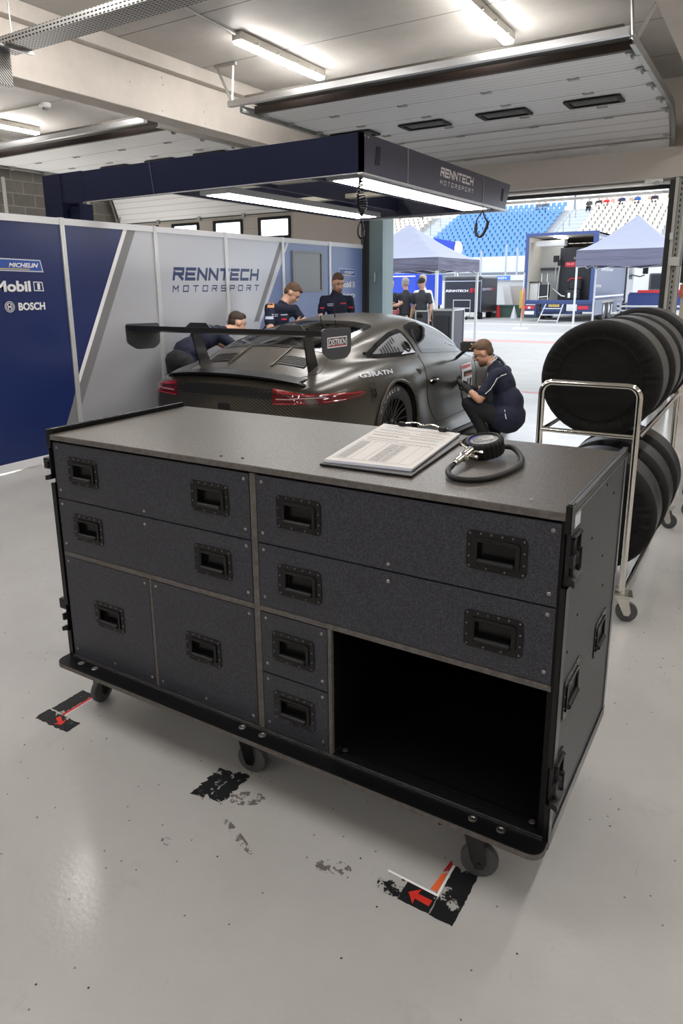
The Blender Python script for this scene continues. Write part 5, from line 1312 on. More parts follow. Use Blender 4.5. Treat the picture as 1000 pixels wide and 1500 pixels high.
# wheels
RIM = mat('black_alloy', (.012, .012, .013, 1), .3, .4, coat=.2)
TYR = mat('slick_tyre', (.028, .028, .030, 1), .55)
def wheel(s, ay, az, R_, W_, nm):
    xo = s * .975; d = Vector((s, 0, 0)); c = Vector((xo, ay, az))
    w_ = MB(); w_.lathe(c, d, [(.232, -W_ + .01), (.27, -W_), (R_ - .03, -W_), (R_ - .004, -W_ + .03), (R_, -W_ + .07), (R_, -.07), (R_ - .004, -.03), (R_ - .025, -.004), (.29, .0), (.245, -.006), (.234, -.016)], 72)
    t = w_.build('wheel', TYR, car, smooth=True, local=True)
    r_ = MB(); r_.lathe(c, d, [(.236, -.010), (.232, -.006), (.222, -.010), (.214, -.05), (.205, -.20), (.236, -.22)], 64)
    n = 10
    for i in range(n):
        for o_ in (-.10, .10):
            a0 = 2 * PI * i / n + PI / 2 ; a1 = a0 + o_ * 1.6
            P0 = c + Vector((-s * .045, math.cos(a0) * .045, math.sin(a0) * .045)); P1 = c + Vector((-s * .035, math.cos(a1) * .14, math.sin(a1) * .14)); P2 = c + Vector((-s * .016, math.cos(a1 + o_ * .25) * .226, math.sin(a1 + o_ * .25) * .226))
            r_.tube(smoothpath([P0, P1, P2], 4), .0075, 6)
    r_.lathe(c + Vector((-s * .06, 0, 0)), d, [(.06, 0), (.058, .025), (.04, .035), (.030, .05), (0, .052)], 24)
    r_.build('rim', RIM, t, smooth=True, local=True)
    MB().lathe(c + Vector((-s * .16, 0, 0)), d, [(0, 0), (.19, 0), (.19, .03), (0, .03)], 40).build('brake_disc', mat('brake_iron', (.10, .10, .10, 1), .45, .8), t, local=True, smooth=True)
    MB().lathe(c + Vector((-s * .02, 0, 0)), d, [(.026, 0), (.026, .02), (.018, .026), (0, .026)], 6).build('centre_nut', mat('dark_nut', (.05, .05, .05, 1), .3, .8), t, local=True)
    if s == 1:
        wrd = 'MICHELIN'
        for i, ch in enumerate(wrd):
            a = math.radians(150 - i * 9.5); rt_ = Vector((0, math.sin(a), -math.cos(a))); up_ = Vector((0, math.cos(a), math.sin(a)))
            text(ch, c + Vector((.002, math.cos(a) * .283, math.sin(a) * .283)) - rt_ * .018, rt_, up_, .030 if ch != 'I' else .008, .034, mat('worn_white_lettering', (.42, .44, .47, 1), .6), t, 'sidewall_lettering', bold=.03, local=True)
for s in (1, -1):
    wheel(s, 0.0, .345, .345, .31, 'rear'); wheel(s, 2.457, .335, .335, .30, 'front')
# ================================================================== PEOPLE
def remesh(mb, nm, mt, voxel, parent, it=5, fac=.5, disp=0.0):
    me = bpy.data.meshes.new('tmp'); mb.bm.to_mesh(me); mb.bm.free()
    t = bpy.data.objects.new('tmp', me); C.objects.link(t)
    r = t.modifiers.new('r', 'REMESH'); r.mode = 'VOXEL'; r.voxel_size = voxel; r.use_smooth_shade = True
    s = t.modifiers.new('s', 'SMOOTH'); s.iterations = it; s.factor = fac
    dg = bpy.context.evaluated_depsgraph_get()
    m2 = bpy.data.meshes.new_from_object(t.evaluated_get(dg))
    bpy.data.objects.remove(t); bpy.data.meshes.remove(me)
    m2.name = nm; m2.materials.clear(); m2.materials.append(mt)
    if disp:
        from mathutils import noise as mn
        for v_ in m2.vertices:
            q = v_.co
            v_.co = q + v_.normal * disp * (mn.noise(q * 13) + .6 * mn.noise(Vector((q.x * 9, q.y * 9, q.z * 34))))
    for p_ in m2.polygons: p_.use_smooth = True
    return link(nm, m2, parent)
def cap(mb, a, b, ra, rb=None, n=14):
    rb = ra if rb is None else rb; a, b = Vector(a), Vector(b)
    d = (b - a)
    if d.length < 1e-5: b = a + Vector((0, 0, 1e-3))
    mb.cone(a, b, ra, rb, n); mb.ell(a, ra, ra, ra, n, 8); mb.ell(b, rb, rb, rb, n, 8)
SKIN = mat('skin', (.52, .30, .21, 1), .5); SKIN2 = mat('tanned_skin', (.46, .25, .165, 1), .5)
NAVYC = mat('navy_polo_fabric', (.007, .010, .028, 1), .85)
DARKT = mat('dark_trousers_fabric', (.010, .010, .013, 1), .85)
HAIRB = mat('brown_hair', (.095, .052, .029, 1), .7); HAIRD = mat('dark_hair', (.035, .02, .012, 1), .7)
SHOE = mat('black_shoe', (.012, .012, .013, 1), .6)
def person(nm, label, x, y, heading, H_=1.75, J=None, face=None, hair=HAIRB, skin=SKIN, top=NAVYC, legs=DARKT, vox=.009, sleeves=.62, gloves=None, beard=False, group=None, hands=True, z0=0.0, capm=None, hairlen=0, longtop=False):
    s = H_ / 1.75; f = Vector((math.cos(heading), math.sin(heading), 0)); r = Vector((math.sin(heading), -math.cos(heading), 0)); u = Vector((0, 0, 1)); o = Vector((x, y, z0))
    W = lambda a, b, c: o + (r * a + f * b + u * c) * s
    j = dict(pelvis=W(0, 0, .95), belly=W(0, .01, 1.08), chest=W(0, .0, 1.29), neck=W(0, -.01, 1.47), head=W(0, .02, 1.635),
        shl=W(-.18, 0, 1.375), shr=W(.18, 0, 1.375), ell=W(-.235, -.02, 1.13), elr=W(.235, -.02, 1.13), wrl=W(-.245, .06, .88), wrr=W(.245, .06, .88),
        hil=W(-.09, 0, .92), hir=W(.09, 0, .92), knl=W(-.10, .02, .50), knr=W(.10, .02, .50), anl=W(-.11, -.02, .085), anr=W(.11, -.02, .085), tol=W(-.125, .15, .035), tor=W(.125, .15, .035))
    if J: j.update({k: Vector(v_) for k, v_ in J.items()})
    hf = Vector(face).normalized() if face is not None else f
    hd = j['head']; tilt = (hd - j['neck']).normalized()
    hu = (Vector((0, 0, 1)) * .8 + tilt * .4); hu = (hu - hf * hu.dot(hf)).normalized(); hr = hf.cross(hu)
    ax = (j['shr'] - j['shl']).normalized(); up_ = (j['neck'] - j['pelvis']).normalized(); fw = up_.cross(ax).normalized() * -1
    if fw.dot(f) < 0: fw = -fw
    TM = Matrix((ax, fw, ax.cross(fw))).transposed()
    root = empty(nm, (x, y, z0), label, 'person', group)
    HM = Matrix((hr, hf, hu)).transposed()
    Q = lambda a, b, c: hd + (hr * a + hf * b + hu * c) * s
    def torso(mb, k):
        mb.ell(j['pelvis'], (.150 + k) * s, (.105 + k) * s, (.12 + k) * s, 16, 10, TM)
        mb.ell(j['belly'], (.140 + k) * s, (.100 + k) * s, (.15 + k) * s, 16, 10, TM)
        mb.ell(j['chest'], (.152 + k) * s, (.108 + k) * s, (.165 + k) * s, 16, 10, TM)
        cap(mb, j['pelvis'], j['chest'], (.105 + k) * s, (.105 + k) * s)
        cap(mb, j['shl'].lerp(j['shr'], .12), j['shr'].lerp(j['shl'], .12), (.050 + k) * s)
        for a in ('shl', 'shr'): cap(mb, j[a], j['chest'].lerp(j['neck'], .2), (.050 + k) * s, (.07 + k) * s)
        cap(mb, j['chest'].lerp(j['neck'], .7), j['neck'], (.075 + k) * s, (.056 + k * .6) * s)
    b = MB(); torso(b, 0)
    cap(b, j['neck'], hd + hu * -.06 * s - hf * .012 * s, .056 * s, .052 * s)
    b.ell(Q(0, -.008, .025), .074 * s, .094 * s, .094 * s, 20, 14, HM); b.ell(Q(0, .020, -.035), .060 * s, .070 * s, .078 * s, 16, 12, HM)
    b.ell(Q(0, .058, -.088), .026 * s, .024 * s, .022 * s, 12, 8, HM); b.ell(Q(0, .068, -.056), .026 * s, .018 * s, .010 * s, 12, 8, HM)
    cap(b, Q(0, .084, .010), Q(0, .104, -.024), .008 * s, .0125 * s, 8); b.ell(Q(0, .070, .030), .052 * s, .018 * s, .011 * s, 12, 8, HM)
    for q in (-1, 1):
        b.ell(Q(q * .038, .058, -.022), .020 * s, .020 * s, .020 * s, 10, 8, HM); b.ell(Q(q * .076, -.008, -.008), .010 * s, .019 * s, .030 * s, 10, 8, HM)
        b.ell(Q(q * .040, .0, -.065), .026 * s, .04 * s, .03 * s, 10, 8, HM)
    for a, e, w_ in (('shl', 'ell', 'wrl'), ('shr', 'elr', 'wrr')):
        cap(b, j[a], j[e], .050 * s, .039 * s); cap(b, j[e], j[w_], .038 * s, .026 * s)
        cap(b, j[e].lerp(j[w_], .12), j[e].lerp(j[w_], .45), .040 * s, .036 * s)
        d = (j[w_] - j[e]).normalized(); sgn = -1 if a == 'shl' else 1
        side_ = d.cross(fw).normalized() if abs(d.dot(fw)) < .9 else u.copy()
        pal = d.cross(side_).normalized(); c = j[w_] + d * .05 * s
        HR = Matrix((side_, pal, d)).transposed()
        b.ell(c, .038 * s, .016 * s, .052 * s, 12, 8, HR)
        if hands:
            for i, (off, ln) in enumerate(((-.030, .062), (-.010, .072), (.010, .068), (.029, .054))):
                p0 = c + side_ * off * s + d * .036 * s; p1 = p0 + (d * .8 + pal * .3 + side_ * off * 2) * ln * .55 * s; p2 = p1 + (d * .55 + pal * .75) * ln * .5 * s
                cap(b, p0, p1, .0085 * s, .008 * s, 8); cap(b, p1, p2, .008 * s, .0068 * s, 8)
            t0 = c - side_ * .030 * s - d * .02 * s; t1 = t0 + (-side_ * .7 + d * .7 + pal * .2) * .035 * s; cap(b, t0, t1, .011 * s, .009 * s, 8); cap(b, t1, t1 + (d * .9 + pal * .3) * .028 * s, .009 * s, .0075 * s, 8)
    for a, e, w_, t in (('hil', 'knl', 'anl', 'tol'), ('hir', 'knr', 'anr', 'tor')):
        cap(b, j[a], j[e], .080 * s, .053 * s); cap(b, j[e], j[w_], .052 * s, .036 * s); cap(b, j[e].lerp(j[w_], .2), j[e].lerp(j[w_], .4), .054 * s, .05 * s)
        cap(b, j[w_] - u * .03 * s, j[t], .036 * s, .028 * s)
    remesh(b, 'body', skin, vox, root, 3)
    # clothes
    t = MB(); torso(t, .010)
    for a, e in (('shl', 'ell'), ('shr', 'elr')):
        q = j[a].lerp(j[e], sleeves); cap(t, j[a], q, .060 * s, .057 * s)
    if longtop: t.ell(j['pelvis'] + Vector((0, 0, -.02)), .20 * s, .175 * s, .165 * s, 16, 10, TM); cap(t, j['pelvis'], j['belly'], .155 * s, .15 * s)
    tp = remesh(t, 'polo_shirt', top, vox * 1.15, root, 3, .5, .006)
    l = MB(); l.ell(j['pelvis'] - up_ * .02, .168 * s, .125 * s, .125 * s, 16, 10, TM)
    for a, e, w_ in (('hil', 'knl', 'anl'), ('hir', 'knr', 'anr')):
        cap(l, j[a], j[e], .094 * s, .070 * s); cap(l, j[e], j[w_], .069 * s, .056 * s)
        cap(l, j['pelvis'], j[a], .10 * s, .094 * s)
    remesh(l, 'trousers', legs, vox * 1.3, root, 3, .5, .007)
    for w_, t in (('anl', 'tol'), ('anr', 'tor')):
        sh = MB(); cap(sh, j[w_] - u * .04 * s - (j[t] - j[w_]).normalized() * .03 * s, j[t], .044 * s, .038 * s); cap(sh, j[w_], j[w_] - u * .04 * s, .045 * s)
        o_ = remesh(sh, 'shoe', SHOE, vox, root, 2)
    if capm is None:
        hb = MB(); hb.ell(Q(0, -.020, .050), .0775 * s, .090 * s, .085 * s, 20, 14, HM); hb.ell(Q(0, .020, .092), .060 * s, .064 * s, .038 * s, 16, 10, HM)
        hb.ell(Q(0, -.052, .00), .068 * s, .052 * s, .060 * s, 16, 10, HM)
        remesh(hb, 'hair', hair, vox * .8, root, 3, .5, .004)
    else:
        hb = MB(); hb.ell(Q(0, -.010, .045), .083 * s, .10 * s, .080 * s, 20, 12, HM); hb.ell(Q(0, .10, .05), .06 * s, .07 * s, .010 * s, 16, 8, HM)
        remesh(hb, 'cap', capm, vox * .8, root, 2)
    if vox < .012:
        for q in (-1, 1):
            e_ = MB(); e_.ell(Q(q * .030, .0735, .008), .013 * s, .010 * s, .008 * s, 10, 8, HM); e_.build('eye', mat('eye_dark', (.06, .04, .035, 1), .3), root, smooth=True)
            e_ = MB(); cap(e_, Q(q * .016, .089, .031), Q(q * .048, .080, .033), .0045 * s, .0035 * s, 6); e_.build('eyebrow', hair, root, smooth=True)
        m_ = MB(); m_.ell(Q(0, .0835, -.056), .021 * s, .005 * s, .0045 * s, 10, 6, HM); m_.build('mouth', mat('lips', (.32, .12, .09, 1), .5), root, smooth=True)
        if beard:
            bd = MB(); bd.ell(Q(0, .026, -.078), .062 * s, .064 * s, .044 * s, 16, 10, HM); bd.ell(Q(0, .060, -.092), .034 * s, .030 * s, .028 * s, 12, 8, HM)
            remesh(bd, 'beard', mat('short_beard', (.16, .08, .05, 1), .8), vox * .8, root, 2)
    if gloves:
        for a, e, w_ in (('shl', 'ell', 'wrl'), ('shr', 'elr', 'wrr')):
            g_ = MB(); d = (j[w_] - j[e]).normalized(); c = j[w_] + d * .05 * s
            side_ = d.cross(fw).normalized() if abs(d.dot(fw)) < .9 else u.copy(); pal = d.cross(side_).normalized(); HR = Matrix((side_, pal, d)).transposed()
            cap(g_, j[w_] - d * .05 * s, j[w_] + d * .01 * s, .036 * s, .033 * s); g_.ell(c, .046 * s, .026 * s, .060 * s, 12, 8, HR)
            for off, ln in ((-.034, .066), (-.012, .076), (.012, .072), (.034, .058)):
                p0 = c + side_ * off * s + d * .038 * s; p1 = p0 + (d * .8 + pal * .3) * ln * .6 * s; p2 = p1 + (d * .45 + pal * .85) * ln * .55 * s
                cap(g_, p0, p1, .0112 * s, .0105 * s, 8); cap(g_, p1, p2, .0105 * s, .009 * s, 8)
            t0 = c - side_ * .034 * s - d * .02 * s; t1 = t0 + (-side_ * .7 + d * .7 + pal * .3) * .04 * s; cap(g_, t0, t1, .014 * s, .012 * s, 8); cap(g_, t1, t1 + (d * .9 + pal * .4) * .03 * s, .012 * s, .010 * s, 8)
            remesh(g_, 'glove', mat('black_work_glove', (.012, .012, .013, 1), .8), .005, root, 2)
    return root, j, Q, (hr, hf, hu)
def shirtmark(root, pos, right, up, w_, h_, mt, nm='shirt_print', fn=None):
    # print laid onto the shirt by casting towards the wearer
    tp = [c for c in root.children if c.name.startswith('polo_shirt')][0]
    bv = BVHTree.FromPolygons([v_.co for v_ in tp.data.vertices], [tuple(p_.vertices) for p_ in tp.data.polygons])
    R_, U_ = Vector(right).normalized(), Vector(up).normalized(); n = R_.cross(U_); mb = MB(); G = []
    for a in range(5):
        row = []
        for b in range(3):
            q = Vector(pos) + R_ * w_ * (a / 4 - .5) + U_ * h_ * (b / 2 - .5) + n * .3
            hh = bv.ray_cast(q, -n); row.append(mb.bm.verts.new((hh[0] + hh[1] * .004) if hh[0] is not None else q - n * .3))
        G.append(row)
    for a in range(4):
        for b in range(2): mb.bm.faces.new((G[a][b], G[a+1][b], G[a+1][b+1], G[a][b+1]))
    return mb.build(nm, mt, root, smooth=True, sharp=0)
# P1 bent over the engine cover, seen from behind
R1, j1, Q1, _ = person('person', 'person in navy polo and dark trousers bent over the rear left of the race car', -4.98, 5.15, math.radians(62), 1.74, dict(
    pelvis=(-4.97, 5.16, .80), belly=(-4.96, 5.27, .91), chest=(-4.93, 5.48, 1.01), neck=(-4.89, 5.72, 1.06), head=(-4.86, 5.92, 1.13),
    shl=(-5.08, 5.58, 1.06), shr=(-4.76, 5.54, 1.02), ell=(-4.98, 5.85, .90), elr=(-4.66, 5.72, .86), wrl=(-4.70, 5.98, .93), wrr=(-4.50, 5.86, .96),
    hil=(-5.06, 5.17, .78), hir=(-4.89, 5.13, .78), knl=(-5.08, 5.22, .44), knr=(-4.90, 5.20, .44), anl=(-5.08, 5.08, .085), anr=(-4.90, 5.06, .085), tol=(-5.06, 5.24, .035), tor=(-4.87, 5.22, .035)), face=(.45, .80, -.35), hair=HAIRD, vox=.009)
MB().tube([(-4.86, 5.40, 1.085), (-4.80, 5.60, 1.075)], .004, 6).build('piping', WHITE, R1)
# P2 leaning over the roof, head down
R2, j2, Q2, _ = person('person', 'person in navy polo with orange shoulder patch leaning over the car roof, head bowed', -4.98, 6.78, math.radians(8), 1.75, dict(
    pelvis=(-5.02, 6.72, .84), belly=(-5.0, 6.74, .96), chest=(-4.96, 6.78, 1.13), neck=(-4.92, 6.84, 1.30), head=(-4.86, 6.95, 1.425),
    shr=(-4.93, 6.60, 1.27), shl=(-4.86, 7.00, 1.24), elr=(-4.86, 6.50, 1.02), ell=(-4.74, 7.06, 1.02), wrr=(-4.62, 6.66, 1.10), wrl=(-4.52, 6.95, 1.12),
    hil=(-5.02, 6.81, .82), hir=(-5.02, 6.63, .82), knl=(-4.96, 6.83, .45), knr=(-4.96, 6.61, .45)), face=(.62, .25, -.62), hair=HAIRB, vox=.008)
OR = mat('orange_patch', (.62, .28, .12, 1), .6); SL = mat('pale_print', (.45, .5, .62, 1), .6)
VR, VU = (.85, .53, 0), (0, 0, 1)
def prints(root, j, sleeve_m, lst):
    for p0, w_, h_, mt, nm in lst: shirtmark(root, p0, VR, VU, w_, h_, mt, nm)
c2 = j2['chest']; a2 = j2['shr'].lerp(j2['elr'], .42)
prints(R2, j2, None, [(j2['shr'] + Vector((.02, .0, .03)), .07, .05, OR, 'shoulder_patch'), (a2, .085, .03, SL, 'sleeve_print'), (c2 + Vector((.0, -.02, .07)), .06, .012, SL, 'chest_print'), (c2 + Vector((0, -.02, .05)), .05, .010, SL, 'chest_print'), (c2 + Vector((.0, .16, .06)), .07, .010, SL, 'chest_print'), (c2 + Vector((.0, .16, .01)), .055, .018, REDP, 'red_print')])
# P3 standing behind the roof
R3, j3, Q3, _ = person('person', 'person in navy polo standing upright beyond the car roof, looking down', -4.90, 8.02, math.radians(-38), 1.70, dict(head=(-4.865, 8.0, 1.545)), face=(.62, -.42, -.30), hair=HAIRB, vox=.008, beard=True)
c3 = j3['chest']
prints(R3, j3, None, [(c3 + Vector((-.07, -.045, .03)), .085, .010, SL, 'chest_print'), (c3 + Vector((-.07, -.045, .01)), .07, .010, SL, 'chest_print'), (c3 + Vector((.065, .05, .035)), .07, .014, REDP, 'red_print'), (j3['shr'].lerp(j3['elr'], .42), .05, .018, REDP, 'sleeve_print'), (j3['shl'].lerp(j3['ell'], .42), .06, .02, REDP, 'sleeve_print')])
# P4 crouching beside the door
R4, j4, Q4, hx4 = person('person', 'crouching person with glasses and black gloves polishing the car door', -2.25, 6.70, math.radians(165), 1.76, dict(
    pelvis=(-2.12, 6.66, .27), belly=(-2.13, 6.68, .40), chest=(-2.20, 6.70, .57), neck=(-2.30, 6.71, .73), head=(-2.405, 6.69, .850),
    shl=(-2.22, 6.53, .665), shr=(-2.24, 6.90, .66), ell=(-2.335, 6.44, .43), elr=(-2.44, 6.95, .45), wrl=(-2.50, 6.50, .525), wrr=(-2.58, 6.86, .47),
    hil=(-2.15, 6.58, .23), hir=(-2.15, 6.76, .23), knl=(-2.47, 6.52, .37), knr=(-2.46, 6.84, .42), anl=(-2.31, 6.55, .085), anr=(-2.31, 6.84, .085), tol=(-2.46, 6.53, .035), tor=(-2.46, 6.84, .035)),
    face=(-.86, -.18, -.48), hair=HAIRB, skin=SKIN2, vox=.0075, sleeves=.72, gloves=True, beard=True, longtop=True)
gl = MB()
for q in (-1, 1): gl.tube([Q4(q * .030 + .020 * math.cos(a), .100, .006 + .014 * math.sin(a)) for a in (2 * PI * i / 16 for i in range(16))], .0016, 5, closed=True); gl.tube([Q4(q * .050, .098, .010), Q4(q * .078, .02, .008)], .0017, 5)
gl.tube([Q4(-.010, .102, .010), Q4(.010, .102, .010)], .0016, 5); gl.build('glasses', BLACKP, R4)
shirtmark(R4, (-2.28, 6.47, .58), (-.97, -.2, -.2), (-.1, 0, 1), .085, .020, WHITE, 'sleeve_print'); shirtmark(R4, (-2.28, 6.47, .535), (-.97, -.2, -.2), (-.1, 0, 1), .085, .024, WHITE, 'sleeve_print')
shirtmark(R4, (-2.20, 6.62, .80), (-.5, -.5, .4), (-.3, .3, .8), .10, .02, SL, 'shoulder_print')
tp4 = [c for c in R4.children if c.name.startswith('polo_shirt')][0]
bv4 = BVHTree.FromPolygons([v_.co for v_ in tp4.data.vertices], [tuple(p_.vertices) for p_ in tp4.data.polygons])
def on4(pts):
    out = []
    for p_ in pts:
        h = bv4.ray_cast(Vector(p_) + Vector((.05, -.5, .15)), Vector((-.1, 1, -.3)).normalized())
        out.append(h[0] + h[1] * .003 if h[0] is not None else Vector(p_))
    return out
MB().tube(on4([(-2.13, 6.5, .70 - .02 * 0), (-2.16, 6.5, .67), (-2.19, 6.5, .63), (-2.21, 6.5, .58), (-2.24, 6.5, .52), (-2.28, 6.5, .47)]), .0035, 6).build('piping', WHITE, R4)
MB().tube(on4([(-2.10, 6.5, .34), (-2.085, 6.5, .28), (-2.075, 6.5, .25)]), .004, 6).build('pocket_zip', WHITE, R4)
sl_ = MB(); sl_.ell((-2.29, 6.52, .045), .02, .012, .014, 8, 6); sl_.build('shoe_logo', WHITE, R4)
# people under the left tent
LGT = mat('pale_shirt', (.75, .74, .72, 1), .8); GRT = mat('dark_grey_shirt', (.03, .032, .04, 1), .8)
BLD = mat('blond_hair', (.45, .36, .22, 1), .7)
person('person', 'person in navy suit jacket at the left edge of the open tent', -7.22, 14.05, math.radians(-20), 1.66, dict(), hair=HAIRB, vox=.016, sleeves=1.5)
person('person', 'person in dark grey shirt with grey hair standing with arms folded under the tent', -6.82, 14.0, math.radians(150), 1.66, dict(elr=(-6.9, 13.78, 1.10), wrr=(-7.08, 13.86, 1.08), ell=(-6.95, 14.2, 1.10), wrl=(-7.05, 14.0, 1.12)), hair=mat('grey_hair', (.30, .28, .26, 1), .7), top=GRT, vox=.016)
person('person', 'person in a white top standing behind the others under the tent', -6.62, 14.45, math.radians(-100), 1.72, dict(), hair=BLD, top=LGT, legs=LGT, vox=.018, sleeves=1.4)
person('person', 'person in black cap and dark t-shirt under the open tent', -6.44, 14.0, math.radians(-95), 1.66, dict(), face=(-.2, -.9, -.3), capm=mat('black_cap', (.012, .012, .014, 1), .8), top=GRT, vox=.016, beard=True)
# spectators
def spectator(x, y, z, col, label, hd=-80):
    c = mat('spectator_top_%d' % (abs(hash(label)) % 9973), col, .9)
    W = lambda a, b, q: (x + a, y + b, z + q)
    root = empty('person', (x, y, z - .45), label, 'person', 'spectators')
    b = MB(); b.ell(Vector(W(0, 0, .78)), .10, .11, .13, 10, 8)
    cap(b, W(0, 0, .0), W(0, -.05, .6), .14, .09, 8)
    for s in (-1, 1):
        cap(b, W(s * .20, -.05, .50), W(s * .27, -.16, .25), .06, .05, 8); cap(b, W(s * .27, -.16, .25), W(s * .10, -.38, .20), .05, .04, 8)
        cap(b, W(s * .10, 0, .05), W(s * .13, -.45, .08), .09, .07, 8); cap(b, W(s * .13, -.45, .08), W(s * .13, -.42, -.38), .07, .05, 8); cap(b, W(s * .13, -.42, -.38), W(s * .13, -.58, -.40), .05, .045, 8)
    remesh(b, 'body', SKIN, .035, root, 1)
    t = MB(); t.ell(Vector(W(0, -.02, .36)), .22, .16, .30, 10, 8)
    for s in (-1, 1): cap(t, W(s * .19, -.04, .52), W(s * .26, -.15, .28), .085, .07, 8)
    remesh(t, 'jacket', c, .035, root, 1)
    l = MB()
    for s in (-1, 1): cap(l, W(s * .10, 0, .04), W(s * .13, -.46, .08), .11, .09, 8); cap(l, W(s * .13, -.46, .08), W(s * .13, -.42, -.32), .09, .06, 8)
    remesh(l, 'trousers', mat('dark_denim', (.03, .035, .05, 1), .9), .035, root, 1)
    h = MB(); h.ell(Vector(W(0, .02, .84)), .115, .12, .10, 10, 8); h.build('hair', HAIRD, root, smooth=True)
    return root
zr = 8.25
spectator(-15.75, 70.35, zr, (.06, .07, .06, 1), 'seated spectator in dark green jacket beside the stairs above the cream seats')
spectator(-14.95, 70.35, zr, (.02, .02, .03, 1), 'seated spectator in black jacket left of the one in red')
spectator(-14.25, 70.30, zr + .02, (.55, .03, .04, 1), 'seated spectator in bright red jacket on the top row')
spectator(-12.95, 70.35, zr + .1, (.03, .04, .10, 1), 'seated spectator in dark blue alone in the middle of the top row')
spectator(-11.65, 70.35, zr + .1, (.04, .12, .32, 1), 'seated spectator in bright blue jacket on the top row')
spectator(-10.25, 70.35, zr + .1, (.04, .03, .06, 1), 'seated spectator in dark purple at the right end of the top row')
spectator(-20.35, 70.35, zr + .05, (.15, .16, .17, 1), 'seated spectator in grey, left of a pair above the blue seats')
spectator(-19.75, 70.35, zr + .05, (.10, .11, .13, 1), 'seated spectator in grey, right of a pair above the blue seats')
spectator(-34.6, 69.4, 7.5, (.10, .13, .20, 1), 'seated spectator in blue grey among the cream seats at far left')
spectator(-32.1, 69.4, 7.75, (.04, .05, .08, 1), 'seated spectator in dark jacket by the left stairs of the stand')
# ================================================================== OUTSIDE
TENTC = mat('grey_tent_fabric', (.30, .31, .40, 1), .7)
v = coords(TENTC, 'World'); bump(TENTC, noise(TENTC, v, 2.2, 3, .5), .5, .08)
TENTV = mat('dark_grey_valance', (.13, .13, .19, 1), .7)
v = coords(TENTV, 'World', (.5, .5, 5)); bump(TENTV, noise(TENTV, v, 1.6, 3, .5), .7, .10)
LEGM = mat('white_tent_leg', (.62, .63, .65, 1), .4)
def tent(x0, x1, y0, y1, ze, zp, val, label):
    r = empty('canopy_tent', ((x0 + x1) / 2, (y0 + y1) / 2, 0), label, 'tent')
    cx_, cy = (x0 + x1) / 2, (y0 + y1) / 2; n = 12
    mb = MB(); G = []
    for i in range(n + 1):
        row = []
        for k in range(n + 1):
            a, b = i / n * 2 - 1, k / n * 2 - 1; t = 1 - max(abs(a), abs(b)); z = ze + (zp - ze) * (t ** 1.35) + .10 * (abs(abs(a) - abs(b))) * 0
            row.append(mb.bm.verts.new((cx_ + a * (x1 - x0) / 2, cy + b * (y1 - y0) / 2, z)))
        G.append(row)
    for i in range(n):
        for k in range(n): mb.bm.faces.new((G[i][k], G[i+1][k], G[i+1][k+1], G[i][k+1]))
    mb.build('canopy', TENTC, r, smooth=True, sharp=20)
    for p, q in (((x0, y0), (x1, y0)), ((x1, y0), (x1, y1)), ((x1, y1), (x0, y1)), ((x0, y1), (x0, y0))):
        vb = MB(); m_ = 24; T_, B_ = [], []
        d = Vector((q[0]-p[0], q[1]-p[1], 0)).normalized(); nn = Vector((d.y, -d.x, 0))
        for i in range(m_ + 1):
            t = i / m_; X = Vector((p[0] + (q[0]-p[0]) * t, p[1] + (q[1]-p[1]) * t, 0)); w_ = .02 * math.sin(t * 19)
            T_.append(vb.bm.verts.new(X + Vector((0, 0, ze)))); B_.append(vb.bm.verts.new(X + nn * w_ + Vector((0, 0, ze - val + .02 * math.sin(t * 9)))))
        for i in range(m_): vb.bm.faces.new((T_[i], T_[i+1], B_[i+1], B_[i]))
        vb.build('valance', TENTV, r, smooth=True, sharp=0)
    for x, y in ((x0 + .04, y0 + .04), (x1 - .04, y0 + .04), (x1 - .04, y1 - .04), (x0 + .04, y1 - .04)):
        MB().box(x - .028, x + .028, y - .028, y + .028, 0, ze - .02).box(x - .05, x + .05, y - .05, y + .05, 0, .015).build('tent_leg', LEGM, r)
    tr_ = MB(); zt_ = ze - val
    for y in (y0 + .05, y1 - .05):
        for i in range(2):
            a = x0 + (x1 - x0) * i / 2; b = x0 + (x1 - x0) * (i + 1) / 2
            tr_.tube([(a, y, zt_ - .03), (b, y, zt_ + .20)], .014, 6).tube([(a, y, zt_ + .20), (b, y, zt_ - .03)], .014, 6)
    for x in (x0 + .05, x1 - .05):
        for i in range(2):
            a = y0 + (y1 - y0) * i / 2; b = y0 + (y1 - y0) * (i + 1) / 2
            tr_.tube([(x, a, zt_ - .03), (x, b, zt_ + .20)], .014, 6).tube([(x, a, zt_ + .20), (x, b, zt_ - .03)], .014, 6)
    tr_.build('scissor_frame', LEGM, r)
    return r
tent(-9.25, -6.56, 15.1, 17.72, 2.12, 2.97, .30, 'grey canopy tent left of the opening with people under it')
tent(-5.60, -2.6, 23.7, 26.6, 2.53, 3.62, .50, 'grey canopy tent at the right in front of the race truck')

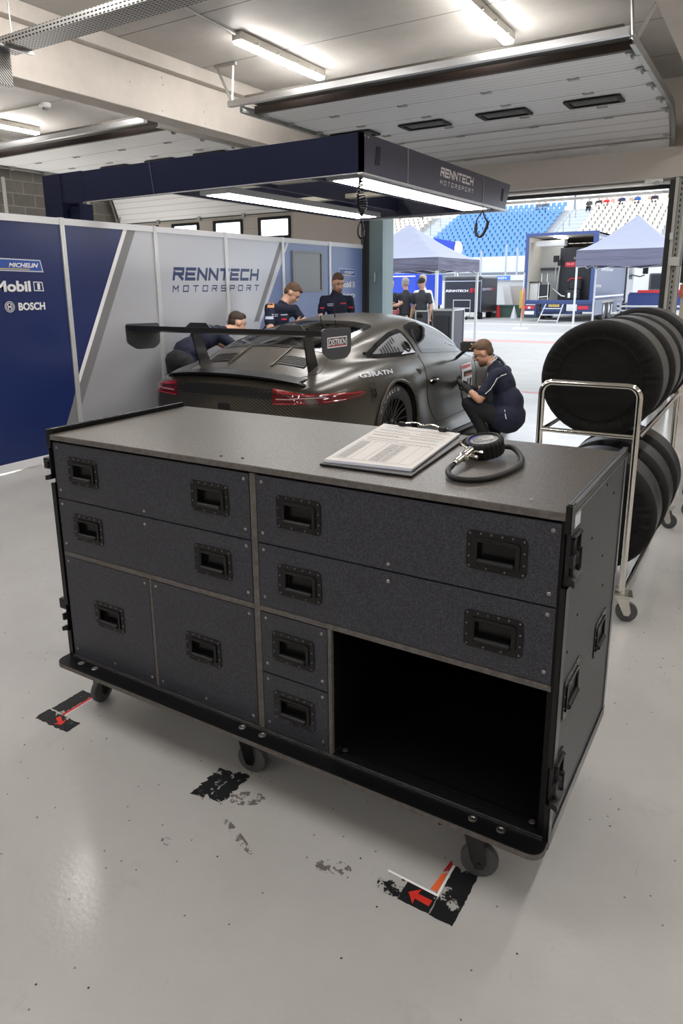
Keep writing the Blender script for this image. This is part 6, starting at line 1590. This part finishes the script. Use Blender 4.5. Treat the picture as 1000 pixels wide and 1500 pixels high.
# ---- grandstand
SX0, SX1 = -44.0, 4.0
NR_, Y0s, DY, Z0s, DZ = 14, 58.4, .90, 3.35, .372
gs = empty('grandstand', (-20, 64, 0), 'concrete grandstand terrace beyond the paddock', 'grandstand')
st = MB()
for i in range(NR_):
    st.box(SX0, SX1, Y0s + i * DY, Y0s + NR_ * DY + .2, Z0s + (i - 1) * DZ if i else 0, Z0s + i * DZ)
st.build('terrace', mat('terrace_concrete', (.52, .53, .54, 1), .8), gs)
for xa, xb in ((-17.45, -15.1), (-30.4, -28.2)):
    sb = MB()
    for i in range(NR_ * 2): sb.box(xa, xb, Y0s - .2 + i * DY / 2, Y0s + NR_ * DY, Z0s - DZ + i * DZ / 2, Z0s - DZ + (i + 1) * DZ / 2 + .02)
    sb.build('stair_flight', mat('pale_stair', (.56, .60, .60, 1), .8), gs)
RAIL = mat('grey_handrail', (.22, .24, .28, 1), .5)
for xa, i0, i1 in ((-17.3, 2, 13), (-30.2, 0, 13)):
    h = MB(); p0 = Vector((xa + .9, Y0s + i0 * DY, Z0s + i0 * DZ + .9)); p1 = Vector((xa + .9, Y0s + i1 * DY, Z0s + i1 * DZ + .9))
    h.tube([p0, p1], .035, 6)
    for k in range(6):
        q = p0.lerp(p1, k / 5); h.tube([q, q - Vector((0, 0, 1.0))], .03, 6)
    h.build('handrail', RAIL, gs)
for x in (-17.2, -6.0): MB().cone((x, 70.9, 8), (x, 70.9, 9.6 if x < -10 else 9.2), .10, n=8).build('mast', RAIL, gs)
# front wall, bands and the wall below
fw_ = MB().box(SX0, SX1, 57.9, 58.4, 2.45, 3.75).build('front_wall', mat('white_stand_wall', (.66, .67, .68, 1), .7), gs)
MB().box(SX0, SX1, 57.6, 57.9, 0, 2.4).build('base_wall', mat('pale_base_wall', (.55, .56, .57, 1), .7), gs)
for z in (2.32, 2.12, 1.95): MB().box(SX0, SX1, 57.5, 57.6, z, z + .09).build('dark_band', mat('blue_grey_band', (.20, .23, .28, 1), .6), gs)
MB().box(SX0, SX1, 57.52, 57.62, 2.42, 2.50).build('dark_band', mat('blue_grey_band', 0), gs)
SB = mat('blue_seat_plastic', (.13, .30, .66, 1), .45); SC_ = mat('cream_seat_plastic', (.74, .66, .57, 1), .5); SO_ = mat('faded_orange_seat_plastic', (.55, .36, .24, 1), .5)
def seatmesh(nm, mt):
    mb = MB(); w_ = .21; pr = [(-.24, .40), (-.20, .43), (0, .40), (.14, .41), (.19, .50), (.23, .72), (.245, .80)]
    A = [[mb.bm.verts.new((sx * w_ * (1 if i < 5 else .92), y, z + (.035 if abs(sx) == 1 and i < 5 else 0))) for sx in (-1, -.5, 0, .5, 1)] for i, (y, z) in enumerate(pr)]
    B = [[mb.bm.verts.new(v_.co + Vector((0, .012, -.03))) for v_ in row] for row in A]
    for G in (A, B):
        for a, b in zip(G, G[1:]):
            for k in range(4): mb.bm.faces.new((a[k], a[k+1], b[k+1], b[k]))
    for a, b, c_, d_ in zip(A, A[1:], B, B[1:]):
        mb.bm.faces.new((a[0], b[0], d_[0], c_[0])); mb.bm.faces.new((a[4], b[4], d_[4], c_[4]))
    for k in range(4): mb.bm.faces.new((A[0][k], A[0][k+1], B[0][k+1], B[0][k])); mb.bm.faces.new((A[-1][k], A[-1][k+1], B[-1][k+1], B[-1][k]))
    mb.box(-.04, .04, -.05, .05, 0, .40)
    bmesh.ops.recalc_face_normals(mb.bm, faces=mb.bm.faces[:])
    me = bpy.data.meshes.new(nm); mb.bm.to_mesh(me); mb.bm.free(); me.materials.append(mt)
    for p_ in me.polygons: p_.use_smooth = True
    return me
me_b, me_c, me_o = seatmesh('blue_seat', SB), seatmesh('cream_seat', SC_), seatmesh('orange_seat', SO_)
ORD = ['bottom', 'second', 'third', 'fourth', 'fifth', 'sixth', 'seventh', 'eighth', 'ninth', 'tenth', 'eleventh', 'twelfth', 'thirteenth', 'top']
rest = MB(); cnt = 0
def seat(x, row, me, lab, grp, stuff=False):
    global cnt
    p = Vector((x, Y0s + row * DY + .45, Z0s + row * DZ))
    if stuff:
        b2 = bmesh.new(); b2.from_mesh(me); b2.transform(Matrix.Translation(p))
        t_ = bpy.data.meshes.new('t'); b2.to_mesh(t_); b2.free(); rest.bm.from_mesh(t_); bpy.data.meshes.remove(t_); return
    o = bpy.data.objects.new('stadium_chair', me); C.objects.link(o); o.location = p; cnt += 1
    tag(o, lab, 'seat', grp)
for row in range(NR_):
    nm = ORD[row]
    for k in range(20): seat(-27.95 + k * .52, row, me_b, 'blue plastic seat in the %s row of the grandstand block' % nm, 'blue grandstand seats, %s row' % nm, False)
for row in range(NR_):
    for k in range(13):
        x = -14.85 + k * .52
        vis = row == 13 and k < 13
        seat(x, row, me_o if (row == 13 and k % 3 != 1) else me_c, 'cream or faded orange seat on the top row right of the stairs', 'cream grandstand seats, top row right', not vis)
    for k in range(11): seat(-36.2 + k * .52, row, me_o if (row * 7 + k * 3) % 5 == 0 else me_c, '', '', True)
o = rest.build('stadium_chairs', SC_, None); tag(o, 'many cream plastic seats filling the lower rows of the grandstand blocks', 'seats', kind='stuff')
print('SEATS', cnt)

# ---- fence posts in front of the stand
for (x, y, z1), pl_ in zip(((-14.6, 44.0, 3.9), (-13.9, 44.0, 3.7), (-12.6, 44.0, 3.2), (-16.2, 44, 3.6)), ('second from the left', 'third from the left', 'rightmost one', 'leftmost, by the white balloon')):
    o = MB().cone((x, y, 0), (x, y, z1), .06, n=8).build('fence_post', mat('pale_steel_post', (.42, .46, .50, 1), .5)); tag(o, 'pale steel fence post in front of the blue seats, ' + pl_, 'post', 'fence posts before the stand')
o = MB().box(-30, 10, 46.0, 46.2, 0, 1.15).build('track_wall', mat('white_barrier', (.62, .63, .64, 1), .6)); tag(o, 'long low white barrier wall in front of the grandstand', 'barrier')
o = MB().box(-11.9, -9.4, 33.2, 33.5, 0, .55).box(-11.9, -9.4, 33.15, 33.55, .50, .58).build('tyre_barrier', mat('dull_green_barrier', (.08, .14, .11, 1), .6)); tag(o, 'dull green low barrier between the trailer and the truck', 'barrier')

# ---- race truck, open at the rear
TN = mat('truck_navy_paint', (.045, .075, .22, 1), .35); TIN = mat('truck_cream_lining', (.58, .55, .50, 1), .6); TG = mat('truck_grey_flank', (.13, .15, .23, 1), .35)
tx0, tx1, ty0, ty1, tz0, tz1 = -9.10, -6.30, 30.0, 36.6, .83, 3.50
tk = empty('race_truck', ((tx0 + tx1) / 2, 33, 0), 'navy race truck with its loading door open showing black panels inside', 'truck')
MB().box(tx0, tx0 + .06, ty0, ty1, tz0, tz1).box(tx0, tx1, ty0, ty1, tz1 - .06, tz1).build('box_body', TN, tk)
MB().box(tx1 - .06, tx1, ty0, ty1, tz0, tz1).build('flank', TG, tk)
MB().box(tx0, tx1, ty0, ty1, tz0 - .12, tz0).build('load_floor', mat('grey_load_floor', (.35, .33, .31, 1), .6), tk)
fr = MB(); ringplate(fr, [(tx0 - .04, tz0 - .04), (tx1 + .04, tz0 - .04), (tx1 + .04, tz1 + .03), (tx0 - .04, tz1 + .03)], [(tx0 + .09, tz0 + .04), (tx1 - .16, tz0 + .04), (tx1 - .16, tz1 - .09), (tx0 + .09, tz1 - .09)], lambda a, b: Vector((a, ty0 - .03, b)), (0, .06, 0)); fr.build('rear_frame', TN, tk)
MB().box(tx0 + .06, tx0 + .07, ty0 + .1, ty1 - .1, tz0, tz1 - .1).box(tx1 - .07, tx1 - .062, ty0 + .1, ty1 - .1, tz0, tz1 - .1).box(tx0 + .07, tx1 - .07, ty1 - .2, ty1 - .1, tz0, tz1 - .1).box(tx0 + .07, tx1 - .07, ty0 + .1, ty1 - .2, tz1 - .08, tz1 - .07).build('inner_lining', TIN, tk)
MB().box(tx0 + .07, tx0 + 1.0, 32.0, 32.04, tz0, 3.3).build('inner_bulkhead', mat('grey_bulkhead', (.45, .46, .46, 1), .5), tk)
MB().box(tx0 + .28, tx0 + 1.45, 30.35, 30.75, 3.02, 3.25).build('rolled_awning', mat('white_awning', (.62, .62, .60, 1), .6), tk, bevel=.02)
MB().box(tx0 + .10, tx0 + .95, 31.9, 31.99, 2.10, 2.20).build('dark_strip', RUBG, tk)
MB().box(tx0 + 1.0, tx0 + 1.25, 30.25, 31.6, 3.36, 3.40).build('interior_lamp', mat('truck_lamp', (1, .97, .92, 1), .4, emit=16), tk)
# rear underside, lights, plates
MB().box(tx0, tx1, ty0 - .05, ty0 + .3, .70, .80).box(tx0 + .75, tx0 + 1.7, ty0 - .02, ty0 + .25, .40, .72).box(tx0, tx0 + .55, ty0 - .02, ty0 + .1, .22, .70).box(tx1 - .62, tx1, ty0 - .02, ty0 + .1, .40, .72).box(tx0 + .5, tx1 - .5, ty0 + .1, ty0 + .5, .30, .42).build('bumper', mat('truck_underside_navy', (.035, .055, .15, 1), .4), tk)
for x in (tx0 + .05, tx1 - .58): MB().box(x, x + .42, ty0 - .05, ty0 - .02, .50, .64).build('rear_light', mat('red_lamp', (.55, .03, .05, 1), .3), tk)
for x in (tx0 + .20,): MB().box(x, x + .1, ty0 - .055, ty0 - .05, .52, .60).build('lamp_mark', WHITE, tk)
MB().box(tx0 + .06, tx0 + .46, ty0 - .04, ty0 - .02, .28, .42).build('white_plate', WHITE, tk); MB().box(tx0 + .10, tx0 + .50, ty0 - .04, ty0 - .02, .67, .73).build('white_plate', WHITE, tk)
MB().box(tx0 + 1.05, tx0 + 1.48, ty0 - .04, ty0 - .02, .60, .74).build('number_plate', mat('yellow_plate', (.70, .50, .12, 1), .5), tk)
text('CHDZ 9C', (tx0 + 1.08, ty0 - .042, .63), (1, 0, 0), (0, 0, 1), .36, .08, INK, tk, 'plate_lettering')
def steps(x0, x1, y, par):
    s_ = MB()
    for x in (x0, x1):
        s_.tube([(x, y, .70), (x - (.06 if x == x0 else -.02), y - .9, .0)], .022, 6)
    for t in (.25, .6, .9): s_.box(x0 - .03, x1 + .01, y - .9 * t - .10, y - .9 * t + .10, .70 * (1 - t), .70 * (1 - t) + .03)
    s_.build('steps', LEGM, par)
steps(tx0 + .95, tx0 + 1.65, ty0 - .1, tk)
for y in (32.3, 33.4): 
    for x in (tx1 - .16, tx0 + .16):
        w_ = MB().lathe((x - .14, y, .46), (1, 0, 0), [(0, .06), (.22, .06), (.26, 0), (.44, .0), (.46, .05), (.46, .25), (.44, .29), (.26, .30), (.20, .22), (0, .22)], 28).build('wheel', RUBG, tk, smooth=True)
        MB().lathe((x + (.12 if x > -8 else -.14), y, .46), (1, 0, 0), [(0, .02), (.10, .03), (.21, .0), (.22, 0)], 20).build('rim', WHITE, w_, smooth=True)
MB().box(tx1 - .02, tx1 + .02, 30.3, 31.7, .25, .80).build('side_locker', mat('grey_locker', (.22, .24, .32, 1), .4), tk)
MB().box(tx1 - .02, tx1 + .02, 34.1, 36.2, .25, .80).build('side_locker', MATS['grey_locker'], tk)
MB().box(tx1 + .0, tx1 + .012, 30.1, 36.4, .95, 1.02).build('white_stripe', WHITE, tk)
text('RENNTECH.com', (tx1 + .008, 31.0, 2.02), (0, 1, 0), (0, 0, 1), 2.4, .16, WHITE, tk, bold=.02); text('RENNTECH', (tx1 + .008, 30.2, 3.24), (0, 1, 0), (0, 0, 1), 1.8, .09, WHITE, tk, bold=.02)
text('MOTOR', (tx1 + .008, 30.25, 1.36), (0, 1, 0), (0, 0, 1), 1.0, .10, WHITE, tk, bold=.02)
cb_ = MB(); cb_.box(tx0 + .1, tx1 - .0, 36.9, 38.9, .55, 2.9); cb_.build('cab', mat('silver_cab', (.45, .46, .50, 1), .3), tk, bevel=.08)
MB().box(tx1 - .005, tx1 + .01, 37.5, 38.4, 1.7, 2.5).build('cab_window', GLASSD, tk); MB().box(tx1 - .02, tx1 + .04, 36.65, 36.85, .6, 3.0).build('air_deflector', mat('black_cab_trim', (.02, .02, .022, 1), .4), tk)
w_ = MB().lathe((tx1 - .30, 37.9, .46), (1, 0, 0), [(0, .06), (.22, .06), (.26, 0), (.44, .0), (.46, .05), (.46, .25), (.44, .29), (.26, .30), (.20, .22), (0, .22)], 28).build('wheel', RUBG, tk, smooth=True)
MB().tube([(tx1, 38.5, 1.9), (tx1 + .30, 38.75, 1.82), (tx1 + .52, 38.75, 1.9)], .03, 6).box(tx1 + .42, tx1 + .66, 38.7, 38.82, 1.95, 2.38).build('mirror', BLACKP, tk)
# load inside the truck
o = empty('transport_crate', (-7.3, 31.5, tz0), 'tall black transport crate with red sticker inside the race truck', 'crate')
MB().box(-8.02, -6.45, 31.2, 31.9, tz0 + .01, 2.98).build('body', mat('crate_black', (.018, .019, .026, 1), .5), o)
MB().prism([(p_[0], 31.19, p_[1]) for p_ in rrect(-7.80, -6.9, 2.20, 2.40, .06)], (0, .008, 0)).build('red_sticker', REDP, o)
text('FIA GT', (-7.72, 31.18, 2.28), (1, 0, 0), (0, 0, 1), .30, .07, WHITE, o); text('HW', (-7.3, 31.18, 2.26), (1, 0, 0), (0, 0, 1), .18, .08, WHITE, o)
text('RENNTECH', (-7.45, 31.18, 2.50), (1, 0, 0), (0, 0, 1), .55, .10, mat('cream_print', (.6, .55, .45, 1), .5), o, shear=.2)
o = empty('white_cabinet', (-8.75, 30.6, tz0), 'white cabinet at the left inside the race truck', 'cabinet')
MB().box(-9.00, -8.66, 30.4, 30.9, tz0 + .01, 1.55).build('body', WHITEP, o); MB().box(-9.02, -8.64, 30.38, 30.92, 1.55, 1.62).build('top', mat('dark_counter', (.06, .055, .05, 1), .5), o)
o = empty('tool_trolley', (-8.4, 30.5, tz0), 'black tool trolley with chrome frame standing in the truck', 'trolley')
MB().box(-8.60, -8.28, 30.45, 30.85, tz0 + .12, 1.50).build('body', mat('crate_black', 0), o)
MB().tube([(-8.62, 30.42, tz0 + .02), (-8.62, 30.42, 1.58), (-8.24, 30.42, 1.58), (-8.24, 30.42, tz0 + .02)], .016, 6).tube([(-8.64, 30.40, tz0 + .14), (-8.24, 30.40, tz0 + .18)], .02, 6).tube([(-8.55, 30.5, 1.58), (-8.55, 30.5, 1.95), (-8.32, 30.5, 1.95), (-8.32, 30.5, 1.58)], .014, 6).build('frame', CHROME, o)
o = empty('light_stand', (-8.1, 30.8, tz0), 'grey folded jack and lamp stand leaning in the truck', 'stand')
MB().tube([(-8.22, 30.9, 1.35), (-7.75, 30.7, tz0 + .20), (-7.55, 30.7, tz0 + .16)], .035, 6).tube([(-8.05, 30.95, tz0 + .3), (-7.95, 30.95, 2.3)], .03, 6).tube([(-8.12, 30.95, 1.6), (-8.10, 30.95, 2.6)], .02, 6).build('frame', GALV, o)
MB().box(-8.22, -8.0, 30.9, 31.0, 2.40, 2.66).box(-8.02, -7.90, 30.85, 30.95, 2.25, 2.48).build('lamp_head', BLACKP, o)
o = empty('race_chair', (-7.3, 30.7, tz0), 'black padded race seat with red trim inside the truck', 'seat')
MB().box(-7.58, -6.98, 30.55, 31.0, tz0 + .02, tz0 + .45).box(-7.55, -7.0, 30.85, 31.05, tz0 + .4, 1.75).build('shell', mat('crate_black', 0), o, bevel=.08)
MB().tube([(-7.55, 30.84, 1.62), (-7.45, 30.84, 1.72), (-7.0, 30.84, 1.74)], .025, 6).build('red_trim', REDP, o); MB().box(-7.45, -7.35, 30.54, 30.56, tz0 + .12, tz0 + .32).box(-7.2, -7.1, 30.54, 30.56, tz0 + .12, tz0 + .32).build('white_mark', WHITE, o)

# ---- black trailer
tl = empty('black_trailer', (-12.3, 32, 0), 'black enclosed trailer with white lettering parked beyond the pit lane', 'trailer')
TB = mat('trailer_black', (.035, .037, .045, 1), .3)
MB().box(-13.15, -11.36, 31.0, 33.25, .30, 1.90).build('box_body', TB, tl, bevel=.10)
MB().box(-13.12, -11.40, 30.985, 31.0, 1.66, 1.70).box(-11.37, -11.345, 30.98, 31.02, .3, 1.75).box(-11.36, -11.345, 31.2, 33.2, .30, .34).build('silver_trim', ALU, tl)
text('RENNTECH', (-13.05, 30.975, 1.20), (1, 0, 0), (0, 0, 1), 1.10, .11, WHITE, tl, shear=.2, bold=.04); text('59', (-11.93, 30.975, 1.17), (1, 0, 0), (0, 0, 1), .42, .20, REDP, tl, shear=.2, bold=.03)
text('RENNTECH', (-11.335, 31.1, 1.26), (0, 1, 0), (0, 0, 1), 1.2, .11, WHITE, tl, bold=.03); MB().box(-11.36, -11.335, 32.3, 32.6, 1.24, 1.38).build('red_logo', REDP, tl)
for x, y in ((-12.9, 31.2), (-11.5, 31.3), (-11.6, 32.8)):
    MB().lathe((x - .08, y, .17), (1, 0, 0), [(0, .03), (.09, .02), (.16, 0), (.17, .03), (.17, .13), (.16, .16), (0, .15)], 20).build('wheel', RUBBER, tl, smooth=True)
MB().box(-11.9, -11.3, 32.9, 34.6, .22, .30).tube([(-11.4, 34.5, .3), (-11.4, 34.5, .8)], .03, 6).build('drawbar', ALU, tl)
o = empty('folding_trolley', (-12.1, 30.6, 0), 'silver tubular trolley frame in front of the black trailer', 'trolley')
MB().tube([(-12.5, 30.6, .15), (-12.5, 30.6, .85), (-11.7, 30.6, .85), (-11.7, 30.6, .15), (-12.5, 30.6, .15)], .022, 6).tube([(-12.5, 30.6, .5), (-11.7, 30.6, .5)], .02, 6).tube([(-12.5, 30.6, .15), (-12.5, 30.1, .15), (-11.7, 30.1, .15), (-11.7, 30.6, .15)], .02, 6).build('frame', ALU, o)
for x in (-12.45, -11.75): MB().lathe((x - .03, 30.3, .09), (1, 0, 0), [(0, 0), (.08, 0), (.09, .02), (.08, .06), (0, .06)], 16).build('wheel', RUBBER, o)
# things between trailer and truck
o = MB().box(-11.2, -10.4, 34.4, 35.6, 0, 1.45).build('pallet_box', mat('pinkish_cream_box', (.55, .48, .44, 1), .7)); tag(o, 'cream box standing behind the black trailer', 'box')
o = MB().prism([(-11.1, 33.6, .55), (-10.7, 33.6, .50), (-11.0, 33.9, 1.40), (-11.35, 33.9, 1.45)], (0, .06, 0)).build('white_board', WHITEP); tag(o, 'white board leaning beside the black trailer', 'board')
o = MB().cone((-11.15, 32.8, 0), (-11.15, 32.8, .55), .11, .08, n=14).build('red_cylinder', REDP); tag(o, 'small red cylinder standing on the tarmac by the trailer', 'cylinder')
r = empty('warning_sign', (-9.6, 32.6, 0), 'orange and yellow sign board beside the race truck', 'sign')
MB().box(-10.1, -9.6, 32.6, 32.65, .45, 1.25).build('yellow_board', mat('yellow_board', (.80, .60, .08, 1), .5), r); MB().box(-9.95, -9.25, 32.58, 32.60, 1.15, 1.62).build('orange_board', mat('orange_board', (.75, .25, .10, 1), .5), r); MB().box(-9.9, -9.86, 32.66, 32.7, 0, .5).build('post', ALU, r)
text('STOP', (-9.9, 32.575, 1.28), (1, 0, 0), (0, 0, 1), .58, .22, WHITE, r, 'sign_lettering', bold=.03)
r = empty('folded_parasol', (-7.5, 24.5, 0), 'closed orange flag on a thin pole with a flat white base', 'flag')
MB().lathe((-7.46, 24.5, .35), (0.02, 0, 1), [(.03, 0), (.055, .25), (.05, .75), (.035, 1.0), (0, 1.05)], 12).build('closed_cloth', mat('orange_cloth', (.45, .17, .10, 1), .7), r, smooth=True)
MB().cone((-7.5, 24.5, 0), (-7.46, 24.5, 1.9), .025, n=8).build('pole', ALU, r); MB().cone((-7.5, 24.5, 0), (-7.5, 24.5, .04), .28, n=20).build('base', WHITE, r)
o = MB().cone((-10.2, 32.2, 0), (-10.2, 32.2, .55), .16, .02, n=14).build('white_cone', WHITE); tag(o, 'small white cone on the tarmac before the green barrier', 'cone')
# blue truck behind the tent
BT = mat('bright_blue_paint', (.02, .06, .50, 1), .35)
o = empty('blue_truck', (-12.5, 25, 0), 'bright blue box truck parked behind the left tent', 'truck')
MB().box(-15.8, -11.25, 24.0, 26.4, .75, 1.95).build('box_body', BT, o, bevel=.05); MB().box(-15.8, -13.1, 23.98, 24.0, 1.35, 1.62).build('window_band', GLASSD, o)
MB().box(-15.8, -11.3, 23.97, 24.0, .92, .98).box(-12.8, -12.7, 23.97, 24.0, .8, 1.95).box(-12.7, -11.3, 23.97, 24.0, 1.82, 1.86).build('white_trim', WHITE, o)
for x in (-14.6, -13.7, -11.8): MB().lathe((x, 24.02, .40), (0, 1, 0), [(0, .03), (.2, .02), (.36, 0), (.40, .04), (.40, .26), (.36, .30), (0, .28)], 24).build('wheel', RUBBER, o, smooth=True)
MB().box(-15.6, -11.3, 24.1, 26.3, .5, .76).build('chassis', mat('crate_black', 0), o)
o = MB().box(-14.0, -11.0, 37.0, 37.1, 1.72, 1.98).build('roof_banner', WHITE); tag(o, 'white and blue banner strip beyond the left tent', 'banner'); MB().box(-13.2, -12.0, 36.98, 37.0, 1.74, 1.96).build('blue_field', mat('banner_blue', (.08, .25, .75, 1), .5), o); text('BOXEN', (-13.0, 36.97, 1.79), (1, 0, 0), (0, 0, 1), .8, .12, WHITE, o, bold=.03)
o = MB().box(-13.95, -10.95, 37.12, 37.3, 0, 2.0).build('white_hut', mat('white_hut_wall', (.6, .61, .62, 1), .6)); tag(o, 'low white hut behind the black trailer', 'hut')
o = empty('blue_flag', (-16.5, 40, 0), 'blue banner flag rising behind the left tent roof', 'flag')
MB().prism([(-17.75, 40, 4.25), (-16.35, 40, 3.95), (-16.2, 40, 3.25), (-16.8, 40, 3.3)], (0, .03, 0)).build('cloth', BT, o); MB().cone((-16.28, 40, 0), (-16.28, 40, 4.0), .04, n=6).build('pole', ALU, o)
o = MB(); o.ell(Vector((-16.05, 39.8, 3.55)), .24, .2, .42, 14, 10); o.cone((-16.05, 39.8, 0), (-16.05, 39.8, 3.2), .04, n=6); o = o.build('white_balloon', WHITE, smooth=True); tag(o, 'white oval balloon beside the blue banner flag', 'balloon')
# right side, motorhome and barriers
o = empty('motorhome', (-5, 46, 0), 'white motorhome seen between truck cab and door frame', 'motorhome')
MB().box(-7.3, -2.5, 45.0, 47.5, .45, 3.1).build('body', mat('white_vehicle', (.66, .66, .67, 1), .4), o, bevel=.1)
w_ = MB(); ringplate(w_, rrect(-6.45, -5.1, 1.10, 2.05, .08), rrect(-6.35, -5.2, 1.18, 1.97, .06), lambda a, b: Vector((a, 44.97, b)), (0, .04, 0)); f = w_.build('window_frame', RUBG, o); MB().box(-6.38, -5.15, 44.985, 44.99, 1.15, 2.0).build('pane', GLASSD, f)
MB().box(-7.3, -2.5, 44.98, 45.0, .9, .96).build('grey_stripe', SG, o)
for x in (-6.5, -3.4): MB().lathe((x, 45.02, .36), (0, 1, 0), [(0, .02), (.2, 0), (.34, 0), (.36, .04), (.36, .24), (0, .24)], 20).build('wheel', RUBBER, o, smooth=True)
o = MB().box(-5.9, -3.5, 35.3, 35.5, .35, 1.02).box(-5.85, -3.6, 35.28, 35.32, 1.02, 1.10).build('blue_barrier', mat('dark_blue_board', (.04, .06, .20, 1), .5)); tag(o, 'dark blue board barrier right of the truck', 'barrier')
MB().box(-5.5, -3.6, 35.26, 35.28, 1.08, 1.20).build('red_top', REDP, o)
o = empty('guard_rail', (-5, 34, 0), 'white horizontal guard rails right of the truck', 'rail')
MB().box(-6.1, -3, 34.0, 34.05, .48, .56).box(-6.1, -3, 34.0, 34.05, .30, .36).build('rail', LEGM, o); MB().box(-6.1, -6.0, 34.0, 34.08, 0, .65).box(-4.0, -3.9, 34.0, 34.08, 0, .65).build('post', LEGM, o)
# flight cases under the tent
def fcase(x0, x1, y0, y1, z0, z1, label, door=False):
    r = empty('flight_case', ((x0 + x1) / 2, (y0 + y1) / 2, 0), label, 'flight case')
    MB().box(x0, x1, y0, y1, z0, z1).build('body', mat('case_grey_black', (.05, .052, .065, 1), .4), r)
    e = MB()
    for a in (x0, x1):
        for b in (z0, z1): e.box(a - .015, a + .015, y0 - .01, y1 + .01, b - .015, b + .015)
        for b in (y0, y1): e.box(a - .015, a + .015, b - .015, b + .015, z0, z1)
    for b in (z0, z1):
        for q in (y0, y1): e.box(x0, x1, q - .015, q + .015, b - .015, b + .015)
    e.build('metal_edging', ALU, r)
    for x in (x0 + .1, x1 - .1): 
        MB().cone((x, y0 + .08, 0.09), (x + .001, y0 + .08, z0), .02, n=6).lathe((x - .02, y0 + .08, .08), (1, 0, 0), [(0, 0), (.07, 0), (.08, .015), (.07, .04), (0, .04)], 14).build('caster', RUBBER, r)
    return r
fcase(-6.52, -6.22, 13.9, 14.5, .15, .98, 'low grey flight case with silver edges under the tent')
r = fcase(-6.18, -5.72, 14.0, 14.6, .15, 1.0, 'grey flight case with an open shelf holding a blue canister')
MB().box(-6.10, -5.80, 13.90, 14.15, .43, .445).box(-6.10, -5.80, 13.97, 13.99, .445, .88).build('open_shelf', mat('crate_black', 0), r)
o = MB().cone((-5.95, 14.05, .445), (-5.95, 14.05, .62), .055, n=14).build('blue_canister', mat('blue_canister_plastic', (.08, .20, .42, 1), .4)); o.location.z = 0; tag(o, 'small blue canister in the open flight case', 'canister')
o = MB().box(-7.35, -6.9, 13.6, 13.9, .90, 1.0).build('red_toolbox', mat('faded_red_plastic', (.42, .12, .13, 1), .5), bevel=.01); tag(o, 'long faded red toolbox in front of the people under the tent', 'toolbox')
o = MB().box(-7.5, -6.75, 13.5, 14.0, .0, .90).build('black_workbench', mat('crate_black', 0), bevel=.02); tag(o, 'dark bench carrying the red toolbox outside the door', 'bench')
# wall poster at the right
o = empty('wall_poster', (-.95, 9.7, 1.6), 'dark framed poster on the beige wall right of the opening', 'poster')
MB().box(-1.045, -.75, 9.69, 9.72, 1.50, 1.93).build('poster_sheet', mat('dark_poster', (.03, .028, .025, 1), .4), o); MB().box(-1.045, -.75, 9.686, 9.69, 1.91, 1.93).build('yellow_line', mat('poster_yellow', (.6, .45, .15, 1), .5), o)
MB().box(-1.01, -.92, 9.685, 9.69, 1.70, 1.80).build('grey_emblem', SG, o)
o = MB().box(-1.035, -.9, 9.69, 9.72, 1.33, 1.48).build('safety_sign', mat('orange_sign_board', (.60, .14, .06, 1), .5)); tag(o, 'small orange red sign below the dark wall poster', 'sign'); MB().box(-1.0, -.95, 9.685, 9.69, 1.38, 1.45).build('white_symbol', WHITE, o)
